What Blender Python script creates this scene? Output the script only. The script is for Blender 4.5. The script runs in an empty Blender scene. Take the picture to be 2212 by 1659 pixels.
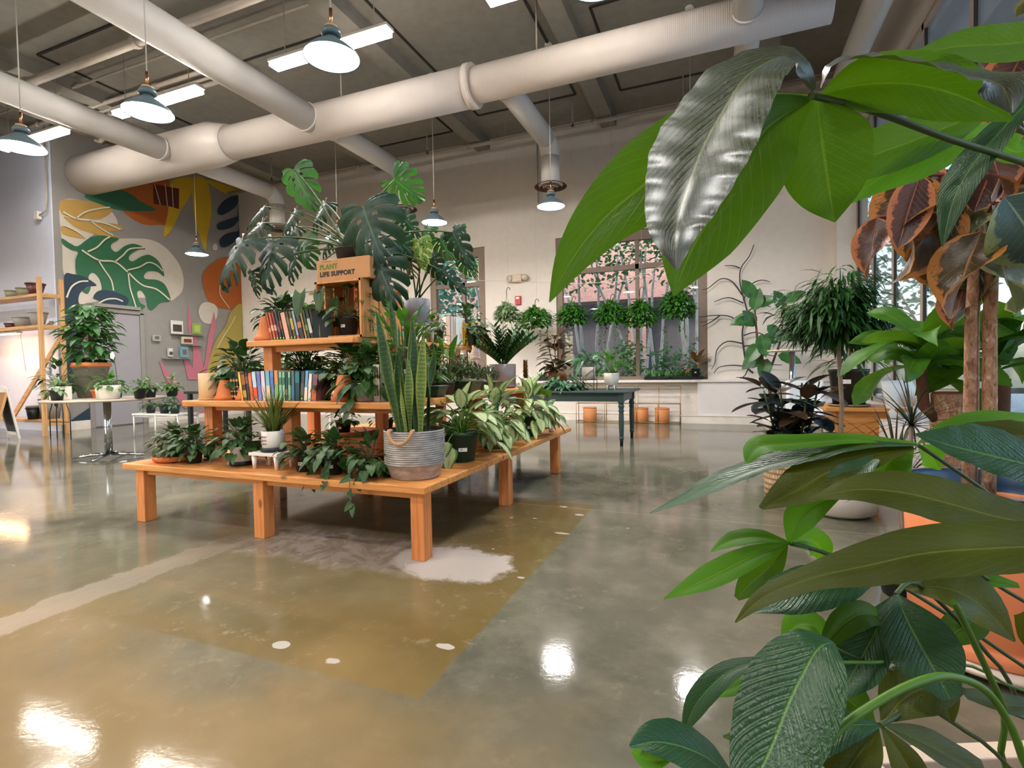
import bpy, bmesh, math, random
from math import sin, cos, pi, radians, sqrt
from mathutils import Vector as V, Matrix, noise
ML = [[[[0.1,0.719,1.417],[0.043,0.703,1.405],[-0.019,0.684,1.376],[-0.079,0.666,1.331],[-0.132,0.65,1.288],[-0.174,0.639,1.236],[-0.202,0.633,1.184]],[0.006,0.04,0.085,0.1,0.075,0.043,0.002],0,[0.096,-0.974,-0.208],0.18],[[[0.1,0.697,1.415],[0.087,0.683,1.434],[0.065,0.665,1.444],[0.027,0.639,1.418],[0.004,0.619,1.379],[-0.017,0.6,1.335],[-0.029,0.584,1.297],[-0.04,0.569,1.255],[-0.043,0.557,1.23],[-0.041,0.547,1.196]],[0.007,0.029,0.052,0.087,0.098,0.108,0.095,0.07,0.045,0.002],2,[-0.016,-0.852,0.524],0.1],[[[0.102,0.72,1.415],[0.073,0.704,1.397],[0.045,0.688,1.371],[0.017,0.672,1.327],[-0.009,0.656,1.278],[-0.034,0.641,1.229],[-0.051,0.629,1.181]],[0.006,0.05,0.093,0.109,0.097,0.07,0.002],0,[-0.03,-0.979,-0.2],0.18],[[[0.107,0.722,1.415],[0.112,0.725,1.374],[0.118,0.729,1.331],[0.123,0.733,1.298],[0.128,0.736,1.271]],[0.006,0.089,0.092,0.061,0.002],0,[-0.154,-0.954,-0.258],0.18],[[[0.111,0.723,1.42],[0.148,0.728,1.425],[0.2,0.738,1.421],[0.25,0.747,1.402],[0.301,0.755,1.367]],[0.004,0.055,0.065,0.058,0.003],0,[-0.258,-0.942,-0.214],0.18],[[[0.108,0.701,1.418],[0.118,0.691,1.436],[0.153,0.691,1.436],[0.201,0.695,1.42],[0.241,0.696,1.399],[0.266,0.691,1.382],[0.27,0.677,1.347]],[0.007,0.051,0.066,0.068,0.067,0.053,0.003],2,[-0.134,-0.478,0.868],0.1],[[[0.364,0.805,1.472],[0.313,0.792,1.469],[0.26,0.778,1.471],[0.207,0.763,1.464]],[0.037,0.043,0.033,0.002],0,[-0.341,-0.934,-0.105],0.18],[[[0.333,0.878,1.431],[0.28,0.865,1.411],[0.226,0.851,1.391],[0.17,0.837,1.375],[0.113,0.822,1.362],[0.067,0.811,1.349]],[0.006,0.05,0.064,0.062,0.036,0.003],0,[-0.228,-0.97,-0.082],0.18],[[[0.366,0.913,1.421],[0.304,0.892,1.398],[0.248,0.874,1.376],[0.202,0.861,1.353],[0.159,0.848,1.319]],[0.006,0.039,0.059,0.046,0.003],1,[-0.279,-0.959,-0.053],0.18],[[[0.372,0.873,1.439],[0.312,0.846,1.37],[0.276,0.83,1.312],[0.26,0.821,1.246]],[0.017,0.039,0.036,0.002],4,[-0.297,-0.821,0.488],0.18],[[[0.418,0.955,1.406],[0.386,0.948,1.39],[0.359,0.945,1.406],[0.332,0.941,1.393]],[0.023,0.041,0.033,0.002],1,[-0.351,-0.89,0.289],0.18],[[[0.271,0.947,0.978],[0.188,0.919,0.985],[0.104,0.89,0.98],[0.052,0.875,0.974],[0.035,0.872,0.95]],[0.007,0.029,0.043,0.048,0.008],1,[-0.06,-0.416,0.907],0.18],[[[0.264,0.922,0.979],[0.185,0.905,0.977],[0.117,0.891,0.961],[0.053,0.879,0.942],[-0.014,0.866,0.912],[-0.062,0.86,0.886],[-0.109,0.855,0.863]],[0.007,0.04,0.061,0.055,0.056,0.031,0.004],4,[-0.016,-0.228,0.974],0.18],[[[0.26,0.921,0.975],[0.199,0.891,0.965],[0.142,0.861,0.944],[0.098,0.838,0.919],[0.05,0.812,0.896]],[0.007,0.048,0.069,0.06,0.008],3,[-0.105,-0.603,0.791],0.18],[[[0.264,0.944,0.97],[0.231,0.93,0.95],[0.216,0.923,0.919]],[0.007,0.063,0.017],1,[-0.229,-0.9,0.37],0.18],[[[0.201,0.875,0.964],[0.165,0.849,0.941],[0.139,0.827,0.921]],[0.017,0.048,0.02],4,[-0.08,-0.404,0.911],0.18],[[[0.397,0.868,0.957],[0.333,0.857,0.974],[0.283,0.851,0.988],[0.241,0.849,1.003]],[0.085,0.116,0.074,0.004],4,[-0.181,-0.494,0.851],0.18],[[[0.446,0.974,0.986],[0.385,0.965,0.992],[0.316,0.951,0.988],[0.277,0.949,0.98]],[0.074,0.069,0.044,0.004],3,[-0.148,-0.4,0.905],0.18],[[[0.485,1.099,1.005],[0.402,1.051,1.003],[0.335,1.009,0.992],[0.28,0.972,0.975]],[0.024,0.062,0.044,0.004],1,[-0.183,-0.503,0.845],0.18],[[[0.28,0.972,0.97],[0.3,0.99,0.954],[0.318,1.007,0.93]],[0.005,0.037,0.003],1,[-0.27,-0.894,0.356],0.18],[[[0.361,0.787,0.906],[0.302,0.776,0.916],[0.252,0.769,0.93],[0.204,0.763,0.941],[0.155,0.756,0.943],[0.103,0.748,0.929]],[0.036,0.052,0.059,0.054,0.035,0.002],3,[-0.235,-0.784,0.574],0.18],[[[0.331,0.72,0.904],[0.271,0.705,0.899],[0.205,0.687,0.892],[0.146,0.672,0.876],[0.095,0.66,0.861],[0.043,0.647,0.836],[0.013,0.643,0.804]],[0.052,0.058,0.058,0.048,0.03,0.02,0.002],3,[-0.182,-0.782,0.596],0.18],[[[0.094,0.892,0.826],[0.109,0.893,0.865],[0.134,0.896,0.889],[0.164,0.901,0.901]],[0.006,0.045,0.039,0.005],1,[-0.106,-0.757,0.645],0.18],[[[0.094,0.892,0.826],[0.053,0.89,0.831],[0.013,0.888,0.822],[-0.018,0.889,0.8]],[0.006,0.03,0.032,0.003],1,[-0.019,-0.473,0.881],0.18],[[[0.094,0.892,0.826],[0.038,0.855,0.809],[-0.02,0.816,0.785],[-0.08,0.777,0.761]],[0.005,0.035,0.037,0.002],1,[-0.007,-0.717,0.697],0.18],[[[0.092,0.891,0.824],[0.069,0.888,0.79],[0.039,0.883,0.758],[0.02,0.881,0.733]],[0.004,0.038,0.036,0.009],0,[-0.053,-0.85,0.524],0.18],[[[0.094,0.892,0.824],[0.12,0.917,0.826],[0.142,0.94,0.81],[0.149,0.956,0.785]],[0.007,0.043,0.041,0.013],1,[-0.124,-0.913,0.389],0.18],[[[0.181,0.777,0.828],[0.127,0.74,0.826],[0.072,0.703,0.816],[0.031,0.672,0.806]],[0.004,0.06,0.057,0.004],4,[-0.076,-0.536,0.841],0.18],[[[0.197,0.761,0.815],[0.206,0.742,0.787],[0.221,0.726,0.754],[0.234,0.708,0.724]],[0.006,0.064,0.07,0.016],4,[-0.203,-0.697,0.688],0.18],[[[0.2,0.784,0.803],[0.177,0.759,0.769],[0.15,0.732,0.731],[0.127,0.708,0.703]],[0.004,0.04,0.054,0.011],4,[-0.153,-0.698,0.699],0.18],[[[0.227,0.837,0.796],[0.265,0.838,0.803],[0.304,0.839,0.789],[0.343,0.839,0.744]],[0.004,0.055,0.064,0.003],3,[-0.205,-0.604,0.77],0.18],[[[0.237,0.863,0.807],[0.292,0.907,0.804],[0.356,0.953,0.77]],[0.004,0.032,0.004],3,[-0.202,-0.621,0.758],0.18],[[[0.243,0.887,0.814],[0.306,0.934,0.809],[0.367,0.979,0.78]],[0.004,0.028,0.004],1,[-0.205,-0.627,0.752],0.18],[[[0.267,0.851,0.715],[0.293,0.876,0.727],[0.322,0.903,0.735],[0.353,0.929,0.741]],[0.004,0.039,0.04,0.004],0,[-0.255,-0.734,0.629],0.18],[[[0.354,0.845,0.782],[0.372,0.862,0.748],[0.391,0.879,0.706]],[0.024,0.036,0.012],3,[-0.336,-0.777,0.533],0.18],[[[0.39,0.945,0.78],[0.352,0.941,0.785],[0.328,0.942,0.775]],[0.008,0.024,0.002],1,[-0.231,-0.612,0.757],0.18],[[[0.102,0.593,0.822],[0.086,0.576,0.821],[0.069,0.558,0.799],[0.055,0.541,0.777],[0.042,0.524,0.751],[0.026,0.506,0.723],[0.017,0.491,0.703]],[0.004,0.052,0.08,0.084,0.076,0.047,0.002],4,[-0.053,-0.505,0.862],0.1],[[[0.046,0.613,0.786],[0.003,0.609,0.761],[-0.028,0.61,0.72],[-0.044,0.616,0.675]],[0.002,0.024,0.025,0.002],4,[0.006,-0.621,0.783],0.18],[[[0.037,0.63,0.751],[0.011,0.629,0.735],[-0.009,0.632,0.72]],[0.011,0.017,0.005],1,[-0.013,-0.628,0.778],0.18],[[[0.012,0.595,0.652],[-0.015,0.574,0.685],[-0.042,0.553,0.706],[-0.067,0.533,0.718],[-0.087,0.514,0.721]],[0.007,0.04,0.051,0.037,0.005],4,[0.031,-0.433,0.901],0.18],[[[-0.052,0.538,0.7],[-0.07,0.52,0.708],[-0.084,0.505,0.724]],[0.005,0.019,0.004],1,[0.098,-0.746,0.659],0.18],[[[0.196,0.781,0.772],[0.164,0.754,0.789],[0.135,0.728,0.782],[0.11,0.703,0.762]],[0.003,0.033,0.032,0.01],0,[-0.152,-0.747,0.647],0.18],[[[0.121,0.75,0.744],[0.11,0.76,0.761],[0.089,0.766,0.755],[0.074,0.773,0.726]],[0.006,0.031,0.036,0.003],1,[-0.096,-0.742,0.663],0.18],[[[0.167,0.701,0.683],[0.13,0.68,0.687],[0.09,0.656,0.681],[0.056,0.634,0.661]],[0.004,0.039,0.056,0.034],4,[-0.064,-0.385,0.921],0.18],[[[0.164,0.7,0.681],[0.143,0.67,0.669],[0.116,0.637,0.65]],[0.003,0.04,0.046],3,[-0.11,-0.523,0.845],0.18],[[[0.169,0.702,0.681],[0.188,0.698,0.651],[0.204,0.693,0.622]],[0.003,0.034,0.032],3,[-0.158,-0.591,0.791],0.18],[[[0.173,0.704,0.682],[0.221,0.723,0.657],[0.28,0.745,0.62]],[0.004,0.041,0.038],3,[-0.141,-0.453,0.88],0.18],[[[0.167,0.723,0.672],[0.146,0.736,0.683],[0.121,0.748,0.694]],[0.003,0.047,0.03],0,[-0.136,-0.694,0.707],0.18],[[[0.175,0.726,0.672],[0.212,0.763,0.692],[0.271,0.809,0.696]],[0.004,0.062,0.031],3,[-0.18,-0.627,0.758],0.18],[[[0.237,0.816,0.696],[0.258,0.814,0.672],[0.268,0.806,0.643]],[0.038,0.043,0.006],3,[-0.218,-0.696,0.684],0.18],[[[0.055,0.678,0.674],[0.029,0.678,0.651],[-0.001,0.676,0.644]],[0.017,0.023,0.002],0,[-0.027,-0.666,0.745],0.18],[[[0.298,0.862,0.653],[0.35,0.892,0.633],[0.402,0.924,0.619]],[0.016,0.032,0.024],3,[-0.215,-0.548,0.809],0.18]]
ST = [[[[0.097,0.696,1.409],[0.111,0.714,1.412],[0.177,0.754,1.399],[0.259,0.799,1.372],[0.35,0.848,1.346],[0.459,0.903,1.308]],0.004,0],[[[0.271,0.947,0.977],[0.356,1.001,0.915],[0.44,1.054,0.851],[0.581,1.13,0.753]],0.003,0],[[[0.094,0.892,0.826],[0.138,0.914,0.811],[0.226,0.952,0.772],[0.327,0.995,0.704],[0.437,1.042,0.62],[0.566,1.095,0.528]],0.003,0],[[[0.203,0.785,0.806],[0.238,0.831,0.807],[0.307,0.889,0.736],[0.369,0.944,0.66],[0.474,1.016,0.557]],0.003,0],[[[0.255,0.763,0.814],[0.298,0.821,0.736],[0.35,0.882,0.633],[0.406,0.944,0.507]],0.004,1],[[[0.068,0.554,0.685],[0.099,0.579,0.735],[0.144,0.609,0.762],[0.187,0.637,0.776],[0.221,0.662,0.773],[0.257,0.686,0.752],[0.287,0.708,0.706],[0.322,0.73,0.633],[0.409,0.776,0.613]],0.004,1],[[[0.107,0.637,0.779],[0.158,0.706,0.752],[0.216,0.777,0.726],[0.308,0.861,0.693],[0.45,0.965,0.624]],0.002,1],[[[0.167,0.701,0.683],[0.235,0.786,0.666],[0.324,0.877,0.585],[0.461,0.987,0.483]],0.003,0],[[[0.11,0.682,0.777],[0.182,0.766,0.719],[0.29,0.865,0.661],[0.462,0.99,0.571]],0.002,0],[[[0.329,0.922,0.804],[0.413,0.986,0.744],[0.553,1.072,0.656]],0.003,0],[[[0.343,0.904,1.441],[0.417,0.987,1.419],[0.556,1.095,1.352]],0.003,0]]
MO = [[[-3.082,3.175,2.681],[-2.907,3.181,2.339],0.331,0.15,1,0],[[-2.325,3.423,2.57],[-2.178,3.532,2.427],0.356,-0.5,1,0],[[-2.423,3.159,2.298],[-2.203,3.072,1.853],0.581,0.35,0,0],[[-2.306,3.141,1.921],[-2.126,3.094,1.546],0.44,0.2,0,0],[[-1.864,3.487,2.131],[-1.717,3.536,1.809],0.208,0.1,0,0],[[-1.964,3.492,1.854],[-1.747,3.573,1.629],0.133,0.1,0,0],[[-3.105,2.985,2.091],[-3.122,2.86,1.737],0.423,0.2,0,0],[[-3.052,3.224,2.138],[-2.949,3.151,1.92],0.306,-0.5,1,0],[[-3.275,2.863,2.082],[-3.377,2.704,1.754],0.397,0.3,0,0],[[-3.331,3.12,2.413],[-3.494,3.049,2.241],0.131,0.3,0,0],[[-3.427,3.186,2.311],[-3.587,3.117,2.172],0.261,0.2,0,0],[[-2.99,3.421,2.475],[-3.11,3.366,2.266],0.249,0.3,0,0],[[-3.101,3.212,2.376],[-3.231,3.153,2.178],0.182,0.3,0,0],[[-2.814,3.433,2.307],[-3.006,3.404,2.135],0.224,0.4,0,0],[[-2.359,3.503,2.125],[-2.261,3.647,1.998],0.255,0.3,0,0],[[-3.178,3.279,2.09],[-3.256,3.24,1.822],0.239,0.2,0,0],[[-2.33,3.619,1.999],[-2.404,3.693,1.868],0.261,0.1,0,0],[[-3.341,2.992,1.888],[-3.319,2.994,1.671],0.156,0.1,0,0],[[-3.221,3.584,2.017],[-3.278,3.665,1.886],0.176,0.1,0,0],[[-2.38,3.609,2.336],[-2.305,3.796,2.184],0.217,0.5,0,0],[[-3.291,3.403,2.318],[-3.435,3.341,2.205],0.232,0.3,0,0],[[-3.004,3.517,2.274],[-3.149,3.506,2.055],0.217,0.3,0,0],[[-2.252,3.813,2.029],[-2.145,3.85,1.833],0.209,0.2,0,0]]
AL = [[[-2.24,3.605,2.135],[-2.184,3.567,1.903],0.236,0.2,2,0],[[-2.213,3.728,2.264],[-2.298,3.688,2.085],0.189,0.3,1,0],[[-2.012,3.864,2.282],[-2.02,3.857,2.167],0.153,0.4,1,0],[[-2.154,3.803,2.189],[-2.067,3.833,2.015],0.229,0.2,1,0],[[-2.375,3.66,2.162],[-2.446,3.623,1.898],0.189,0.3,1,0],[[-1.978,3.869,2.013],[-1.872,3.907,1.859],0.184,0.2,1,0]]
RU = [[[0.618,2.156,1.733],[0.527,2.08,1.501],0.18,0.2,0,0],[[0.605,2.096,1.711],[0.526,2.025,1.473],0.111,0.2,1,0],[[0.487,2.099,1.588],[0.449,2.045,1.378],0.11,0.2,1,0],[[0.767,2.322,1.669],[0.56,2.198,1.391],0.201,0.2,0,0],[[0.765,2.101,1.51],[0.657,2.017,1.243],0.188,0.2,0,0],[[0.848,2.242,1.504],[0.904,2.225,1.264],0.209,0.2,2,0],[[0.85,2.404,1.472],[0.904,2.388,1.316],0.144,0.2,3,0],[[0.783,2.003,1.588],[0.894,2.008,1.372],0.202,0.2,3,0],[[0.973,2.311,2.092],[0.835,2.207,1.598],0.19,0.2,1,0],[[0.921,2.236,2.11],[0.792,2.144,1.845],0.148,0.2,1,0],[[0.77,2.056,1.739],[0.798,2.03,1.586],0.121,0.2,1,0],[[0.733,2.363,1.668],[0.729,2.323,1.482],0.132,0.2,3,0],[[0.777,2.435,1.709],[0.906,2.452,1.62],0.127,0.2,0,0],[[0.847,2.454,1.395],[0.789,2.393,1.22],0.118,0.2,1,0],[[0.643,2.223,1.807],[0.648,2.187,1.619],0.109,0.2,1,0],[[0.956,2.353,1.929],[0.825,2.263,1.794],0.117,0.2,1,0],[[0.862,2.52,1.599],[0.703,2.42,1.476],0.152,0.2,0,0],[[0.977,2.568,1.632],[0.871,2.488,1.469],0.13,0.2,2,0],[[1.041,2.426,1.458],[0.976,2.36,1.218],0.161,0.2,2,0],[[0.788,2.388,1.777],[0.611,2.281,1.676],0.124,0.2,0,0],[[0.927,2.345,2.058],[0.797,2.263,2.132],0.117,0.2,1,0],[[0.569,2.245,1.738],[0.517,2.185,1.538],0.14,0.2,0,0],[[0.71,2.354,1.694],[0.637,2.284,1.444],0.173,0.2,0,0],[[0.813,2.341,1.66],[0.79,2.293,1.461],0.153,0.2,2,0],[[0.729,2.464,1.494],[0.79,2.451,1.33],0.13,0.2,0,0],[[0.901,2.212,1.596],[0.853,2.155,1.405],0.166,0.2,0,0],[[0.896,2.325,1.819],[0.798,2.247,1.614],0.156,0.2,1,0],[[0.672,2.345,1.914],[0.574,2.27,1.791],0.103,0.2,0,0]]
MU = [["cream",[[6.477,4.62],[6.868,4.781],[7.315,4.76],[7.521,4.586],[7.501,4.376],[7.064,4.121],[6.834,3.824],[6.699,3.603],[6.685,3.215],[6.487,3.183],[6.478,3.796]],1],["cream",[[6.723,3.704],[6.969,3.951],[7.29,4.059],[7.726,4.183],[8.247,4.272],[8.631,4.147],[8.941,3.809],[9.034,3.479],[8.993,3.183],[8.821,2.989],[8.643,2.897],[7.985,2.888],[7.242,2.748],[6.749,2.642],[6.702,3.121]],1],["orange",[[7.475,5.29],[8.466,5.77],[8.749,5.807],[8.714,4.841],[8.425,4.657],[8.126,4.596],[7.869,4.651],[7.65,4.789],[7.512,4.994]],1],["tan",[[6.489,4.671],[6.868,4.781],[7.317,4.811],[7.455,4.735],[7.213,4.481],[6.854,4.389],[6.643,4.382],[6.48,4.41]],1],["tan",[[6.518,4.349],[6.725,4.355],[7.028,4.359],[7.492,4.451],[7.659,4.362],[7.296,4.225],[7.627,4.173],[7.2,4.127],[6.932,4.139],[6.719,4.185]],1],["tan",[[6.481,4.151],[6.676,4.139],[6.841,4.02],[6.883,3.981],[6.546,3.977],[6.477,4.032]],1],["green",[[6.904,4.877],[7.211,5.081],[7.568,5.229],[7.864,5.203],[8.065,5.103],[8.41,5.005],[8.005,4.867],[7.6,4.775],[7.224,4.797]],1],["yellow",[[8.838,5.836],[9.361,6.065],[9.281,5.601],[9.02,5.149],[8.826,4.728],[8.613,4.424],[8.574,4.526],[8.691,5.003],[8.735,5.409]],1],["yellow",[[9.361,6.065],[9.751,6.133],[9.864,5.562],[9.811,5.031],[9.714,4.674],[9.65,4.298],[9.5,4.655],[9.386,5.013],[9.341,5.531]],1],["yellow",[[9.751,6.133],[10.235,6.229],[10.671,6.209],[10.838,6.115],[10.514,5.986],[10.155,5.986]],1],["brown",[[8.363,5.599],[8.995,5.687],[8.976,5.18],[8.727,5.182],[8.36,5.134]],0],["navy",[[10.836,6.066],[10.806,5.766],[10.738,5.489],[10.886,5.332],[10.777,4.981],[10.621,4.881],[10.71,5.223],[10.661,5.436],[10.714,5.836],[10.739,6.005]],1],["navy",[[10.778,6.033],[10.615,5.712],[10.312,5.439],[10.096,5.334],[10.048,5.461],[10.216,5.725],[10.513,5.954]],1],["navy",[[10.738,5.472],[10.52,5.144],[10.188,4.963],[10.029,4.947],[10.035,5.087],[10.269,5.239]],1],["navy",[[10.702,5.028],[10.541,4.734],[10.242,4.512],[10.083,4.51],[10.09,4.698],[10.328,4.908]],1],["cream",[[9.864,4.464],[9.928,4.539],[9.996,4.507],[9.999,4.415],[9.922,4.365],[9.861,4.387]],1],["orange",[[10.017,4.156],[10.377,4.271],[10.75,4.261],[10.932,3.967],[10.906,3.272],[10.775,2.897],[10.324,2.852],[9.935,2.875],[9.67,3.03],[9.551,3.377],[9.581,3.743]],1],["cream",[[9.396,2.7],[9.501,2.92],[9.701,2.973],[9.902,2.903],[9.947,2.722],[9.853,2.497],[9.68,2.408],[9.484,2.468]],1],["green",[[6.472,3.901],[6.623,3.827],[6.748,3.806],[6.972,4.026],[7.177,4.122],[7.362,4.139],[7.553,4.131],[7.404,3.996],[7.389,3.89],[7.494,3.835],[7.67,4.001],[7.849,4.091],[8.028,4.076],[8.118,4.02],[7.973,3.984],[7.789,3.841],[7.747,3.728],[7.834,3.692],[8.019,3.833],[8.207,3.91],[8.395,3.823],[8.5,3.647],[8.535,3.458],[8.385,3.545],[8.167,3.522],[8.07,3.412],[8.107,3.336],[8.378,3.35],[8.57,3.239],[8.672,2.9],[8.442,2.832],[8.242,2.639],[8.135,2.662],[8.091,2.901],[7.991,3.05],[7.898,2.984],[7.955,2.777],[8.07,2.682],[7.765,2.492],[7.62,2.609],[7.382,2.713],[7.152,2.788],[6.951,2.813],[6.801,2.892],[6.935,2.984],[7.093,3.056],[6.986,3.189],[6.894,3.077],[6.706,3.218],[6.695,3.506],[6.744,3.684],[6.619,3.707],[6.478,3.796]],1],["cream",[[6.92,3.179],[6.967,3.273],[7.034,3.284],[7.121,3.185],[7.164,2.991],[7.109,2.858],[6.993,2.769],[6.79,2.598],[6.718,2.663],[6.756,2.838],[6.885,2.83],[6.957,2.987]],1],["navy",[[6.486,3.159],[6.642,3.208],[6.854,3.181],[7.07,3.04],[6.891,2.978],[6.756,2.838],[6.711,2.638],[6.739,2.349],[6.757,1.667],[6.777,1.03],[6.441,1.038],[6.477,2.612]],1],["navy",[[6.993,2.769],[7.112,2.934],[7.367,2.955],[7.703,2.841],[7.62,2.609],[7.497,2.571],[7.45,1.946],[7.395,1.428],[7.277,1.119],[7.134,1.021],[7.185,2.439],[7.148,2.687]],1],["navy",[[6.515,0.217],[7.048,0.544],[6.969,0.223],[6.787,0.092],[6.573,0.085],[6.516,0.144]],1],["pink",[[9.119,2.864],[9.17,2.561],[9.279,2.126],[9.391,1.683],[9.501,1.142],[9.332,0.965],[9.049,0.972],[8.92,1.614],[9.185,1.265],[9.202,1.738],[9.099,2.321]],0],["pink",[[9.827,2.741],[9.885,2.438],[9.764,1.938],[9.604,1.263],[9.655,0.834],[9.36,0.844],[9.529,1.445],[9.634,2.055]],0],["pink",[[8.337,1.463],[8.579,1.154],[8.858,0.745],[9.085,0.264],[8.902,0.278],[8.677,0.638],[8.461,1.043]],0],["pink",[[8.989,0.154],[10.225,0.178],[10.22,0.051],[9.66,0.052],[9.66,0.036],[8.985,0.052]],0],["ochre",[[10.628,3.044],[10.754,2.83],[10.684,2.498],[10.688,2.107],[10.683,1.454],[10.37,1.131],[9.969,0.98],[9.561,0.989],[9.684,1.599],[9.905,2.068],[10.163,2.396],[10.321,2.757]],1]]
MLN = [["line",[[6.809,3.734],[7.112,3.584],[7.438,3.606],[7.699,3.431],[7.996,3.185],[8.342,3.124],[8.644,2.911]],0.022],["line",[[6.917,3.724],[7.099,3.855],[7.243,4.036],[7.362,4.139]],0.018],["line",[[7.438,3.606],[7.613,3.781],[7.768,3.956],[8.08,4.047]],0.018],["line",[[7.701,3.471],[7.958,3.581],[8.174,3.727],[8.363,3.693],[8.497,3.577]],0.018],["line",[[7.112,3.584],[7.22,3.402],[7.352,3.195],[7.391,2.971]],0.018],["line",[[7.712,3.433],[7.737,3.095],[7.803,2.84],[7.86,2.634]],0.018],["line",[[6.501,2.71],[6.591,2.936],[6.743,3.067],[6.906,3.103]],0.02],["line",[[7.079,2.654],[7.243,2.761],[7.432,2.796],[7.576,2.756]],0.018],["line",[[10.027,3.475],[10.018,3.226],[10.186,2.996],[10.289,2.88]],0.012],["line",[[6.501,4.439],[6.726,4.367],[6.985,4.398],[7.302,4.403],[7.585,4.345]],0.02],["line",[[6.726,4.367],[6.903,4.548],[7.175,4.696],[7.385,4.78]],0.016],["line",[[6.985,4.398],[7.116,4.307],[7.296,4.225],[7.435,4.181]],0.016],["line",[[6.492,4.177],[6.675,4.127],[6.842,4.045]],0.016],["line",[[8.377,5.604],[8.499,5.145]],0.01],["line",[[8.631,5.685],[8.669,5.165]],0.01],["line",[[8.804,5.712],[8.813,5.178]],0.01],["line",[[9.859,1.757],[10.082,2.108],[10.347,2.472],[10.465,2.674]],0.012]]
# ------------------------------------------------------------------ basics
EXPOSURE = 0.55; SKY = 0.62
S = bpy.context.scene
COL = S.collection
rnd = random.Random(7)

def hx(h, a=1.0):
    h = h.lstrip('#')
    c = [int(h[i:i+2], 16)/255 for i in (0, 2, 4)]
    return tuple((x/12.92 if x <= .04045 else ((x+.055)/1.055)**2.4) for x in c) + (a,)

class NT:
    def __init__(s, name):
        s.m = bpy.data.materials.new(name); s.m.use_nodes = True
        s.t = s.m.node_tree; s.n = s.t.nodes; s.l = s.t.links
        s.b = s.n['Principled BSDF']; s.out = s.n['Material Output']
    def add(s, typ, **k):
        nd = s.n.new(typ)
        for a, v in k.items():
            if a.startswith('i_'): nd.inputs[a[2:].replace('_', ' ')].default_value = v
            elif a.startswith('n'): nd.inputs[int(a[1:])].default_value = v
            else: setattr(nd, a, v)
        return nd
    def link(s, a, b): s.l.new(a, b)
    def math(s, op, a, b=None, clamp=False):
        nd = s.n.new('ShaderNodeMath'); nd.operation = op; nd.use_clamp = clamp
        for i, x in enumerate((a, b)):
            if x is None: continue
            if isinstance(x, (int, float)): nd.inputs[i].default_value = x
            else: s.l.new(x, nd.inputs[i])
        return nd.outputs[0]
    def ramp(s, fac, stops):
        nd = s.n.new('ShaderNodeValToRGB'); s.l.new(fac, nd.inputs[0]); e = nd.color_ramp.elements
        while len(e) < len(stops): e.new(.5)
        for q, (p, c) in zip(e, stops): q.position = p; q.color = c if len(c) == 4 else tuple(c)+(1,)
        return nd.outputs[0]
    def mix(s, fac, a, b):
        nd = s.n.new('ShaderNodeMix'); nd.data_type = 'RGBA'
        for i, x in ((0, fac), (6, a), (7, b)):
            if isinstance(x, (int, float, tuple)): nd.inputs[i].default_value = x
            else: s.l.new(x, nd.inputs[i])
        return nd.outputs[2]
    def coord(s, kind='Object', scale=(1, 1, 1), loc=(0, 0, 0)):
        tc = s.n.new('ShaderNodeTexCoord'); mp = s.n.new('ShaderNodeMapping')
        mp.inputs['Scale'].default_value = scale; mp.inputs['Location'].default_value = loc
        s.l.new(tc.outputs[kind], mp.inputs[0]); return mp.outputs[0]
    def noise(s, vec, scale, detail=3, rough=.5, dist=0):
        nd = s.add('ShaderNodeTexNoise'); nd.inputs['Scale'].default_value = scale; nd.inputs['Detail'].default_value = detail
        nd.inputs['Roughness'].default_value = rough; nd.inputs['Distortion'].default_value = dist
        if vec is not None: s.l.new(vec, nd.inputs['Vector'])
        return nd.outputs['Fac']
    def bump(s, h, st=.2, d=.01):
        nd = s.add('ShaderNodeBump'); nd.inputs['Strength'].default_value = st; nd.inputs['Distance'].default_value = d
        s.l.new(h, nd.inputs['Height']); s.l.new(nd.outputs[0], s.b.inputs['Normal'])

def plain(name, col, rough=.5, metal=0.0, spec=.5, bumpy=0, bscale=60, vary=0.06, emit=0):
    t = NT(name); c = hx(col) if isinstance(col, str) else col
    t.b.inputs['Roughness'].default_value = rough; t.b.inputs['Metallic'].default_value = metal
    t.b.inputs['Specular IOR Level'].default_value = spec
    n = t.noise(t.coord(), 7, 3)
    lo = tuple(x*(1-vary) for x in c[:3])+(1,); hi = tuple(min(1, x*(1+vary)) for x in c[:3])+(1,)
    t.link(t.ramp(n, [(.3, lo), (.7, hi)]), t.b.inputs['Base Color'])
    if bumpy: t.bump(t.noise(t.coord(), bscale, 4), bumpy, .004)
    if emit:
        t.b.inputs['Emission Color'].default_value = c; t.b.inputs['Emission Strength'].default_value = emit
    return t.m

_cache = {}
def P(col, rough=.5, **k):
    key = (col, rough, tuple(sorted(k.items())))
    if key not in _cache: _cache[key] = plain('finish_'+col.strip('#')+str(int(rough*100)), col, rough, **k)
    return _cache[key]

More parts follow.
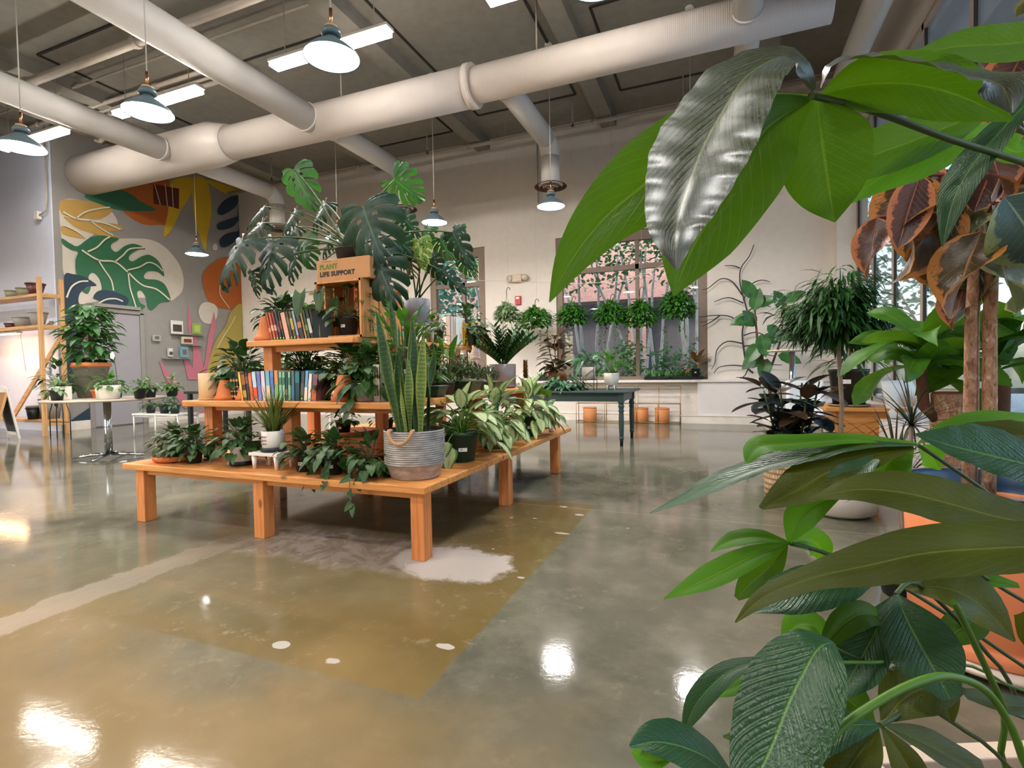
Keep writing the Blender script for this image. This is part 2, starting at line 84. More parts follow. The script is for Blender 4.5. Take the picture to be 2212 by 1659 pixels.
def wood(name, a, b, axis=0, rough=.45, knots=True, ring=1.0):
    t = NT(name); sc = [14, 14, 14]; sc[axis] = .9
    co = t.coord('Object', tuple(sc))
    n1 = t.noise(co, 1.6*ring, 5, .6, 1.2)
    n2 = t.noise(t.coord('Object', tuple(x*5 for x in sc)), 1.5, 3)
    f = t.math('ADD', t.math('MULTIPLY', n1, .8), t.math('MULTIPLY', n2, .25))
    c = t.ramp(f, [(.32, hx(b)), (.55, hx(a)), (.8, tuple(min(1, x*1.15) for x in hx(a)[:3])+(1,))])
    if knots:
        sk = [3.2, 3.2, 3.2]; sk[axis] = 1.6
        vo = t.add('ShaderNodeTexVoronoi'); vo.inputs['Scale'].default_value = 1.5
        t.link(t.coord('Object', tuple(sk)), vo.inputs['Vector'])
        k = t.ramp(vo.outputs['Distance'], [(.05, (1, 1, 1, 1)), (.10, (0, 0, 0, 1))])
        c = t.mix(t.math('MULTIPLY', k, .75), c, tuple(x*.25 for x in hx(b)[:3])+(1,))
    t.link(c, t.b.inputs['Base Color']); t.b.inputs['Roughness'].default_value = rough
    t.bump(n2, .15, .003)
    return t.m

def leafmat(name, col, vein, dark=None, rough=.35, trans=.25, veins=16, vs=.5, tcol=None, edge=None, varieg=None, vfrac=.5, band=None, crinkle=.25, rib=0, coat=0, vsc=(7, 2.2, 1)):
    t = NT(name)
    uv = t.add('ShaderNodeTexCoord').outputs['UV']
    sp = t.add('ShaderNodeSeparateXYZ'); t.link(uv, sp.inputs[0])
    a = t.math('ABSOLUTE', t.math('SUBTRACT', sp.outputs[0], .5))
    mid = t.ramp(a, [(.006, (1, 1, 1, 1)), (.022, (0, 0, 0, 1))])
    ph = t.math('SINE', t.math('MULTIPLY', t.math('SUBTRACT', sp.outputs[1], t.math('MULTIPLY', a, .55)), veins*6.283))
    side = t.ramp(ph, [(.90, (0, 0, 0, 1)), (1.0, (1, 1, 1, 1))])
    n = t.noise(t.coord('Object'), 9, 3)
    c1 = hx(col); c0 = hx(dark) if dark else tuple(x*.6 for x in c1[:3])+(1,)
    c = t.ramp(n, [(.3, c0), (.68, c1)])
    if varieg:
        vn = t.noise(t.coord('UV', vsc), 2.3, 4, .65, .8)
        geo = t.add('ShaderNodeObjectInfo')
        f = t.ramp(vn, [(1-vfrac-.04, (0, 0, 0, 1)), (1-vfrac+.04, (1, 1, 1, 1))])
        c = t.mix(f, c, hx(varieg))
    if edge:
        en = t.noise(t.coord('UV', (3, 5, 1)), 3, 3)
        ef = t.ramp(t.math('ADD', a, t.math('MULTIPLY', t.math('SUBTRACT', en, .5), .35)), [(.33, (0, 0, 0, 1)), (.39, (1, 1, 1, 1))])
        c = t.mix(ef, c, hx(edge))
    if band:
        w = t.math('SINE', t.math('MULTIPLY', t.math('ADD', sp.outputs[1], t.math('MULTIPLY', t.noise(t.coord('UV', (6, 30, 1)), 1.5, 3), .05)), 150))
        c = t.mix(t.ramp(w, [(.45, (0, 0, 0, 1)), (.62, (.7, .7, .7, 1))]), c, hx(band))
    c = t.mix(t.math('MULTIPLY', side, vs*.5), c, hx(vein)); c = t.mix(t.math('MULTIPLY', mid, vs+.3, True), c, hx(vein))
    t.link(c, t.b.inputs['Base Color']); t.b.inputs['Roughness'].default_value = rough; t.b.inputs['Specular IOR Level'].default_value = .38
    h = t.math('ADD', t.math('MULTIPLY', side, -.5), t.math('ADD', t.math('MULTIPLY', mid, -1), t.noise(t.coord('UV', (5, 9, 1)), 5, 3)))
    if rib:
        pil = t.math('MULTIPLY', t.math('ABSOLUTE', ph), rib); wr = t.math('MULTIPLY', t.noise(t.coord('UV', (2.5, 26, 1)), 2.2, 4, .6, .6), rib*1.6)
        h = t.math('ADD', h, t.math('ADD', pil, wr))
    t.bump(h, crinkle, .004 if not rib else .012)
    if coat:
        t.b.inputs['Coat Weight'].default_value = coat; t.b.inputs['Coat Roughness'].default_value = .28; t.b.inputs['Specular IOR Level'].default_value = 1.0
    if trans:
        tr = t.add('ShaderNodeBsdfTranslucent'); mx = t.add('ShaderNodeMixShader'); mx.inputs[0].default_value = trans
        if tcol: t.link(t.mix(.75, c, hx(tcol)), tr.inputs[0])
        else: t.link(c, tr.inputs[0])
        t.link(t.b.outputs[0], mx.inputs[1]); t.link(tr.outputs[0], mx.inputs[2]); t.link(mx.outputs[0], t.out.inputs[0])
    return t.m

# ------------------------------------------------------------------ mesh builder
class MB:
    def __init__(s): s.v = []; s.f = []; s.mi = []; s.uv = []; s.sm = []
    def quad_grid(s, P_, uvs=None, mi=0, smooth=True, close=False):
        """P_ rows of points"""
        b = len(s.v); nr = len(P_); nc = len(P_[0])
        for r in P_: s.v.extend([tuple(p) for p in r])
        for i in range(nr-1):
            for j in range(nc if close else nc-1):
                k = (j+1) % nc
                ids = (b+i*nc+j, b+i*nc+k, b+(i+1)*nc+k, b+(i+1)*nc+j)
                s.f.append(ids); s.mi.append(mi); s.sm.append(smooth)
                if uvs: s.uv.append([uvs[i][j], uvs[i][k], uvs[i+1][k], uvs[i+1][j]])
                else: s.uv.append([(j/nc, i/nr)]*4)
        return b
    def poly(s, pts, mi=0, smooth=False):
        b = len(s.v); s.v.extend([tuple(p) for p in pts]); s.f.append(tuple(range(b, b+len(pts)))); s.mi.append(mi); s.sm.append(smooth); s.uv.append([(0, 0)]*len(pts))
    def box(s, c, d, mi=0, rot=None, taper=None, bev=0):
        x, y, z = [q/2 for q in d]; b = []
        for sz in (-1, 1):
            t = 1 if (taper is None or sz > 0) else taper
            for sx, sy in ((-1, -1), (1, -1), (1, 1), (-1, 1)): b.append(V((sx*x*t, sy*y*t, sz*z)))
        if rot is not None:
            R = rot if isinstance(rot, Matrix) else Matrix.Rotation(rot, 3, 'Z')
            b = [R @ p for p in b]
        b = [p+V(c) for p in b]; k = len(s.v); s.v.extend([tuple(p) for p in b])
        for f in ((0, 3, 2, 1), (4, 5, 6, 7), (0, 1, 5, 4), (1, 2, 6, 5), (2, 3, 7, 6), (3, 0, 4, 7)):
            s.f.append(tuple(k+i for i in f)); s.mi.append(mi); s.sm.append(False); s.uv.append([(0, 0), (1, 0), (1, 1), (0, 1)])
        return s
    def tube(s, pts, r, seg=8, mi=0, cap=True):
        pts = [V(p) for p in pts]; n = len(pts)
        rs = r if isinstance(r, (list, tuple)) else [r]*n
        rows = []; prev = None
        for i, p in enumerate(pts):
            t = (pts[min(i+1, n-1)]-pts[max(i-1, 0)])
            if t.length < 1e-9: t = V((0, 0, 1))
            t.normalize()
            if prev is None:
                a = t.cross(V((0, 0, 1)));
                if a.length < .1: a = t.cross(V((1, 0, 0)))
            else: a = prev - t*prev.dot(t)
            if a.length < 1e-6: a = t.orthogonal()
            a.normalize(); prev = a; bb = t.cross(a)
            rows.append([p+(a*cos(2*pi*j/seg)+bb*sin(2*pi*j/seg))*rs[i] for j in range(seg)])
        b = s.quad_grid(rows, None, mi, True, True)
        if cap:
            s.f.append(tuple(b+j for j in range(seg))[::-1]); s.mi.append(mi); s.sm.append(False); s.uv.append([(0, 0)]*seg)
            s.f.append(tuple(b+(n-1)*seg+j for j in range(seg))); s.mi.append(mi); s.sm.append(False); s.uv.append([(0, 0)]*seg)
        return s
    def lathe(s, prof, c=(0, 0, 0), seg=28, mi=0, smooth=True, sx=1, sy=1):
        c = V(c); rows = [[c+V((r*cos(2*pi*j/seg)*sx, r*sin(2*pi*j/seg)*sy, z)) for j in range(seg)] for r, z in prof]
        uvs = [[(j/seg, i/max(1, len(prof)-1)) for j in range(seg)] for i in range(len(prof))]
        b = s.quad_grid(rows, uvs, mi, smooth, True); n = len(prof)
        if n > 3 and prof[0][0] > 1e-5 and prof[-1][0] > 1e-5:
            for j in range(seg):
                k = (j+1) % seg; s.f.append((b+(n-1)*seg+j, b+(n-1)*seg+k, b+k, b+j)); s.mi.append(mi); s.sm.append(smooth); s.uv.append([(0, 0)]*4)
            return s
        for end, rr in ((0, prof[0][0]), (n-1, prof[-1][0])):
            if rr > 1e-5:
                ids = tuple(b+end*seg+j for j in range(seg)); s.f.append(ids if end else ids[::-1]); s.mi.append(mi); s.sm.append(False); s.uv.append([(0, 0)]*seg)
        return s
    def build(s, name, mats, parent=None, loc=None, bevel=0, solid=0, auto=True):
        me = bpy.data.meshes.new(name); me.from_pydata(s.v, [], s.f)
        if not isinstance(mats, (list, tuple)): mats = [mats]
        for m in mats: me.materials.append(m)
        me.polygons.foreach_set('material_index', s.mi); me.polygons.foreach_set('use_smooth', s.sm)
        ul = me.uv_layers.new(name='UVMap'); fl = []
        for u in s.uv:
            for q in u: fl.extend(q)
        ul.data.foreach_set('uv', fl); me.update()
        o = bpy.data.objects.new(name, me); COL.objects.link(o)
        if parent: o.parent = parent
        if loc is not None: o.location = loc
        if bevel:
            md = o.modifiers.new('edge', 'BEVEL'); md.width = bevel; md.segments = 2; md.limit_method = 'ANGLE'; md.angle_limit = .8
        if solid:
            md = o.modifiers.new('thick', 'SOLIDIFY'); md.thickness = solid
        return o

LABELS = set()
def tag(o, label, cat, group=None, kind=None):
    o['label'] = label; o['category'] = cat
    if group: o['group'] = group
    if kind: o['kind'] = kind
    return o
def T(name, label, cat, loc=(0, 0, 0), rz=0, group=None):
    o = bpy.data.objects.new(name, None); COL.objects.link(o); o.location = loc; o.rotation_euler = (0, 0, rz); o.empty_display_size = .1
    return tag(o, label, cat, group)
def struct(o, label=None):
    o['kind'] = 'structure'
    if label: o['label'] = label
    return o
def dup(root, loc, rz=None, label=None, group=None):
    r = root.copy(); COL.objects.link(r); r.location = loc
    if rz is not None: r.rotation_euler = (0, 0, rz)
    if label: r['label'] = label
    if group: r['group'] = group
    for ch in list(root.children):
        c = ch.copy(); COL.objects.link(c); c.parent = r
        for g in list(ch.children):
            d = g.copy(); COL.objects.link(d); d.parent = c
    return r

# ------------------------------------------------------------------ leaves
SH = {
 'ovate': lambda v: (sin(pi*v**.75))**.8 if 0 < v < 1 else 0,
 'lance': lambda v: (sin(pi*v**.9))**1.1 if 0 < v < 1 else 0,
 'heart': lambda v: (.62+.55*v*2.2 if v < .2 else .862*((1-v)/.8)**.85*(1+.35*(v-.2))),
 'strap': lambda v: (min(1, .55+v*2.2) if v < .7 else (max(0, (1-v)/.3))**.7),
 'grass': lambda v: max(0, 1-v)**.5*.9+.1*(v < .99),
 'ellip': lambda v: (sin(pi*v**.9))**.62 if 0 < v < .97 else .02,
 'sword': lambda v: (.38+.62*min(1, v*2.2)) if v < .6 else (max(0, (1-v)/.4))**.6,
 'round': lambda v: sqrt(max(0, 1-(2*v-1)**2)),
}
def leaf(mb, b, d, n, L, W, shape='ovate', droop=.3, fold=.15, nu=2, nv=5, mi=0, twist=0, lobe=0, wav=0):
    b = V(b); d = V(d).normalized(); n = V(n); s = d.cross(n)
    if s.length < .05: s = d.orthogonal()
    s.normalize(); n = s.cross(d).normalized()
    f = SH[shape]; p = b.copy(); rows = []; uvs = []; st = L/nv
    dd = d.copy()
    for i in range(nv+1):
        v = i/nv; w = max(f(v)*W*.5, 0.0004)
        q = twist*v; ss = s*cos(q)+n*sin(q); nn = n*cos(q)-s*sin(q)
        row = []; uv = []
        for j in range(-nu, nu+1):
            u = j/nu
            pt = p+ss*(u*w)+nn*(abs(u)*fold*w*1.6-(.35*fold*w*u*u if nu > 1 else 0))
            if lobe: pt = pt - dd*(lobe*W*abs(u)**1.5*max(0, 1-v*1.6)**2)
            if wav: pt = pt+nn*(wav*W*sin(v*14+j*1.3)*abs(u))
            row.append(pt); uv.append((u*.5+.5, v))
        rows.append(row); uvs.append(uv)
        if droop:
            dd = (dd+V((0, 0, -1))*(droop/nv)); dd.normalize(); s2 = dd.cross(nn)
            if s2.length > .05: s = s2.normalized() if s2.dot(s) > 0 else -s2.normalized()
            n = s.cross(dd).normalized()
        p = p+dd*st
    mb.quad_grid(rows, uvs, mi)

def monstera_leaf(mb, b, tip, W, tilt=.2, mi=0, roll=0, view=(0, -1, .25), fingers=7, slit=.30, hole=True):
    """heart blade with deep side slits; b is where the petiole joins"""
    b = V(b); tip = V(tip); d = tip-b; L = d.length; d.normalize()
    n = V(view); n = (n-d*n.dot(d)).normalized(); n = (n+V((0, 0, 1))*tilt); n = (n-d*n.dot(d)).normalized()
    s = d.cross(n).normalized()
    ns = fingers*4; nt = 6; hw = W*.5
    for side in (-1, 1):
        rows = []; uvs = []
        for i in range(ns+1):
            q = i/ns
            ang = radians(150-138*q**.85)           # lateral vein direction measured from the tip direction
            m = .02+.98*max(0, (q-.18)/.82)**1.1     # where the vein leaves the midrib
            Wd = hw*(1.05*(1-q)**.42 if q > .3 else .72+.6*q)*1.02+.12*L*q*(1-q)
            k = (i % 4); Wd *= (.90, 1, .98, .86)[k] if i < ns else .5
            row = []; uv = []
            for j in range(nt+1):
                t = j/nt; a2 = ang-.5*t*(.6+.4*q)
                off = d*cos(a2)*Wd*t+s*side*sin(a2)*Wd*t
                z = -.16*W*t*t+.05*W*sin(q*9+side)*t+.03*W*t*(1 if k < 2 else -1)
                pt = b+d*(m*L*.94)+off+n*(z-.10*L*m*m)
                row.append(pt); uv.append((.5+.5*side*t, q))
            rows.append(row); uvs.append(uv)
        base = len(mb.v)
        for r in rows: mb.v.extend([tuple(p) for p in r])
        for i in range(ns):
            for j in range(nt):
                if i % 4 == 3 and j/nt >= slit and i < ns-2: continue
                if hole and i % 4 == 1 and j == 1 and 4 < i < ns-6 and (i//4) % 2 == 0: continue
                a = base+i*(nt+1)+j
                mb.f.append((a, a+1, a+nt+2, a+nt+1)); mb.mi.append(mi); mb.sm.append(True)
                mb.uv.append([uvs[i][j], uvs[i][j+1], uvs[i+1][j+1], uvs[i+1][j]])

def ribbon_leaf(mb, pts, W, face=(0, -1, .2), fold=.18, nu=5, mi=0, wav=.02):
    """long leaflet along a curved midrib; W full widths along it, face = the way its upper side looks"""
    pts = [V(p) for p in pts]; n = len(pts); m = n*4; C = []; WW = []
    for k in range(m+1):
        t = k/m*(n-1); i = min(int(t), n-2); f = t-i
        p0, p1, p2, p3 = pts[max(i-1, 0)], pts[i], pts[i+1], pts[min(i+2, n-1)]
        C.append(.5*((2*p1)+(p2-p0)*f+(2*p0-5*p1+4*p2-p3)*f*f+(3*p1-p0-3*p2+p3)*f**3))
        w0, w1, w2, w3 = W[max(i-1, 0)], W[i], W[i+1], W[min(i+2, n-1)]
        ww = .5*((2*w1)+(w2-w0)*f+(2*w0-5*w1+4*w2-w3)*f*f+(3*w1-w0-3*w2+w3)*f**3)
        WW.append(max(.0008, ww))
    vw = V(face).normalized(); rows = []; uvs = []
    for k, p in enumerate(C):
        d = (C[min(k+1, m)]-C[max(k-1, 0)]).normalized()
        nn = vw-d*vw.dot(d); nn = nn.normalized() if nn.length > .1 else d.orthogonal().normalized()
        s = d.cross(nn).normalized(); w = WW[k]*.5
        row = []; uv = []
        for j in range(-nu, nu+1):
            u = j/nu
            hgt = fold*w*(abs(u)*1.5-.9*u*u)*1.6+wav*WW[k]*sin(k*1.9+(0 if u > 0 else 1.4))*abs(u)**1.2
            row.append(p+s*u*w+nn*hgt); uv.append((u*.5+.5, k/m))
        rows.append(row); uvs.append(uv)
    mb.quad_grid(rows, uvs, mi)

def rdir(r, el0, el1, az=None):
    a = r.uniform(0, 2*pi) if az is None else az; e = radians(r.uniform(el0, el1))
    return V((cos(a)*cos(e), sin(a)*cos(e), sin(e)))
def arch(b, d, L, sag, n=6):
    b = V(b); d = V(d).normalized(); o = [b.copy()]; p = b.copy(); dd = d.copy()
    for i in range(n):
        p = p+dd*(L/n); o.append(p.copy()); dd = (dd+V((0, 0, -sag/n))).normalized()
    return o, dd

# ------------------------------------------------------------------ materials
M = {}
M['wood_x'] = wood('stained_fir_lengthwise', '#dd9450', '#b06a30', 0)
M['wood_y'] = wood('stained_fir_crosswise', '#dd9450', '#b06a30', 1)
M['wood_z'] = wood('stained_fir_upright', '#dd8a4c', '#b0602c', 2)
M['pine_x'] = wood('pale_pine_x', '#c99a66', '#a3723f', 0, knots=False)
M['pine_y'] = wood('pale_pine_y', '#c99a66', '#a3723f', 1, knots=False)
M['pine_z'] = wood('pale_pine_z', '#c99a66', '#a3723f', 2, knots=False)
M['crate'] = wood('crate_pine', '#c98a4e', '#9c5e2c', 2)
M['stool'] = wood('stool_pine', '#c4843e', '#935520', 0)
M['copper'] = plain('copper', '#c98a63', .25, 1.0)
M['lampwood'] = plain('lamp_cap_wood', '#c9a27a', .5)
M['shade'] = plain('shade_enamel', '#5d6f78', .35)
M['cord'] = plain('white_cord', '#cfc8bd', .6)
M['white'] = plain('white_ceramic', '#e6ddd3', .3)
M['whitemetal'] = plain('white_metal', '#dcdad4', .4)
M['black'] = plain('black_plastic', '#17191b', .45)
M['dkgreenpot'] = plain('green_nursery_plastic', '#16382f', .4)
M['soil'] = plain('potting_soil', '#2a1d15', .95, bumpy=.8, bscale=90, vary=.4)
M['terracotta'] = plain('terracotta', '#cf7440', .75, bumpy=.1, bscale=40, vary=.1)
M['terra_bright'] = plain('orange_planter_resin', '#e8895a', .45, vary=.03)
M['chrome'] = plain('chrome', '#c9cdd2', .12, 1.0)
M['greypot'] = plain('grey_stoneware', '#7d7c80', .4)
M['taupepot'] = plain('taupe_stoneware', '#7d7270', .3)
M['beigepot'] = wood('blond_veneer_pot', '#d3ad80', '#c39a6a', 2, knots=False, ring=.5)
M['tabledark'] = plain('dark_green_painted_wood', '#2f4443', .45)
M['brass'] = plain('brass_wire', '#b08d5c', .35, .8)
M['card'] = plain('kraft_cardboard', '#c08a5e', .85)
M['label'] = plain('label_paper', '#e6e4de', .6)
M['ink'] = plain('ink_dark', '#2b2722', .7)
M['inkgreen'] = plain('ink_green', '#5d7a34', .7)
M['stem'] = plain('green_stem', '#48700f', .45)
M['stemdark'] = plain('dark_stem', '#38491a', .5)
M['bark'] = plain('grey_bark', '#8a7766', .85, bumpy=.6, bscale=40, vary=.25)
t_ = NT('flaky_bark'); n_ = t_.noise(t_.coord('Object', (1, 1, .45)), 55, 5, .7, .8); n2_ = t_.noise(t_.coord('Object', (1, 1, .3)), 16, 3)
c_ = t_.ramp(n_, [(.36, hx('#6a4632')), (.48, hx('#a87e62')), (.58, hx('#b99478')), (.68, hx('#ddd0c4'))])
t_.link(t_.mix(t_.math('MULTIPLY', n2_, .5), c_, hx('#a06a4a')), t_.b.inputs['Base Color']); t_.b.inputs['Roughness'].default_value = .85; t_.bump(n_, .8, .006); M['bark_flaky'] = t_.m
M['barkdark'] = plain('brown_bark', '#5a3a24', .9, bumpy=.6, bscale=40, vary=.25)
M['sticker'] = plain('green_sticker', '#7fd24a', .6)
# leaves
M['L_lime'] = leafmat('leaf_money_green', '#436a0c', '#86a034', '#335606', .42, .48, 15, .3, '#64920c')
M['L_lime2'] = leafmat('leaf_money_young', '#568f1c', '#9ab84a', '#457a14', .42, .45, 13, .3, '#6fae1c')
M['L_gloss'] = leafmat('leaf_money_glossy_top', '#4a5028', '#a4a855', '#353c1c', .30, .05, 13, .35, '#5a7a20', crinkle=.9, rib=.6, coat=.8)
M['L_olive'] = leafmat('leaf_money_olive', '#4a550e', '#82862c', '#383f08', .42, .32, 14, .25, '#6c700a')
M['L_dark'] = leafmat('leaf_money_dark', '#274a2c', '#6a9440', '#1c3a20', .30, .12, 12, .3, '#4a7a20', crinkle=.22, rib=.35)
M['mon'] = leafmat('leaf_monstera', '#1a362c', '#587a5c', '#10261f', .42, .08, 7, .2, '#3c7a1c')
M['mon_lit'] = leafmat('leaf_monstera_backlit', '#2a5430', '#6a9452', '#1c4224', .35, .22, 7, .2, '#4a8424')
M['mon_var'] = leafmat('leaf_monstera_variegated', '#5c8a3a', '#c9cf7a', '#3f6e2a', .35, .35, 7, .3, '#a8c04a', varieg='#c9d07a', vfrac=.42)
M['philo'] = leafmat('leaf_philodendron', '#3b5c26', '#6c8a4a', '#1d3a1c', .32, .12, 6, .15)
M['philo2'] = leafmat('leaf_philodendron_micans', '#46592c', '#7a7a4a', '#2a3a1a', .4, .12, 6, .15)
M['pothos'] = leafmat('leaf_pothos', '#3c7426', '#7aa452', '#235216', .36, .22, 6, .15, '#62a02c')
M['pothos_pale'] = leafmat('leaf_pothos_pale', '#7d9a6a', '#b4c49a', '#56744a', .4, .25, 6, .15, varieg='#b9c4a0', vfrac=.4)
M['aglo'] = leafmat('leaf_aglaonema', '#47703a', '#3a6030', '#2a4f28', .35, .2, 9, .5, varieg='#c6d098', vfrac=.60, edge='#4f7a40', vsc=(16, 9, 1))
M['snake'] = leafmat('leaf_snake_plant', '#28481c', '#345020', '#1a3614', .4, .05, 3, .02, edge='#6a7a30', band='#3f5828')
M['dra_tips'] = leafmat('leaf_yucca', '#6d7a36', '#8a8f4a', '#4a5a26', .45, .1, 2, .1)
M['rubber'] = leafmat('leaf_rubber_burgundy', '#26322f', '#5a4a3a', '#1a2224', .2, .06, 14, .15)
M['rubber_under'] = leafmat('leaf_rubber_brown', '#5a4030', '#7a5a3a', '#3a2a20', .35, .1, 14, .15)
M['ruby1'] = leafmat('leaf_ruby_rubber', '#3f3a22', '#a8703a', '#28241a', .30, .2, 12, .35, '#9a5a20', edge='#b87c3e')
M['ruby2'] = leafmat('leaf_ruby_rubber_pink', '#4c3430', '#b06a4a', '#32262a', .3, .2, 12, .35, '#a0602a', edge='#b8714a')
M['ruby3'] = leafmat('leaf_ruby_rubber_cream', '#5c6a56', '#b8807a', '#46543c', .3, .25, 12, .4, '#9a9a50', edge='#c0b67a')
M['ruby4'] = leafmat('leaf_ruby_rubber_grey', '#3f564c', '#8a9a7a', '#2c4038', .3, .2, 12, .4, edge='#7f8a5a')
M['alii'] = leafmat('leaf_alii', '#35622a', '#5a8a3a', '#1c3d14', .32, .15, 5, .1)
M['corn'] = leafmat('leaf_corn_plant', '#4a7a22', '#8fa840', '#2c5a18', .38, .28, 3, .1, '#76a81f')
M['zz'] = leafmat('leaf_zz', '#2c6230', '#4a7a3a', '#143a1c', .2, .05, 4, .1)
M['fern'] = leafmat('leaf_fern', '#3f6e4a', '#5a8a4a', '#28503a', .35, .1, 4, .1)
M['pinkish'] = leafmat('leaf_tineke', '#6a5a4a', '#a08a6a', '#4a4038', .35, .1, 10, .3, edge='#8a7a5a')
M['croton'] = leafmat('leaf_croton', '#7a4a2a', '#c9b03a', '#4a2a1a', .35, .15, 8, .7, varieg='#9a8a2a', vfrac=.4)
M['jun'] = leafmat('leaf_juniper', '#4f6238', '#5a6a3a', '#2f4426', .6, .05, 3, 0)
M['seedling'] = leafmat('leaf_seedling', '#6aa05a', '#9ac47a', '#4a8048', .45, .2, 3, .1)
# ------------------------------------------------------------------ room shell
XL, XR, YB, YF, ZC = -17.0, 2.05, 10.71, -6.0, 6.2
XM, YM = -12.4, 6.34                      # mural wall plane, corner of the white return wall

# polished concrete
t = NT('polished_concrete')
co = t.coord('Object')
n1 = t.noise(co, .55, 5, .6, .6); n2 = t.noise(co, 3.2, 6, .65); n3 = t.noise(co, 40, 3, .6)
c = t.ramp(n1, [(.36, hx('#514f43')), (.5, hx('#625f51')), (.66, hx('#757060'))])
c = t.mix(t.ramp(n2, [(.45, (0, 0, 0, 1)), (.75, (.4, .4, .4, 1))]), c, hx('#948c78'))
sp = t.add('ShaderNodeSeparateXYZ'); t.link(co, sp.inputs[0])
X_, Y_ = sp.outputs[0], sp.outputs[1]
wob = t.math('MULTIPLY', t.math('SUBTRACT', n2, .5), .35)
wob2 = t.math('MULTIPLY', t.math('SUBTRACT', t.noise(co, 1.3, 4), .5), 1.6)
def band(v, a, b, soft, w=None):
    if w is not None: v = t.math('ADD', v, w)
    lo = t.math('DIVIDE', t.math('SUBTRACT', v, a), soft, True); hi = t.math('DIVIDE', t.math('SUBTRACT', b, v), soft, True)
    return t.math('MULTIPLY', lo, hi)
# old amber sealed slab with straight saw-cut edges on two sides
st = t.math('MULTIPLY', band(X_, -7.5, -.94, .015), band(Y_, 1.46, 4.08, .015))
fade = t.math('DIVIDE', t.math('SUBTRACT', t.math('ADD', X_, wob2), -3.9), 3.0, True)
c = t.mix(t.math('MULTIPLY', t.math('MULTIPLY', st, fade), .78), c, hx('#6e5a2e'))
st2 = t.math('MULTIPLY', band(X_, -1.86, -.94, .02), band(Y_, 1.46, 2.1, .3, wob))
c = t.mix(t.math('MULTIPLY', st2, .35), c, hx('#5f4a1c'))
st3 = t.math('MULTIPLY', band(X_, -4.5, -.3, 1.0, wob2), band(Y_, -1.5, 1.75, .5, wob2))
c = t.mix(t.math('MULTIPLY', st3, .62), c, hx('#94784c'))
# rough pale patch where an old fixture was removed, with a trench running off to the left
def blob(cx, cy, rx, ry, w, hard=.18):
    dx = t.math('DIVIDE', t.math('SUBTRACT', X_, cx), rx); dy = t.math('DIVIDE', t.math('SUBTRACT', Y_, cy), ry)
    r2 = t.math('ADD', t.math('MULTIPLY', dx, dx), t.math('MULTIPLY', dy, dy))
    return t.math('DIVIDE', t.math('SUBTRACT', 1.0, t.math('ADD', r2, t.math('MULTIPLY', t.math('SUBTRACT', n2, .5), w))), hard, True)
pale = blob(-1.42, 2.60, .38, .25, 2.4, .35)
arm = t.math('MULTIPLY', band(Y_, 2.28, 2.92, .12, wob), band(X_, -3.0, -1.3, .2, wob))
arm = t.math('MULTIPLY', arm, t.ramp(t.noise(co, 4.0, 6, .7, 1.5), [(.32, (0, 0, 0, 1)), (.62, (1, 1, 1, 1))]))
ca, sa = cos(radians(-4)), sin(radians(-4))
u_ = t.math('ADD', t.math('MULTIPLY', t.math('ADD', X_, 3.05), .574), t.math('MULTIPLY', t.math('SUBTRACT', Y_, 2.47), .0))
tr = t.math('MULTIPLY', band(X_, -3.14, -2.84, .06, wob), band(Y_, -2.5, 2.6, .2))
pinkish = hx('#b09a8c')
strk = t.ramp(t.noise(t.coord('Object', (9, .7, 1)), 2.5, 5, .7), [(.3, (.15, .15, .15, 1)), (.65, (1, 1, 1, 1))])
c = t.mix(t.math('MULTIPLY', t.math('MULTIPLY', tr, strk), .5), c, hx('#94806f'))
c = t.mix(t.math('MULTIPLY', arm, .7), c, hx('#ab9a90'))
c = t.mix(t.math('MULTIPLY', pale, .9), c, hx('#b4aaa2'))
for (bx, by, rx, ry) in ((-1.66, 1.57, .034, .024), (-1.38, 1.55, .036, .026), (-1.03, 1.79, .036, .02), (-.99, 2.53, .022, .014), (-.99, 3.31, .05, .02), (-1.17, 3.96, .045, .03), (-.99, 3.77, .035, .022), (-1.45, 3.54, .02, .01), (-1.28, 3.58, .018, .01)):
    c = t.mix(t.math('MULTIPLY', blob(bx, by, rx, ry, 5.5, .3), .85), c, hx('#b8afa6'))
n4 = t.noise(co, 11, 6, .75); n5 = t.noise(co, 1.1, 4, .6)
c = t.mix(t.math('MULTIPLY', t.ramp(n4, [(.56, (0, 0, 0, 1)), (.70, (1, 1, 1, 1))]), t.math('MULTIPLY', t.ramp(n5, [(.42, (0, 0, 0, 1)), (.62, (1, 1, 1, 1))]), .45)), c, hx('#a89c86'))
vs_ = t.add('ShaderNodeTexVoronoi'); vs_.inputs['Scale'].default_value = 2.6; t.link(co, vs_.inputs['Vector'])
c = t.mix(t.math('MULTIPLY', t.ramp(vs_.outputs['Distance'], [(.018, (1, 1, 1, 1)), (.03, (0, 0, 0, 1))]), .7), c, hx('#c4b8a4'))
jn = band(Y_, 3.93, 3.942, .004)
c = t.mix(t.math('MULTIPLY', jn, .5), c, hx('#a89f8c'))
t.link(c, t.b.inputs['Base Color'])
rg = t.math('ADD', t.math('MULTIPLY', n2, .10), .035)
rg = t.math('ADD', rg, t.math('MULTIPLY', t.math('ADD', pale, t.math('ADD', arm, tr)), .3), True)
t.link(rg, t.b.inputs['Roughness']); t.b.inputs['Specular IOR Level'].default_value = .2
t.bump(t.math('ADD', n3, t.math('MULTIPLY', n2, 2)), .025, .008)
M['floor'] = t.m

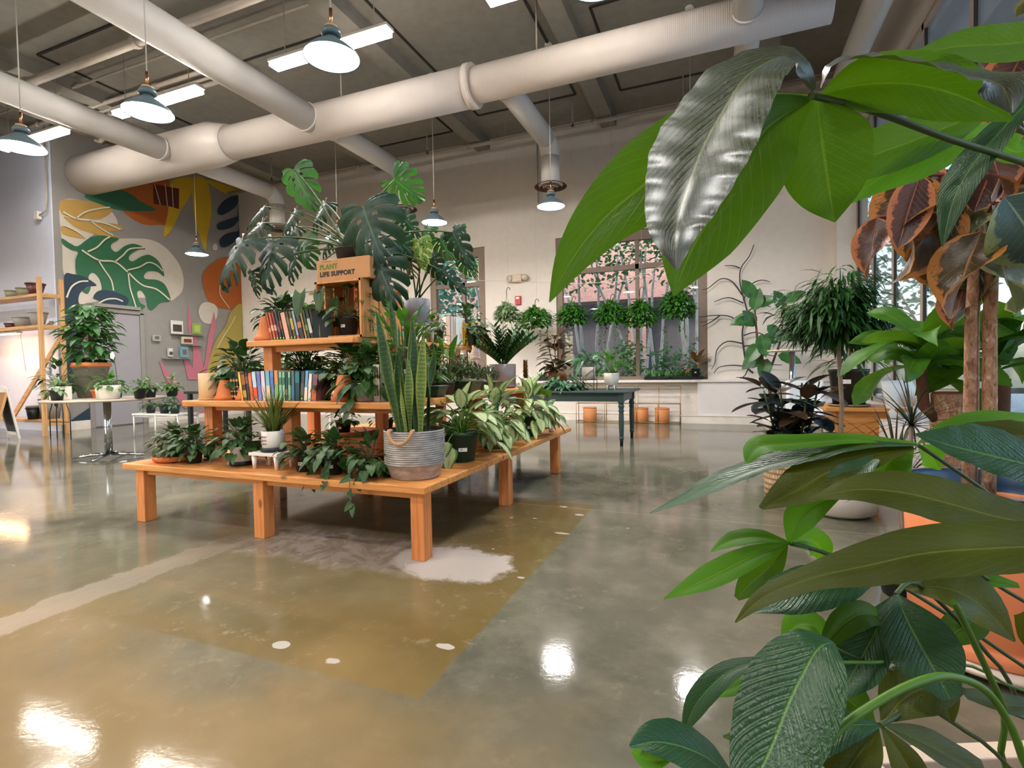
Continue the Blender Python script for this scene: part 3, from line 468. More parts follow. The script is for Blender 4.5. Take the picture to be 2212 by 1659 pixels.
M['wall'] = plain('wall_paint_warm_white', '#dcd2ca', .7, bumpy=.12, bscale=50, vary=.03)
M['wall_white'] = plain('wall_paint_white', '#cfd1e2', .7, bumpy=.1, bscale=50, vary=.02)
M['wall_mural'] = plain('wall_paint_mural_grey', '#8f8a86', .7, bumpy=.1, bscale=50, vary=.03)
M['lowwall'] = plain('low_wall_paint', '#dcd3d0', .6, vary=.02)
M['ceil'] = plain('ceiling_paint', '#857f76', .8, bumpy=.25, bscale=30, vary=.08)
M['ceilpipe'] = plain('ceiling_pipe_paint', '#a89d90', .6, vary=.05)
M['darkgap'] = plain('dark_ceiling_gap', '#2a2622', .9)
t = NT('duct_paint'); t.b.inputs['Base Color'].default_value = hx('#d8ccc4'); t.b.inputs['Roughness'].default_value = .45
w = t.add('ShaderNodeTexWave'); w.inputs['Scale'].default_value = 13; w.inputs['Distortion'].default_value = .4; w.bands_direction = 'X'
t.link(t.coord('Object'), w.inputs['Vector']); t.bump(w.outputs['Fac'], .18, .008); M['ductx'] = t.m
t = NT('duct_paint_branch'); t.b.inputs['Base Color'].default_value = hx('#dcd6d2'); t.b.inputs['Roughness'].default_value = .45
w = t.add('ShaderNodeTexWave'); w.inputs['Scale'].default_value = 13; w.inputs['Distortion'].default_value = .4; w.bands_direction = 'Y'
t.link(t.coord('Object'), w.inputs['Vector']); t.bump(w.outputs['Fac'], .10, .006); M['ducty'] = t.m
M['frame'] = plain('bronze_window_frame', '#7d6a5c', .5, vary=.03)
M['frame_lt'] = plain('storefront_mullion', '#a39488', .45, .2, vary=.03)
M['gasket'] = plain('black_gasket', '#1d1a1a', .6)
t = NT('window_glass'); t.n.remove(t.b)
tr_ = t.add('ShaderNodeBsdfTransparent'); gl = t.add('ShaderNodeBsdfGlossy'); gl.inputs['Roughness'].default_value = .02
tr_.inputs[0].default_value = (.93, .96, .96, 1)
fr = t.add('ShaderNodeFresnel'); fr.inputs[0].default_value = 1.45; mx = t.add('ShaderNodeMixShader')
t.link(t.math('MULTIPLY', fr.outputs[0], .75, True), mx.inputs[0]); t.link(tr_.outputs[0], mx.inputs[1]); t.link(gl.outputs[0], mx.inputs[2]); t.link(mx.outputs[0], t.out.inputs[0])
M['glass'] = t.m

b = MB(); b.box(((XL+XR)/2, (YF+YB)/2, -.1), (XR-XL+.6, YB-YF+.6, .2)); struct(b.build('floor', M['floor']), 'polished olive-grey concrete floor with an amber stained slab and pale patch')
b = MB(); b.box(((XL+XR)/2, (YF+YB)/2, ZC+.1), (XR-XL+.8, YB-YF+.8, .2)); struct(b.build('ceiling', M['ceil']))

def wall_with_holes(axis, pos, th, a0, a1, z0, z1, holes, name, mat):
    """axis 'x': wall runs along x at y=pos..pos+th ; 'y': runs along y at x=pos..pos+th"""
    b = MB()
    def bx(u0, u1, w0, w1):
        if u1-u0 < 1e-4 or w1-w0 < 1e-4: return
        if axis == 'x': b.box(((u0+u1)/2, pos+th/2, (w0+w1)/2), (u1-u0, abs(th), w1-w0))
        else: b.box((pos+th/2, (u0+u1)/2, (w0+w1)/2), (abs(th), u1-u0, w1-w0))
    cur = a0
    for (h0, h1, w0, w1) in sorted(holes):
        bx(cur, h0, z0, z1); bx(h0, h1, z0, w0); bx(h0, h1, w1, z1); cur = h1
    bx(cur, a1, z0, z1)
    return struct(b.build(name, mat))
W1 = (-3.27, -.25, .84, 3.86); W2 = (-6.35, -4.93, .84, 3.86)
wall_with_holes('x', YB, .22, XM-.2, XR+.3, 0, ZC, [W1, W2], 'wall_back', M['wall'])
b = MB(); b.box((XM-.1, (YM+YB)/2, ZC/2), (.2, YB-YM+.0, ZC)); struct(b.build('wall_left', M['wall_mural']), 'grey wall painted with a mural of giant leaves')
b = MB(); b.box(((XL+XM)/2, YM-.012, ZC/2), (XM-XL, .02, ZC)); struct(b.build('wall_left_return', M['wall_white']))
b = MB(); b.box((XL-.1, (YF+YM)/2, ZC/2), (.2, YM-YF+.4, ZC)); struct(b.build('wall_far_left', M['wall_white']))
wall_with_holes('x', YF-.2, .2, XL-.2, XR+.3, 0, ZC, [(-16.2, -7.5, .5, 4.6)], 'wall_front', M['wall'])
root = bpy.data.objects.new('window_4', None); COL.objects.link(root); struct(root, 'added unseen shopfront window in the front wall, letting daylight onto the left side')  # unseen opening, added to bring daylight to the left side
f = MB()
for k in range(7): f.box((-16.2+1.45*k, YF-.1, 2.55), (.07, .06, 4.1))
for z in (.55, 2.9, 4.55): f.box((-11.85, YF-.1, z), (8.7, .06, .08))
f.build('window_frame', M['frame_lt'], root); MB().box((-11.85, YF-.12, 2.55), (8.7, .008, 4.1)).build('window_pane', M['glass'], root)
# right side: low sill wall, storefront glazing, header
SZ, HZ = .52, 4.95
b = MB(); b.box((XR+.12, (YF+YB)/2, SZ/2), (.24, YB-YF, SZ)); b.box((XR+.12, (YF+YB)/2, (HZ+ZC)/2), (.24, YB-YF, ZC-HZ))
b.box((XR+.02, YB-.12, ZC/2), (.44, .24, ZC)); struct(b.build('wall_right', M['wall']))
b = MB(); b.box((1.78, (YF+YB)/2, SZ/2), (.55, YB-YF, SZ)); struct(b.build('trim_1', M['lowwall'], bevel=.01), 'white low bench wall under the right hand windows')
b = MB(); b.box((.82, YB-.08, .40), (2.5, .16, .80)); b.box((-2.0, YB-.10, .815), (9.4, .2, .05)); struct(b.build('trim_2', M['lowwall'], bevel=.005), 'white window ledge along the back wall')
b = MB(); b.box((.0, YB-.175, .07), (2.9, .025, .14)); b.box((0, YB-.18, .15), (2.9, .035, .02)); b.box((-6.9, YB-.012, .07), (10.8, .025, .14)); b.box((-6.9, YB-.018, .15), (10.8, .035, .02))
struct(b.build('baseboard_back', M['white']))
b = MB(); b.box((XM+.015, (YM+6.9)/2, .09), (.03, 6.86-YM, .18)); b.box((XM+.015, 9.35, .05), (.03, 2.6, .10)); struct(b.build('baseboard_left', M['white']))

def window_back(n, W, vm, tz, label):
    x0, x1, z0, z1 = W; y = YB+.10; root = bpy.data.objects.new('window_%d' % n, None); COL.objects.link(root); root.location = ((x0+x1)/2, y, z0)
    struct(root, label)
    ox, oz = (x0+x1)/2, z0
    def bar(a0, a1, w0, w1, d=.12, nm='window_frame'):
        return ((a0+a1)/2-ox, 0, (w0+w1)/2-oz), (a1-a0, d, w1-w0)
    f = MB(); fw = .13
    for q in (bar(x0, x0+fw, z0+.07, z1-.20), bar(x1-fw*1.3, x1, z0+.07, z1-.20), bar(x0, x1, z1-.20, z1), bar(x0, x1, z0, z0+.07)): f.box(*q)
    f.build('window_frame', M['frame'], root)
    f = MB()
    for v in vm: f.box(*bar(v-.035, v+.035, z0, z1, .09))
    f.box(*bar(x0, x1, tz-.05, tz+.05, .09)); f.build('mullion', M['frame'], root)
    g = MB(); g.box(*bar(x0+fw, x1-fw, z0+.07, z1-.2, .008)); g.build('window_pane', M['glass'], root)
window_back(1, W1, [-1.58], 3.13, 'wide brown framed window in the back wall behind the hanging baskets')
window_back(2, W2, [-5.5], 3.05, 'narrow brown framed window in the back wall behind the monstera')
# right storefront
root = bpy.data.objects.new('window_3', None); COL.objects.link(root); struct(root, 'tall storefront window wall along the right side')
f = MB(); g2 = MB()
ys = [10.45, 9.45, 8.45, 7.35, 6.1, 4.8, 3.5, 2.2, .9, -.5, -1.9, -3.3, -4.7, -5.95]
for y in ys:
    f.box((XR+.105, y, (SZ+HZ)/2), (.045, .075, HZ-SZ)); g2.box((XR+.105, y-.043, (SZ+HZ)/2), (.03, .010, HZ-SZ))
for z in (SZ+.04, 3.27, HZ-.05): f.box((XR+.105, (YF+YB)/2, z), (.045, YB-YF, .085))
f.build('window_frame', M['frame_lt'], root, bevel=.004); g2.build('gasket', M['gasket'], root)
g = MB(); g.box((XR+.12, (YF+YB)/2, (SZ+HZ)/2), (.008, YB-YF-.1, HZ-SZ)); g.build('window_pane', M['glass'], root)

# door in the mural wall
root = bpy.data.objects.new('door_1', None); COL.objects.link(root); root.location = (XM, 7.43, 0); struct(root, 'grey flush door in the mural wall with lever handle')
M['doorpaint'] = plain('door_paint', '#98949a', .5, vary=.02)
d = MB(); d.box((.012, 0, 1.24), (.024, .98, 2.44)); d.build('door_leaf', M['doorpaint'], root)
d = MB(); d.box((.02, .54, 1.26), (.05, .09, 2.52)); d.box((.02, -.54, 1.26), (.05, .09, 2.52)); d.box((.02, 0, 2.53), (.05, 1.17, .09)); d.build('door_frame', M['wall_mural'], root, bevel=.004)
d = MB(); d.lathe([(.03, 0), (.03, .012), (.012, .014), (.012, .05)], (0, 0, 0), 12); d.tube([(0, 0, .05), (.0, -.12, .05)], .011, 8)
h = d.build('door_handle', M['chrome'], root); h.location = (.024, .40, 1.0); h.rotation_euler = (0, radians(90), 0)
d = MB(); d.box((.06, 0, 0), (.10, .96, .07)); h = d.build('door_closer', M['wall_mural'], root); h.location = (0, 0, 2.62)

# mural, painted shapes lying on the wall
cols = {'cream': '#c9bfb2', 'orange': '#a8571a', 'tan': '#b8924e', 'green': '#2c6444', 'yellow': '#c9a31c', 'brown': '#5a1f08', 'navy': '#1f3547', 'pink': '#bd6f80', 'ochre': '#a8954a', 'line': '#d5cfb9'}
mats = [plain('mural_'+k, v, .65, vary=.03) for k, v in cols.items()]; keys = list(cols)
def smooth(pts, k=4):
    n = len(pts); o = []
    for i in range(n):
        p0, p1, p2, p3 = [V(pts[(i+j-1) % n]) for j in range(4)]
        for q in range(k):
            f = q/k; o.append(.5*((2*p1)+(p2-p0)*f+(2*p0-5*p1+4*p2-p3)*f*f+(3*p1-p0-3*p2+p3)*f**3))
    return o
from mathutils.geometry import tessellate_polygon
b = MB(); lay = 0
for c_, pts, sm in MU:
    lay += 1; pp = [V((p[0], p[1])) for p in pts]
    if sm: pp = smooth(pp, 4)
    pp = [V((max(YM+.01, min(YB-.01, p.x)), max(.02, min(ZC, p.y)))) for p in pp]
    x = XM+.002+lay*.0008 if False else XM+.002+lay*.0009
    ring = [V((x, p.x, p.y)) for p in pp]; k0 = len(b.v); b.v.extend([tuple(p) for p in ring])
    for tri in tessellate_polygon([[V((p.x, p.y, 0)) for p in pp]]):
        b.f.append(tuple(k0+i for i in tri)); b.mi.append(keys.index(c_)); b.sm.append(False); b.uv.append([(0, 0)]*3)
x = XM+.036
for c_, pts, w in MLN:
    P3 = [V((p[0], p[1])) for p in pts]; n = len(P3); o = []
    for i in range(n-1):
        p0, p1, p2, p3 = P3[max(0, i-1)], P3[i], P3[i+1], P3[min(n-1, i+2)]
        for q in range(5):
            f = q/5; o.append(.5*((2*p1)+(p2-p0)*f+(2*p0-5*p1+4*p2-p3)*f*f+(3*p1-p0-3*p2+p3)*f**3))
    o.append(P3[-1]); k0 = len(b.v)
    for i, p in enumerate(o):
        tg = (o[min(i+1, len(o)-1)]-o[max(i-1, 0)]).normalized(); nn = V((-tg.y, tg.x))*w*.8
        b.v.append((x, p.x+nn.x, p.y+nn.y)); b.v.append((x, p.x-nn.x, p.y-nn.y))
    for i in range(len(o)-1):
        b.f.append((k0+2*i, k0+2*i+1, k0+2*i+3, k0+2*i+2)); b.mi.append(keys.index('line')); b.sm.append(False); b.uv.append([(0, 0)]*4)
mo = b.build('leaf_mural', mats); tag(mo, 'painted mural of giant green, navy, orange and yellow leaves on the grey wall', 'mural')

# ------------------------------------------------------------------ ceiling services
b = MB()
for x in (-16, -13.2, -10.4, -7.6, -4.9, -2.1, .7): b.box((x, (YF+YB)/2, ZC-.11), (.30, YB-YF, .22))
struct(b.build('trim_3', M['ceil']), 'painted steel joists under the ceiling deck')
def seams(x0, x1, y0, y1):
    b = MB(); w = .035
    for q in (((x0+x1)/2, y0, x1-x0, w), ((x0+x1)/2, y1, x1-x0, w), (x0, (y0+y1)/2, w, y1-y0), (x1, (y0+y1)/2, w, y1-y0)): b.box((q[0], q[1], ZC-.012), (q[2], q[3], .02))
    return b
for i, q in enumerate(((-7.2, -5.3, 8.2, 10.0), (-4.5, -2.5, 6.0, 9.6), (-1.7, .3, 7.4, 9.8), (-4.6, -2.4, 3.0, 5.4), (-10, -8, 5, 8), (-7.4, -5.2, 3, 6.4))):
    struct(seams(*q).build('trim_%d' % (4+i), M['darkgap']), 'dark seam around a ceiling deck panel')
def pipe(pts, r, label, group=None, mat='ceilpipe', name='ceiling_pipe', joints=True):
    root = T(name, label, 'pipe', pts[0], 0, group); o = V(pts[0])
    MB().tube([V(p)-o for p in pts], r, 8).build('pipe_run', M[mat], root)
    if joints:
        j = MB(); p0, p1 = V(pts[0])-o, V(pts[-1])-o; L = (p1-p0).length; k = max(1, int(L/2.4))
        dv = (p1-p0).normalized()
        for i in range(k):
            c0 = p0+dv*(L*(i+.5)/k); MB.tube(j, [c0-dv*.05, c0+dv*.05], r*1.35, 8)
        j.build('coupling', M[mat], root)
    return root
pipe([(-12.2, 10.25, 5.92), (XR-.1, 10.25, 5.92)], .045, 'long white sprinkler pipe running along the top of the back wall')
pipe([(-14, 4.9, 5.72), (-1.0, 4.9, 5.72)], .065, 'thick painted pipe crossing above the row of strip lights')
pipe([(-11.6, -3, 5.95), (-11.6, 8.2, 5.95)], .12, 'round painted pipe running towards the mural above the left duct')
pipe([(-14, 5.6, 6.02), (1.6, 5.6, 6.02)], .02, 'thin conduit with junction boxes above the strip lights')
pipe([(-14, 6.1, 6.0), (-7.2, 6.1, 6.0)], .035, 'upper conduit of the bundle near the dark ceiling gap', 'conduits of the ceiling bundle')
pipe([(-14, 6.25, 5.98), (-7.2, 6.25, 5.98)], .025, 'middle conduit of the bundle near the dark ceiling gap', 'conduits of the ceiling bundle')
pipe([(-14, 6.42, 6.0), (-7.2, 6.42, 6.0)], .04, 'lower conduit of the bundle near the dark ceiling gap', 'conduits of the ceiling bundle')
pipe([(-3.6, 10.6, 4.62), (-3.6, 10.6, 5.9)], .02, 'short vertical conduit high on the back wall between the windows', joints=False)
for i, (x, y) in enumerate(((-9.9, 9.5), (-5.75, 9.7), (-2.6, 9.75), (-.6, 9.7))):
    r_ = T('sprinkler_head', ['small sprinkler above the mural corner', 'small brown sprinkler behind the left far duct branch', 'small brown sprinkler right of the right far duct elbow', 'small sprinkler over the wide window'][i], 'sprinkler', (x, y, 5.70), 0, 'sprinkler heads below the pipe')
    MB().tube([(0, 0, .05), (0, .0, .5)], .012, 6).build('drop_pipe', M['ceilpipe'], r_); MB().lathe([(.0, -.02), (.03, -.02), (.03, 0), (.012, .005), (.012, .05)], (0, 0, 0), 10).build('nozzle', M['barkdark'], r_)

def cyl(b, p0, p1, r, seg=28, mi=0): return b.tube([p0, p1], r, seg, mi)
main = T('air_duct', 'big round spiral duct crossing the room below the ceiling', 'duct', (-6, 6.95, 5.22))
def lx(x): return x+6
b = MB(); b.tube([(lx(-3.35), 0, 0), (lx(1.18), 0, 0)], .245, 32); b.build('slim_section', M['ductx'], main)
b = MB(); b.tube([(lx(-8.15), 0, .03), (lx(-3.35), 0, .0)], .285, 32); b.build('middle_section', M['ductx'], main)
b = MB(); b.tube([(lx(-12.75), 0, .10), (lx(-8.6), 0, .08), (lx(-8.15), 0, .04)], [.39, .385, .30], 32); b.build('wide_section', M['ductx'], main)
b = MB(); b.tube([(lx(-13.3), -.4, .12), (lx(-13.0), -.12, .1), (lx(-12.75), 0, .10)], [.28, .34, .39], 24); b.build('end_elbow', M['ductx'], main)
b = MB(); b.tube([(lx(-3.40), 0, 0), (lx(-3.30), 0, 0)], .305, 32); b.build('joint_band', M['ductx'], main)
for x in (-10.4, -5.7, -2.35, .15):
    b = MB(); b.tube([(lx(x), 0, .2), (lx(x), 0, .98)], .012, 6); b.build('hanger_rod', M['ceilpipe'], main)
def branch_far(x, label, r=.17, yend=9.25, zend=4.46):
    rt = T('duct_branch', label, 'duct', (x, 7.1, 5.22), 0, 'duct branches')
    MB().tube([(0, -.0, 0), (0, yend-7.1-.25, 0)], r, 20).build('duct_run', M['ducty'], rt)
    pts = [(0, yend-7.1-.25+sin(a)*.25, -.25+cos(a)*.25) for a in [radians(q) for q in range(0, 91, 15)]]
    MB().tube(pts, r, 20, cap=False).build('duct_elbow', M['ducty'], rt)
    MB().tube([(0, yend-7.1, -.25), (0, yend-7.1, zend-5.22)], r, 20).build('duct_drop', M['ducty'], rt)
    dd = MB()
    for k, (ra, z) in enumerate(((.30, 0), (.22, -.03), (.14, -.05))): dd.lathe([(ra-.06, z+.02), (ra, z-.012), (ra, z-.02), (ra-.07, z+.012)], (0, 0, 0), 20)
    dd.build('air_diffuser', M['barkdark'], rt, loc=(0, yend-7.1, zend-5.22-.01))
    MB().lathe([(r+.02, 0), (r+.02, .05)], (0, 0, 0), 20).build('collar', M['ducty'], rt, loc=(0, .12, 0)).rotation_euler = (radians(90), 0, 0)
branch_far(-2.9, 'duct branch bending down beside the lamp nearest the wide window')
branch_far(-6.1, 'duct branch bending down behind the top of the monstera')
branch_far(-9.5, 'duct branch bending down beside the mural corner')
def branch_near(x, label, y0, y1, r=.2):
    rt = T('duct_branch', label, 'duct', (x, y0, 5.22), 0, 'duct branches')
    MB().tube([(0, 0, 0), (0, y1-y0, 0)], r, 22).build('duct_run', M['ducty'], rt)
    sg = 1 if y1 > y0 else -1
    MB().tube([(0, .06*sg, 0), (0, .09*sg, 0)], r+.014, 22).build('collar', M['ducty'], rt)
branch_near(-6.2, 'thick duct branch passing over the left pendant lamp', 6.75, -4.5, .215)
branch_near(-9.45, 'duct branch on the far left above the round table', 6.6, -4.5, .2)
branch_near(.30, 'duct branch joining the main duct near its right end', 6.8, 2.5, .165)
branch_near(.32, 'duct branch behind the right end of the main duct', 7.1, 10.2, .15)
rt = T('window_duct', 'white duct running along the top of the storefront windows', 'duct', (1.62, 10.3, 5.1))
MB().tube([(0, 0, 0), (0, -14, 0)], .15, 20).build('duct_run', M['ducty'], rt)
MB().tube([(0, -.5, 0), (0, -.42, 0)], .17, 20).build('collar', M['ducty'], rt)

# pendant lamps
def emis(name, col, s):
    t = NT(name); t.b.inputs['Base Color'].default_value = hx('#ffffff'); t.b.inputs['Emission Color'].default_value = hx(col); t.b.inputs['Emission Strength'].default_value = s
    return t.m
PENDANT_E, STRIP_E, GROW_E = 95.0, 50.0, 40.0
M['e_pend'] = emis('pendant_bulb_glow', '#fffaf6', PENDANT_E); M['e_strip'] = emis('strip_diffuser_glow', '#fffaf0', STRIP_E); M['e_grow'] = emis('grow_lamp_glow', '#ffc896', GROW_E)
def pendant(label, loc):
    rt = T('pendant_lamp', label, 'lamp', loc, 0, 'pendant lamps')
    b = MB(); R = .225
    b.lathe([(R, 0), (R-.002, .012), (R-.03, .045), (.15, .085), (.095, .125), (.055, .15), (.05, .165), (.0, .168), (.046, .16), (.05, .146), (.09, .12), (.145, .08), (R-.034, .04), (R-.008, .008)], (0, 0, 0), 32)
    b.build('lamp_shade', M['shade'], rt)
    b = MB(); b.lathe([(.05, .165), (.078, .185), (.08, .205), (.062, .235), (.04, .24)], (0, 0, 0), 24); b.build('shade_neck', M['shade'], rt)
    b = MB(); b.lathe([(.05, .238), (.05, .256), (.0, .258)], (0, 0, 0), 20); b.build('wooden_cap', M['lampwood'], rt)
    b = MB(); b.tube([(0, 0, .256), (0, 0, .40)], .014, 10); b.build('copper_stem', M['copper'], rt)
    b = MB(); b.tube([(0, 0, .40), (0, 0, ZC-loc[2])], .0065, 6); b.build('lamp_cord', M['cord'], rt)
    b = MB(); b.lathe([(.06, ZC-loc[2]-.03), (.06, ZC-loc[2])], (0, 0, 0), 16); b.build('ceiling_rose', M['whitemetal'], rt)
    b = MB(); b.lathe([(.0, .010), (.12, .008), (.205, .014), (.205, .020), (.0, .04)], (0, 0, 0), 24); b.build('bulb', M['e_pend'], rt)
    return rt
pl = pendant('pendant lamp nearest the middle of the ceiling, glowing in front of a strip light', (-2.94, 3.48, 3.66))
for loc, lb in (((-5.19, 3.48, 3.66), 'pendant lamp hanging beside the thick duct branch, second from the left'),
                ((-7.25, 3.44, 3.66), 'pendant lamp at the left edge of the photo'),
                ((-9.4, 3.44, 3.66), 'pendant lamp beyond the left edge over the round table'),
                ((-2.50, 7.98, 3.66), 'pendant lamp hanging in front of the right duct drop, farthest right'),
                ((-4.62, 7.98, 3.66), 'pendant lamp hanging right of the monstera top'),
                ((-6.72, 7.98, 3.62), 'pendant lamp mostly hidden behind the big monstera leaf'),
                ((-10.4, 7.90, 3.66), 'pendant lamp hanging in front of the yellow mural leaf'),
                ((-.75, 3.48, 3.66), 'pendant lamp high over the open floor near the storefront'),
                ((-.40, 7.98, 3.66), 'pendant lamp behind the glossy money tree leaf'),
                ((-12.2, 3.44, 3.66), 'added unseen pendant lamp brightening the wall by the pale rack'), ((-14.8, 3.44, 3.66), 'added unseen pendant lamp brightening the wall beyond the rack end'), ((-12.2, -1, 3.66), 'added unseen pendant lamp brightening the left side from the front left corner'),  # extra pendants out of view, added to brighten the left wall
                ((-8.2, -1, 3.66), 'pendant lamp over the front of the room, far left'), ((-5.2, -1, 3.66), 'pendant lamp over the front of the room, left of centre'),
                ((-3.0, -1, 3.66), 'pendant lamp over the front of the room, centre'), ((-.6, -1, 3.66), 'pendant lamp over the front of the room near the storefront')):
    dup(pl, loc, None, lb)
def strip(label, loc):
    rt = T('strip_light', label, 'ceiling light', loc, 0, 'strip lights')
    MB().box((0, 0, .06), (1.85, .16, .04)).build('housing', M['whitemetal'], rt, bevel=.005)
    MB().box((0, 0, .010), (1.80, .15, .055)).build('diffuser', M['e_strip'], rt)
    for s in (-.7, .7): MB().tube([(s, 0, .08), (s, 0, ZC-loc[2])], .006, 6).build('suspension_rod', M['ceilpipe'], rt)
    return rt
sl = strip('strip light glowing behind the middle pendant lamp', (-4.55, 5.32, 5.12))
for x, y, lb in ((-7.75, 5.32, 'strip light glowing behind the second pendant from the left'), (-10.85, 5.3, 'strip light at the far left above the duct'), (-1.45, 5.32, 'strip light at the top edge above the main duct'), (-7.7, 0.2, 'strip light over the front of the room, left'), (-4.6, .2, 'strip light overhead behind the duct branch'), (-1.4, .2, 'strip light overhead near the windows')):
    dup(sl, (x, y, 5.12), None, lb)

# ------------------------------------------------------------------ outside
t = NT('outside_brick'); br = t.add('ShaderNodeTexBrick'); t.link(t.coord('Object', (1, 1, 1)), br.inputs[0])
tcx = t.add('ShaderNodeTexCoord'); sx_ = t.add('ShaderNodeSeparateXYZ'); t.link(tcx.outputs['Object'], sx_.inputs[0]); cb = t.add('ShaderNodeCombineXYZ')
t.link(sx_.outputs[0], cb.inputs[0]); t.link(sx_.outputs[2], cb.inputs[1]); t.link(cb.outputs[0], br.inputs[0])
br.inputs['Scale'].default_value = 5; br.inputs['Color1'].default_value = hx('#987068'); br.inputs['Color2'].default_value = hx('#876058'); br.inputs['Mortar'].default_value = hx('#a88f86')
t.link(br.outputs[0], t.b.inputs['Base Color']); t.b.inputs['Roughness'].default_value = .85; M['brick'] = t.m
t = NT('outside_paving'); br = t.add('ShaderNodeTexBrick'); t.link(t.coord('Object'), br.inputs[0]); br.inputs['Scale'].default_value = 3
br.inputs['Color1'].default_value = hx('#c2ccd2'); br.inputs['Color2'].default_value = hx('#aeb9c0'); br.inputs['Mortar'].default_value = hx('#8f9aa2')
t.link(br.outputs[0], t.b.inputs['Base Color']); t.b.inputs['Roughness'].default_value = .7; M['paving'] = t.m
M['ground'] = plain('outside_ground', '#8d948c', .8, vary=.15)
M['extdark'] = plain('portico_shade_and_dark_panes', '#4a464c', .6); M['exttrim'] = plain('ext_trim', '#cfd6da', .6); M['roofshingle'] = plain('roof_shingle', '#8f9aa8', .8, vary=.15)
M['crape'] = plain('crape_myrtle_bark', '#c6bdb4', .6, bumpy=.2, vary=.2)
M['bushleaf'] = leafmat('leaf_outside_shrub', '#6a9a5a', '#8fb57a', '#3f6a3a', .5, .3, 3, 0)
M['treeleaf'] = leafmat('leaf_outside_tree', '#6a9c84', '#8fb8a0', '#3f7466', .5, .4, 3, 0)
b = MB(); b.box((-4, 22, -.35), (60, 22, .2)); b.box((17.4, 3, -.35), (30, 60, .2)); struct(b.build('ground_outside', M['ground']), 'paved ground outside the windows')
b = MB(); b.box((17.3, 2, -.2), (29.6, 46, .12)); o = struct(b.build('path_outside', M['paving']), 'pale brick paved walk outside the right windows')
b = MB(); b.box((4.1, 3, 5.35), (3.4, 18, .25)); struct(b.build('added_canopy_outside', M['wall']));  # canopy added to block bright sky above the right windows
bl = T('brick_building', 'pink brick building across the walk seen through the wide back window', 'building', (-4.5, 18.5, -.3))
def wallbox(nm, c, d, m, par, bev=0): return MB().box(c, d).build(nm, M[m], par, bevel=bev)
wallbox('brick_wall', (0, 1.2, 4.5), (17, .4, 9), 'brick', bl)
for x in (-1.6, 1.8, 5.2): wallbox('brick_pier', (x, .1, 1.9), (.6, .6, 3.8), 'brick', bl)
wallbox('porch_beam', (2.2, .1, 4.1), (9.5, .7, .7), 'brick', bl)
wallbox('porch_shade_sheet', (2.2, .98, 1.9), (9.0, .04, 3.8), 'extdark', bl)  # dark sheet over the brick, shade under the porch put into its colour
wallbox('cornice', (0, .9, 8.2), (17.4, .5, .35), 'exttrim', bl)
for x in (-5.8, -3.6): 
    w_ = wallbox('building_window', (x, .98, 3.0), (1.1, .06, 1.9), 'exttrim', bl); wallbox('building_pane', (x, .94, 3.0), (.95, .04, 1.75), 'extdark', w_)
bl = T('pale_building', 'pale blue grey house with a gable seen through the narrow back window', 'building', (-17.5, 21.5, -.3))
wallbox('house_wall', (0, 0, 2.4), (7, 4, 4.8), 'exttrim', bl)
r_ = MB(); r_.poly([(-4, -2.5, 4.8), (4, -2.5, 4.8), (4, 0, 7), (-4, 0, 7)]); r_.poly([(-4, 2.5, 4.8), (-4, 0, 7), (4, 0, 7), (4, 2.5, 4.8)]); r_.poly([(-4, -2.5, 4.8), (-4, 0, 7), (-4, 2.5, 4.8)]); r_.poly([(4, -2.5, 4.8), (4, 2.5, 4.8), (4, 0, 7)]); r_.poly([(-4, -2.5, 4.8), (-4, 2.5, 4.8), (4, 2.5, 4.8), (4, -2.5, 4.8)])
r_.build('house_roof', M['roofshingle'], bl)
for x in (-2, 1.2): wallbox('house_window', (x, -2.02, 2.3), (1.2, .06, 1.6), 'extdark', bl)
bl = T('street_building', 'pale storefront building far across the walk to the right', 'building', (30, 14, -.2))
wallbox('facade', (0, 0, 2.2), (2, 26, 4.4), 'exttrim', bl)
for k in range(6): wallbox('shop_window', (-1.03, -10+4*k, 1.8), (.08, 2.8, 2.6), 'roofshingle', bl)
wallbox('awning', (-1.6, 0, 3.4), (1.2, 24, .3), 'exttrim', bl)
def scatter_leaves(b, r, c, R, n, L, W, shape='ovate', mi=0):
    for _ in range(n):
        d = rdir(r, -60, 80); q = V(c)+V((d.x*R[0], d.y*R[1], d.z*R[2]))*(r.random()**.4)
        leaf(b, q, rdir(r, -50, 40), rdir(r, 20, 90), L*r.uniform(.7, 1.3), W*r.uniform(.7, 1.2), shape, .3, .1, 1, 3, mi)
def crape(x, y, label, h=5.2, seed=1):
    r = random.Random(seed); rt = T('crape_myrtle', label, 'tree', (x, y, -.28), 0, 'trees outside the back windows')
    b = MB()
    for k in range(6):
        a = k*1.05+r.random(); p = V((.1*cos(a), .1*sin(a), 0)); pts = [p]
        d = V((cos(a)*.13, sin(a)*.13, 1)).normalized()
        for q in range(7):
            p = p+d*(h/7.5); pts.append(p); d = (d+V((r.uniform(-.10, .12)*cos(a)*1.6, r.uniform(-.1, .12)*sin(a)*1.6, 0))).normalized()
        b.tube(pts, [.055-.005*i for i in range(len(pts))], 7)
    b.build('trunk', M['crape'], rt)
    b = MB(); scatter_leaves(b, r, (0, 0, h*.86), (1.3, 1.2, 1.2), 700, .15, .09); o = b.build('crown', M['bushleaf'], rt)
for i, (x, y, lb) in enumerate(((-3.1, 13.3, 'white barked tree outside, leftmost in the wide back window'), (-1.75, 13.6, 'white barked tree outside behind the window mullion'), (-.55, 13.0, 'white barked tree outside behind the right hand hanging baskets'), (-.0, 14.6, 'white barked tree outside at the right edge of the wide window'), (-6.6, 14.5, 'white barked tree outside the narrow back window'))): crape(x, y, lb, 5.0+.3*(i % 3), 11+i)
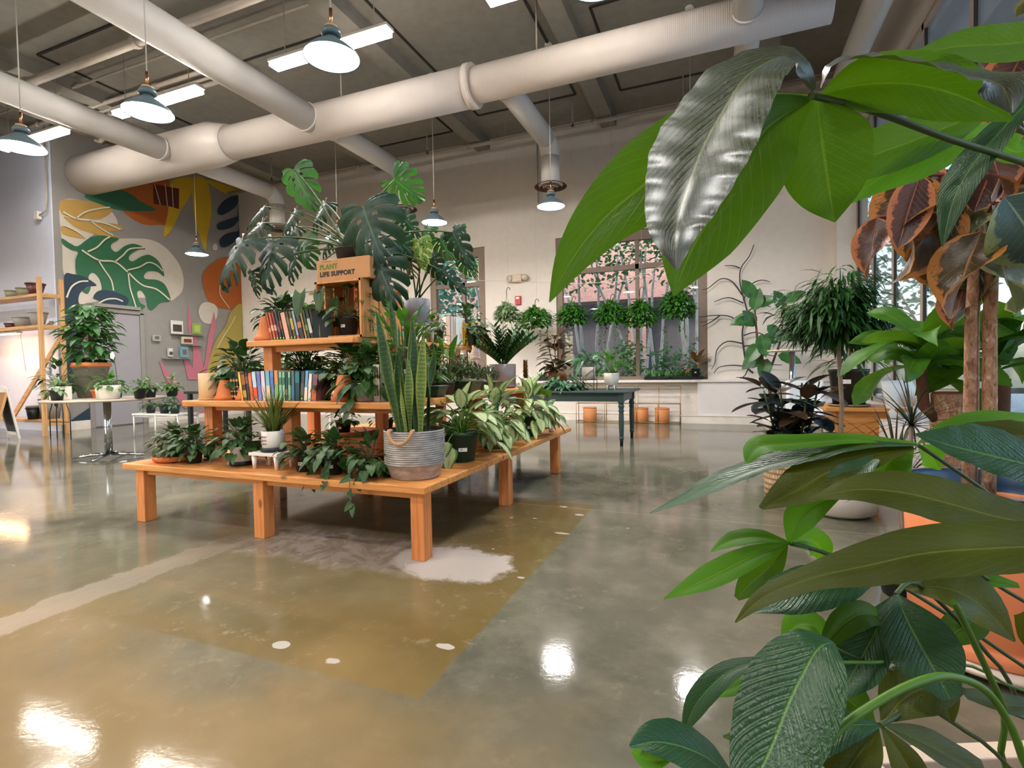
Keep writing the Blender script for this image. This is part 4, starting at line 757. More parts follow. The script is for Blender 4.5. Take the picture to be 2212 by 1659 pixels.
def shrub(x, y, R, h, label, seed, grp='shrubs outside the windows'):
    r = random.Random(seed); rt = T('garden_shrub', label, 'shrub', (x, y, -.28), 0, grp)
    b = MB(); scatter_leaves(b, r, (0, 0, h*.5), (R, R, h*.5), int(620*R/.6), .13, .07); b.build('foliage', M['bushleaf'], rt)
    b = MB()
    for k in range(5): b.tube([(0, 0, 0), (R*.4*cos(k*1.3), R*.4*sin(k*1.3), h*.6)], .012, 5)
    b.build('branches', M['bark'], rt)
for i, q in enumerate(((-3.0, 12.2, .5, 1.8, 'round shrub outside, leftmost under the wide window'), (-2.0, 12.4, .6, 2.1, 'round shrub outside under the window mullion'), (-1.1, 12.1, .5, 1.9, 'round shrub outside behind the peace lily'), (-.3, 12.4, .6, 2.1, 'round shrub outside behind the croton'), (-5.4, 12.5, .6, 2.1, 'round shrub outside the narrow back window'), (-6.6, 12.6, .5, 1.8, 'round shrub outside, left part of the narrow window'))): shrub(*q, 31+i)
def bigtree(x, y, h, R, label, seed):
    r = random.Random(seed); rt = T('street_tree', label, 'tree', (x, y, -.28), 0, 'street trees')
    b = MB(); b.tube([(0, 0, 0), (.1, 0, h*.4), (0, .1, h*.75)], [.16, .12, .05], 9)
    for k in range(5): b.tube([(.05, 0, h*.4), (R*.6*cos(k*1.25), R*.6*sin(k*1.25), h*.75)], [.06, .02], 6)
    b.build('trunk', M['bark'], rt)
    b = MB(); scatter_leaves(b, r, (0, 0, h*.75), (R, R, h*.3), 800, .3, .17); b.build('crown', M['treeleaf'], rt)
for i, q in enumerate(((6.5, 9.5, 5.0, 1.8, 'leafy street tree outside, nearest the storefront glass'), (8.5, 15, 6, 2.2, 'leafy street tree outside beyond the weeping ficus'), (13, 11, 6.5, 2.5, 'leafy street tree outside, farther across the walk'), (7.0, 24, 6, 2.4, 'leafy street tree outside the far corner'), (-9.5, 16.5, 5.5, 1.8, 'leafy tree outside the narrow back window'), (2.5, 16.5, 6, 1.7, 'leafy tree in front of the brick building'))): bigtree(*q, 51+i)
# ------------------------------------------------------------------ tiered display stand
def platform(name, label, x0, x1, y0, y1, zt, legs, th=.045, lw=.09, base=0, parent=None):
    ox, oy = (x0+x1)/2, (y0+y1)/2
    rt = T(name, label, 'display bench', (ox, oy, base), 0, 'tiers of the wooden plant display'); zt -= base
    n = max(2, round((y1-y0)/.29)) if (y1-y0) < 5 else 10; w = (y1-y0)/n
    for i in range(n):
        MB().box((0, y0+w*(i+.5)-oy, zt-th/2), (x1-x0, w-.004, th)).build('top_board', M['wood_x'], rt, bevel=.007)
    for (x, y) in legs: MB().box((x-ox, y-oy, (zt-th)/2), (lw, lw, zt-th)).build('leg', M['wood_z'], rt, bevel=.004)
    for y in sorted(set(q[1] for q in legs)): MB().box((0, y-oy, zt-th-.02), (x1-x0-.25, .04, .04)).build('cross_rail', M['wood_x'], rt)
    return rt
platform('display_bench', 'lowest and widest tier of the orange wooden plant display, standing on the floor', -4.20, -1.56, 2.52, 5.62, .44,
         [(x, y) for y in (2.60, 3.88, 5.24) for x in (-4.055, -2.865, -1.635)])
platform('display_bench', 'second tier of the wooden plant display with the long row of pastel books', -3.86, -1.88, 2.76, 5.35, .90,
         [(x, y) for y in (2.95, 4.05, 5.15) for x in (-3.76, -2.95, -1.97)], base=.44)
platform('display_bench', 'third tier of the wooden plant display with books, crate and grey pot', -3.42, -2.40, 2.98, 4.87, 1.35,
         [(x, y) for y in (3.12, 4.7) for x in (-3.30, -2.52)], base=.90)
platform('display_bench', 'topmost small wooden tier behind the cardboard sign', -3.17, -2.50, 3.46, 3.86, 1.80,
         [(x, y) for y in (3.54, 3.78) for x in (-3.05, -2.60)], base=1.35)

# ------------------------------------------------------------------ pots
def pot_mb(r0, r1, h, rim=.0, rimh=.0, th=.006, foot=0, seg=28):
    b = MB(); pr = [(r0*.9, 0), (r0, .004)]
    if foot: pr = [(r0*.8, 0), (r0*.86, foot), (r0, foot*1.2)]
    if rim: pr += [(r1-rim*.2, h-rimh), (r1+rim, h-rimh+.003), (r1+rim, h), (r1+rim-th*1.5, h), (r1-th*1.3, h-rimh), (r0*.9, h*.35), (0, h*.35)]
    else: pr += [(r1, h-.003), (r1-th*.5, h), (r1-th, h-.003), (r0*.93, h*.35), (0, h*.35)]
    b.lathe(pr, (0, 0, 0), seg); return b
def soil(r, z, rt, dx=0, dy=0):
    b = MB(); b.lathe([(r, z-.01), (r*.6, z+.004), (0, z+.008)], (dx, dy, 0), 20); return b.build('soil', M['soil'], rt)
def sticker(rt, r, z, ang, w=.03, h=.02):
    b = MB(); rows = []
    for i in range(4):
        a = ang+(i/3-.5)*w/r; rows.append([V((cos(a)*(r+.0015), sin(a)*(r+.0015), z-h/2)), V((cos(a)*(r+.0015), sin(a)*(r+.0015), z+h/2))])
    b.quad_grid(rows); o = b.build('price_label', M['label'], rt)
    b = MB(); a = ang-.18*w/r
    p = V((cos(a)*(r+.0028), sin(a)*(r+.0028), z)); tg = V((-sin(a), cos(a), 0)); 
    for k in range(3): b.poly([p+tg*(-.004)+V((0, 0, -.005+.004*k)), p+tg*.003*(1+k)+V((0, 0, -.005+.004*k)), p+tg*.003*(1+k)+V((0, 0, -.0025+.004*k)), p+tg*(-.004)+V((0, 0, -.0025+.004*k))])
    b.build('label_print', M['ink'], o)
def pot(kind, rt, s=1.0, lab=None):
    """returns soil height, inner radius"""
    if kind == 'nursery':
        b = pot_mb(.048*s, .062*s, .11*s, .003*s, .014*s); b.build('nursery_pot', M['black'], rt); soil(.056*s, .095*s, rt)
        if lab is not None: sticker(rt, .056*s, .055*s, lab, .035, .022)
        return .095*s, .05*s
    if kind == 'green':
        b = pot_mb(.075*s, .10*s, .17*s, .004*s, .02*s); b.build('nursery_pot', M['dkgreenpot'], rt); soil(.09*s, .15*s, rt)
        if lab is not None: sticker(rt, .089*s, .075*s, lab, .062, .026)
        return .15*s, .085*s
    if kind == 'terra':
        b = pot_mb(.06*s, .085*s, .15*s, .009*s, .035*s); b.build('clay_pot', M['terracotta'], rt); soil(.078*s, .135*s, rt); return .135*s, .07*s
    if kind == 'whitecup':
        b = pot_mb(.072*s, .076*s, .14*s, 0); b.build('ceramic_pot', M['white'], rt); soil(.07*s, .13*s, rt)
        c_ = MB(); c_.lathe([(.075*s, 0), (.083*s, .006), (.085*s, .032*s), (.079*s, .034*s), (.078*s, .012), (0, .01)], (0, 0, -.004), 28); c_.build('saucer', M['black'], rt); return .13*s, .065*s
    if kind == 'white':
        b = pot_mb(.08*s, .09*s, .13*s, 0); b.build('ceramic_pot', M['white'], rt); soil(.083*s, .12*s, rt); return .12*s, .08*s
foli = lambda b, mat, rt, nm='foliage': b.build(nm, M[mat] if isinstance(mat, str) else [M[x] for x in mat], rt)

def mound(b, st, r, z0, R, H, n, L, W, shape='ovate', trail=0, droop=.8, fold=.12, nu=1, nv=4, lobe=0, mi=(0,), sag=1.2):
    """leafy mound over a pot: leaf stalks leave the soil and arch outward"""
    for i in range(n):
        d = rdir(r, 15, 88); ln = sqrt((R*cos(math.asin(min(1, d.z))))**2+(H*d.z)**2)*r.uniform(.55, 1.05)
        p0 = V((r.uniform(-.02, .02), r.uniform(-.02, .02), z0)); pts, dd = arch(p0, d, ln, sag*r.uniform(.6, 1.2), 5)
        if st is not None and i % 2 == 0: st.tube(pts, .0018+L*.012, 4, cap=False)
        n_ = V((0, 0, 1))+V((d.x, d.y, 0))*.6
        leaf(b, pts[-1], (dd+V((d.x, d.y, 0))*.5).normalized(), n_, L*r.uniform(.7, 1.2), W*r.uniform(.75, 1.2), shape, droop, fold, nu, nv, r.choice(mi), 0, lobe)
    for i in range(trail):
        a = r.uniform(0, 2*pi); e = V((cos(a), sin(a), .25)); pts, dd = arch((0, 0, z0), e, R*r.uniform(.9, 1.5), 3.0, 7)
        if st is not None: st.tube(pts, .002, 4, cap=False)
        for q in pts[2:]: leaf(b, q, rdir(r, -60, 0, a+r.uniform(-1, 1)), V((cos(a), sin(a), .6)), L*r.uniform(.7, 1), W*r.uniform(.7, 1), shape, droop, fold, nu, nv, r.choice(mi), 0, lobe)

def potted(name, label, loc, kind, s, leafmat_, n, R, H, L, W, shape='heart', trail=0, seed=1, lab=None, cat='plant', group=None, stem='stemdark', **kw):
    r = random.Random(seed); rt = T(name, label, cat, loc, r.uniform(0, 6.28)*0, group)
    z, ri = pot(kind, rt, s, lab); b = MB(); st = MB()
    mound(b, st, r, z, R, H, n, L, W, shape, trail, **kw)
    foli(b, leafmat_, rt); st.build('stems', M[stem], rt); return rt
BT = .441; T2_ = .901
# front edge of the lowest tier
sc = T('clay_saucer', 'wide shallow terracotta saucer at the left end of the lowest tier', 'saucer', (-3.90, 2.74, BT))
MB().lathe([(.12, 0), (.155, .012), (.17, .045), (.16, .048), (.145, .016), (0, .012)], (0, 0, 0), 36).build('dish', M['terracotta'], sc)
potted('trailing_philodendron', 'bushy dark philodendron sitting in the wide clay saucer', (-3.93, 2.75, BT+.013), 'nursery', 1.0, 'philo2', 120, .21, .15, .065, .062, 'heart', 4, 3, group='small philodendrons on the lowest tier')
potted('trailing_philodendron', 'dark philodendron in a black pot just right of the clay saucer', (-3.66, 2.70, BT), 'nursery', 1.0, 'philo', 110, .19, .18, .07, .064, 'heart', 3, 4, group='small philodendrons on the lowest tier')
potted('trailing_philodendron', 'philodendron in a white pot with painted marks and black saucer', (-3.24, 2.76, BT), 'whitecup', 1.0, 'philo', 120, .20, .20, .075, .068, 'heart', 4, 5)
potted('trailing_philodendron', 'philodendron trailing over the board edge right of the white stand', (-2.60, 2.70, BT), 'nursery', 1.05, 'philo2', 85, .19, .16, .072, .066, 'heart', 6, 6, lab=-1.2)
potted('trailing_philodendron', 'philodendron in a black pot with a white tag, middle of the front edge', (-2.33, 2.68, BT), 'nursery', 1.05, 'philo', 85, .19, .16, .078, .07, 'heart', 5, 8, lab=-1.3)
potted('trailing_philodendron', 'philodendron with one long hanging vine, just left of the metal planter', (-2.05, 2.68, BT), 'nursery', .95, 'philo', 66, .15, .17, .078, .07, 'heart', 4, 9)
rt = T('hanging_vine', 'single vine of leaves hanging below the board left of the metal planter', 'vine', (-2.06, 2.54, .47))
b = MB(); st = MB(); pts = [(0, .04, .02), (0, -.04, 0), (.0, -.05, -.08), (.015, -.05, -.15)]; st.tube(pts, .002, 5)
for p, d in zip(pts[1:]+[(.02, -.05, -.17)], ((-.5, -.5, -.2), (.5, -.4, -.4), (-.6, -.3, -.6), (.3, -.4, -.7))): leaf(b, p, d, (0, -1, .2), .07, .055, 'heart', .3, .1, 2, 5, 0, 0, .2)
st.build('vine_stem', M['stemdark'], rt); foli(b, 'philo', rt)
# little white stand with spiky plant
rt = T('mini_stand', 'small white slatted stand under the spiky grass plant', 'plant stand', (-2.90, 2.72, BT))
for k in range(3): MB().box((0, -.06+.06*k, .105), (.26, .055, .022)).build('slat', M['white'], rt, bevel=.003)
for x in (-.1, .1):
    for y in (-.065, .065): MB().lathe([(.011, 0), (.019, .094)], (x, y, 0), 12).build('leg', M['white'], rt)
rt = T('spiky_grass', 'spiky olive grass plant in a white cup with purple writing', 'plant', (-2.90, 2.73, BT+.118))
z, ri = pot('whitecup', rt, 1.02); b = MB(); r = random.Random(12)
for i in range(95):
    d = rdir(r, 38, 88); leaf(b, (r.uniform(-.03, .03), r.uniform(-.03, .03), z), d, (0, 0, 1), r.uniform(.20, .37), .013, 'grass', .35*r.random(), .3, 1, 5)
foli(b, 'dra_tips', rt)
M['script_ink'] = plain('script_ink', '#b08a9a', .7)
b = MB(); r = random.Random(5)
for row in range(3):
    for k in range(5):
        a0 = -2.15+k*.17; pts = []
        for q in range(6): a = a0+q*.026; pts.append((cos(a)*.0785, sin(a)*.0785, .105-.024*row+.008*sin(q*2.1+k+row)))
        b.tube(pts, .0012, 4)
b.build('painted_writing', M['script_ink'], rt)
# galvanised planter with snake plants
rt = T('metal_planter', 'ribbed galvanised metal planter with rope handles on the bench corner', 'planter', (-1.785, 2.78, BT)); rt.scale = (.88, .88, .88)
t = NT('galvanised_metal'); nn = t.noise(t.coord('Object', (1, 1, 3)), 9, 5, .6)
t.link(t.ramp(nn, [(.3, hx('#857f7a')), (.6, hx('#b3aaa3')), (.8, hx('#d2c9c2'))]), t.b.inputs['Base Color']); t.b.inputs['Metallic'].default_value = .35; t.b.inputs['Roughness'].default_value = .5; t.bump(nn, .3, .004); M['galv'] = t.m
pr = [(.165, 0), (.17, .005), (.185, .05), (.205, .095)]
for k in range(15): pr += [(.2075, .10+.0147*k), (.2135, .105+.0147*k), (.2135, .109+.0147*k), (.2075, .1135+.0147*k)]
pr += [(.214, .325), (.214, .335), (.203, .335), (.200, .30), (.19, .12), (0, .12)]
MB().lathe(pr, (0, 0, 0), 44).build('planter_body', M['galv'], rt)
MB().lathe([(.19, .29), (.203, .335), (.208, .338), (.196, .28), (.19, .27)], (0, 0, 0), 36).build('liner', M['black'], rt)
soil(.19, .30, rt)
M['rope'] = plain('jute_rope', '#b98a62', .9, bumpy=.8, bscale=120)
for s, a0 in ((1, radians(-82)), (1, radians(98))):
    c_ = V((cos(a0), sin(a0), 0)); tg = V((-sin(a0), cos(a0), 0)); b = MB(); pts = []
    for q in range(15):
        f = q/14*pi; pts.append(c_*(.222+.03*sin(f))+tg*(.085*cos(f))+V((0, 0, .315-.055*sin(f)+.03*(abs(cos(f))**3))))
    b.tube([c_*.19+tg*.08+V((0, 0, .345))]+pts+[c_*.19-tg*.08+V((0, 0, .345))], .0125, 8); b.build('rope_handle', M['rope'], rt)
sp_ = T('snake_plant', 'tall banded snake plant growing from the galvanised planter', 'plant', (-1.785, 2.78, BT+.268))
r = random.Random(3)
M['snake_edge'] = leafmat('leaf_snake_yellow', '#5f7634', '#5a6a2a', '#52692a', .4, .05, 3, .02, band='#87965a', edge='#8a943f')
specs = [(-.10, -.06, .80, -.13, .0, .075, 0), (-.05, -.09, .86, -.02, -.02, .07, 0), (.02, -.08, .52, .02, -.02, .055, 1), (.09, -.04, .60, .07, .0, .075, 1), (-.02, .02, .74, .02, .02, .08, 0), (.05, .03, .66, .06, .0, .07, 0), (-.08, .04, .70, -.06, .04, .07, 0), (.0, -.11, .42, -.03, -.02, .05, 1), (.10, .05, .56, .10, .03, .06, 0), (-.12, .0, .62, -.12, .02, .06, 0), (.04, -.03, .70, .0, .03, .065, 0)]
for x, y, L, dx, dy, w, m_ in specs:
    b = MB(); leaf(b, (x*.75, y*.75, 0), (dx-.03, dy, .8), (r.uniform(-.3, .5), -1, 0), L, w*1.02, 'sword', .10*r.uniform(-1, 1.6), .3, 3, 12, 0, r.uniform(-.9, .9), 0, .03); b.build('snake_leaf', M['snake'] if not m_ else M['snake_edge'], sp_)
# broad crown plant behind the snake leaves
potted('leafy_umbrella_plant', 'dark leafy plant whose crown tops the snake plant leaves', (-2.05, 3.10, .901), 'nursery', 1.5, 'pothos', 150, .17, .47, .12, .055, 'lance', 0, 21, sag=.5, stem='stemdark')
potted('leafy_umbrella_plant', 'broad leaved plant with upward lime leaves right of the snake plant', (-2.06, 3.72, T2_), 'nursery', .95, 'pothos', 30, .15, .32, .15, .05, 'lance', 0, 22, sag=.35)
# aglaonemas along the right board
for i, (x, y, s, lb, n) in enumerate(((-1.76, 3.36, 1.25, 'pale striped aglaonema nearest the metal planter', 40), (-1.77, 3.98, 1.2, 'pale striped aglaonema, middle of the three on the right board', 34), (-1.77, 4.80, 1.25, 'pale striped aglaonema, farthest of the three on the right board', 40))):
    potted('aglaonema', lb, (x, y, BT), 'green', s, ('aglo', 'aglo'), int(n*1.8), .27, .30, .20, .105, 'ovate', 0, 31+i, lab=-1.0, group='striped aglaonemas on the right board', sag=1.5, fold=.2, nu=2, nv=6, stem='stem')
potted('alocasia', 'small plant with dark arrow leaves at the far right corner of the lowest tier', (-1.80, 5.45, BT), 'nursery', 1.1, 'pothos', 10, .22, .34, .2, .12, 'heart', 0, 35, lab=-1.0, sag=.5, nu=2, nv=6, lobe=.35)
rt = T('white_bottle', 'small white bottle beside the farthest aglaonema', 'bottle', (-1.66, 5.20, BT))
MB().lathe([(.025, 0), (.03, .005), (.03, .09), (.012, .12), (.012, .15)], (0, 0, 0), 16).build('bottle_body', M['white'], rt); MB().lathe([(.014, .15), (.014, .17), (0, .172)], (0, 0, 0), 12).build('cap', M['white'], rt)
# things in the middle of the lowest tier
rt = T('clay_saucer', 'brown clay saucer under the second tier holding a small plant', 'saucer', (-3.62, 4.42, BT))
MB().lathe([(.22, 0), (.26, .012), (.275, .05), (.262, .052), (.25, .018), (0, .012)], (0, 0, 0), 40).build('dish', plain('brown_clay', '#9a5630', .7), rt)
for i, (x, y, lb) in enumerate(((-3.66, 4.36, 'small leafy plant standing in the brown clay saucer'), (-3.32, 4.62, 'small leafy plant in a black pot right of the brown saucer'), (-3.12, 4.90, 'small leafy plant near the rear leg under the second tier'), (-2.35, 4.6, 'small variegated plant under the right side of the second tier'))):
    potted('small_foliage_plant', lb, (x, y, BT+(.013 if i == 0 else 0)), 'nursery', 1.3, 'pothos' if i < 3 else 'pothos_pale', 34, .16, .17, .09, .05, 'ovate', 0, 41+i, lab=-1.4, group='small plants under the second tier')
potted('small_foliage_plant', 'grey green variegated plant behind the white pot philodendron', (-3.35, 3.25, BT), 'terra', .8, 'pothos_pale', 26, .14, .16, .10, .05, 'ovate', 0, 47)
b = T('soap_box', 'small white box on the lowest tier behind the first aglaonema', 'box', (-2.05, 4.0, BT)); MB().box((0, 0, .05), (.12, .12, .10)).build('carton', M['label'], b, bevel=.003); MB().box((0, 0, .103), (.122, .122, .006)).build('carton_lid', M['white'], b)

# ------------------------------------------------------------------ second tier
T2 = .901
rt = T('cylinder_pot', 'large blond cylinder pot at the left end of the second tier', 'pot', (-3.74, 2.93, T2))
MB().lathe([(.085, 0), (.092, .006), (.092, .205), (.088, .207), (.084, .203), (.084, .1), (0, .1)], (0, 0, 0), 40).build('pot_body', M['beigepot'], rt)
MB().lathe([(.09, -.0), (.096, .0), (.096, .012), (.09, .012)], (0, 0, 0), 36).build('foot_dish', M['pine_x'], rt); soil(.083, .17, rt)
def upturned(label, loc, s=1.0):
    rt = T('clay_pot', label, 'pot', loc, 0, 'upturned clay pots')
    MB().lathe([(.086*s, 0), (.086*s, .03*s), (.078*s, .033*s), (.060*s, .10*s), (.043*s, .172*s), (.040*s, .178*s), (.012*s, .178*s), (.0, .178*s)], (0, 0, 0), 32).build('pot_body', M['terracotta'], rt)
    MB().lathe([(.091*s, 0), (.091*s, .033*s), (.085*s, .036*s), (.085*s, 0)], (0, 0, 0), 32).build('pot_rim', M['terracotta'], rt); return rt
upturned('upturned clay pot between the blond pot and the black books', (-3.56, 2.90, T2), .85)
upturned('upturned clay pot behind the spiky grass, left end of the pastel books', (-3.38, 2.93, T2), .80)
upturned('upturned clay pot at the right end of the pastel books', (-2.40, 2.88, T2), 1.0)
upturned('upturned clay pot at the left end of the top row of books', (-3.32, 3.10, 1.351), 1.08)

def book(label, loc, w, h, dpt, tilt, col, bands=(), dot=False, group=None, dotc='sticker', pagecol='#d8ccb4', rz=0):
    """upright book; spine faces the camera side (-y); tilt about y"""
    rt = T('book', label, 'book', loc, 0, group); rt.rotation_euler = (0, tilt, rz)
    m_ = P(col, .45); b = MB()
    b.box((0, .002, h/2), (w, .004, h)); b.box((-w/2+.0015, dpt/2, h/2), (.003, dpt, h)); b.box((w/2-.0015, dpt/2, h/2), (.003, dpt, h)); b.build('cover', m_, rt)
    MB().box((0, dpt/2+.001, h/2), (w-.006, dpt-.006, h-.008)).build('pages', P(pagecol, .8), rt)
    for (z0, z1, c2) in bands: MB().box((0, -.0006, h*(z0+z1)/2), (w*.86, .0012, h*(z1-z0))).build('spine_band', P(c2, .5), rt)
    if dot:
        b = MB(); b.lathe([(min(.008, w*.42), -.001), (min(.008, w*.42), .001), (0, .0012)], (0, 0, 0), 14); o = b.build('sticker', M[dotc], rt); o.location = (0, -.001, h*.07); o.rotation_euler = (radians(90), 0, 0)
    return rt
# lower row, left to right (width m, height, colour, bands, dot)
G1 = 'pastel row of books on the second tier'
low = [(.018, .215, '#f0b040', ((.4, .9, '#f6c860'),), 0, 'thin yellow book at the left end of the pastel row', -.14),
 (.030, .213, '#3a2418', ((.55, .9, '#a85a28'), (.1, .35, '#b8924a')), 0, 'brown and gold book, second in the pastel row', -.12),
 (.022, .21, '#2a2630', ((.6, .85, '#7a5a5a'),), 0, 'thin black book right of the brown and gold one', -.12),
 (.027, .205, '#d8603a', ((.5, .9, '#e07a50'),), 0, 'red orange book in the pastel row', -.11),
 (.033, .213, '#b8d4e0', ((.05, .45, '#e0502a'), (.7, .9, '#c4dde8')), 0, 'light blue book with a red lower spine', -.10),
 (.030, .214, '#7f84c4', ((.5, .9, '#6f78c4'),), 0, 'violet blue book in the pastel row', -.08),
 (.032, .216, '#dccad6', ((.3, .6, '#e0d0dc'),), 0, 'pale lilac book in the pastel row', -.07),
 (.032, .218, '#6fb4c8', ((.05, .5, '#e0cba8'),), 0, 'teal book with cream lower spine', -.05),
 (.028, .216, '#6f86c8', ((.4, .8, '#5a74c8'),), 1, 'cobalt blue book with green sticker', -.04),
 (.030, .217, '#e09a50', ((.05, .55, '#7fb06a'),), 1, 'orange to green book with green sticker', -.02),
 (.024, .208, '#86c0a4', ((.55, .8, '#3f7a62'),), 0, 'mint green book, first of the mint four', 0),
 (.022, .207, '#8cc6aa', ((.55, .8, '#3f7a62'),), 0, 'mint green book, second of the mint four', 0),
 (.018, .205, '#1f4a4a', ((.2, .4, '#8a6a3a'),), 0, 'thin dark teal book between the mint ones', 0),
 (.022, .207, '#84bc9c', ((.55, .8, '#3f7a62'),), 0, 'mint green book, last of the mint ones', 0),
 (.024, .212, '#5a6878', ((.1, .5, '#3f7898'),), 0, 'slate blue book in the pastel row', .02),
 (.036, .213, '#12404e', ((.6, .95, '#1f7a80'),), 0, 'wide dark teal book in the pastel row', .03),
 (.026, .208, '#45403e', ((.2, .6, '#5f5a58'),), 1, 'charcoal book with green sticker', .09),
 (.024, .212, '#68aad4', ((.02, .45, '#e8dcd0'),), 0, 'blue and white book near the clay pot', .10),
 (.024, .190, '#eadfce', ((.5, .8, '#f0e6d8'),), 1, 'cream book with green sticker', .11),
 (.038, .185, '#8a5a5a', ((.05, .4, '#c8704a'), (.6, .9, '#7a5068')), 0, 'wide mauve book leaning on the clay pot', .12)]
x = -3.345
for (w, h, col, bands, dot, lb, tl) in low:
    w *= 1.27; x += w/2; book(lb, (x+(-.0 if tl < 0 else 0), 2.86, T2), w, h, .145, tl, col, bands, dot, G1); x += w/2+.0015
G2 = 'dark leaning row of books on the third tier'
up = [(.022, .222, '#b8402e', ((.3, .45, '#e08a70'),), 0, 'red book leaning on the upturned clay pot'), (.022, .222, '#c85a32', ((.35, .55, '#f0b090'),), 1, 'orange red book, second in the leaning row'), (.022, .22, '#8f2a2a', ((.35, .55, '#e0a090'),), 1, 'dark red book in the leaning row'),
 (.024, .222, '#2c2238', ((.3, .5, '#6a4a5a'),), 1, 'purple black book in the leaning row'), (.020, .218, '#1e1a1c', ((.4, .7, '#8a3a3a'),), 1, 'thin black book in the leaning row'), (.038, .216, '#e8a890', (), 0, 'wide salmon pink book in the leaning row'),
 (.024, .222, '#34362e', ((.5, .8, '#5a5a4a'),), 1, 'dark olive book in the leaning row'), (.024, .221, '#5a4a1c', ((.35, .75, '#c0a040'),), 1, 'golden brown book in the leaning row'), (.022, .222, '#8fa0b8', ((.05, .15, '#c03a3a'),), 0, 'light blue grey book in the leaning row'),
 (.036, .222, '#241a26', ((.4, .6, '#c0704a'),), 0, 'black book with copper spine band'), (.018, .218, '#b08a4a', (), 0, 'thin tan book in the leaning row'), (.022, .216, '#24442c', ((.3, .5, '#6a8a5a'),), 0, 'dark green book in the leaning row'),
 (.026, .222, '#161c1a', ((.2, .7, '#cfd0c4'),), 0, 'black book with white spine lettering'), (.026, .222, '#1f2e22', ((.1, .3, '#7a8a6a'),), 0, 'forest green book beside the dark cover'), (.016, .222, '#e0963a', ((.1, .5, '#c8b04a'),), 0, 'thin orange book at the right end of the leaning row')]
x = -3.225
for k, (w, h, col, bands, dot, lb) in enumerate(up):
    w *= 1.18; x += w/2; book(lb, (x, 3.04, 1.351), w, h, .145, -.24 if k < 14 else -.05, col, bands, dot, G2); x += w/2+.004
# dark cover facing out with illegible white lettering
rt = book('black cover book with white lettering shown behind the big leaf', (-2.795, 3.025, 1.351), .022, .205, .135, 0, '#1c2624', (), False, None, rz=-1.05)
for k, (z, w_) in enumerate(((.165, .07), (.145, .08), (.11, .06))): MB().box((-.0125, .07, z), (.002, w_, .010)).build('cover_lettering', P('#c9d4d0', .5), rt)
# standing cream books near the metal planter
book('thick cream book with tall black spine lettering on the second tier', (-2.12, 2.86, T2), .055, .245, .15, 0, '#d9cdc2', ((.62, .93, '#c4b8ae'), (.15, .45, '#c4b8ae')), False)
for s in (-1, 1):
    for z0, z1 in ((.62, .92), (.15, .45)):
        o = MB().box((s*.010, -.0014, (z0+z1)/2*.245), (.007, .001, (z1-z0)*.245)).build('spine_letters', M['ink'], bpy.data.objects[[q.name for q in COL.objects if q.get('label', '').startswith('thick cream')][0]])
book('plain pinkish cream book right of the lettered cream one', (-2.02, 2.92, T2), .09, .21, .14, 0, '#c9bdb2', (), False)
# black box of books in front of left stake plant
for k, (x, c1, c2) in enumerate(((-3.485, '#1c1a18', '#c9a05a'), (-3.455, '#221c16', '#b8924a'), (-3.425, '#14161c', '#c0a050'))):
    book(['black book with gold spine marks, leftmost of three by the clay pots', 'black book with gold spine marks, middle of three by the clay pots', 'black book with gold spine marks, rightmost of three by the clay pots'][k], (x, 2.90, T2), .026, .175, .14, -.06, c1, ((.1, .2, c2), (.35, .4, c2), (.55, .6, c2), (.8, .9, c2)), False, 'three black books by the clay pots')
book('black and yellow paperback shown from the front behind the grass', (-3.31, 3.08, T2), .02, .18, .13, 0, '#20201c', ((.7, .9, '#e0a020'),), False, rz=-1.3)
# plants on second tier
potted('trailing_philodendron', 'tall leafy plant in a slim grey pot left on the second tier', (-3.60, 3.10, T2), 'nursery', 1.5, 'philo', 190, .21, .27, .095, .07, 'ovate', 0, 61)
rt = potted('pale_monstera_vine', 'white variegated vine on a stake behind the left plants', (-3.62, 3.75, T2), 'nursery', 1.3, 'pothos_pale', 26, .16, .55, .12, .09, 'heart', 0, 62, sag=.3, nu=2, nv=5, lobe=.2)
MB().tube([(0, 0, .08), (.01, 0, .75)], .008, 6).build('stake', M['pine_z'], rt)
potted('trailing_hoya', 'trailing plant with long grey green leaves in a white pot on the second tier', (-2.25, 2.93, T2), 'white', .95, 'philo', 95, .20, .22, .11, .065, 'ovate', 6, 63, sag=1.4)
potted('trailing_hoya', 'bushy plant hanging over the right end of the pastel books', (-2.50, 3.08, T2), 'nursery', 1.6, 'philo', 150, .22, .22, .10, .075, 'ovate', 5, 64)
potted('leafy_bush', 'bright green bushy plant between the tiers behind the pastel books', (-3.38, 3.55, T2), 'terra', 1.2, 'pothos', 260, .22, .32, .09, .07, 'ovate', 0, 65)
potted('leafy_bush', 'dark fern like plant between the tiers right of the bright one', (-2.70, 3.75, T2), 'terra', 1.2, 'philo', 210, .22, .32, .12, .045, 'lance', 0, 66)
potted('leafy_bush', 'dark leafy plant under the third tier near the right post', (-2.28, 3.9, T2), 'nursery', 1.4, 'philo', 110, .18, .24, .12, .05, 'lance', 0, 67)
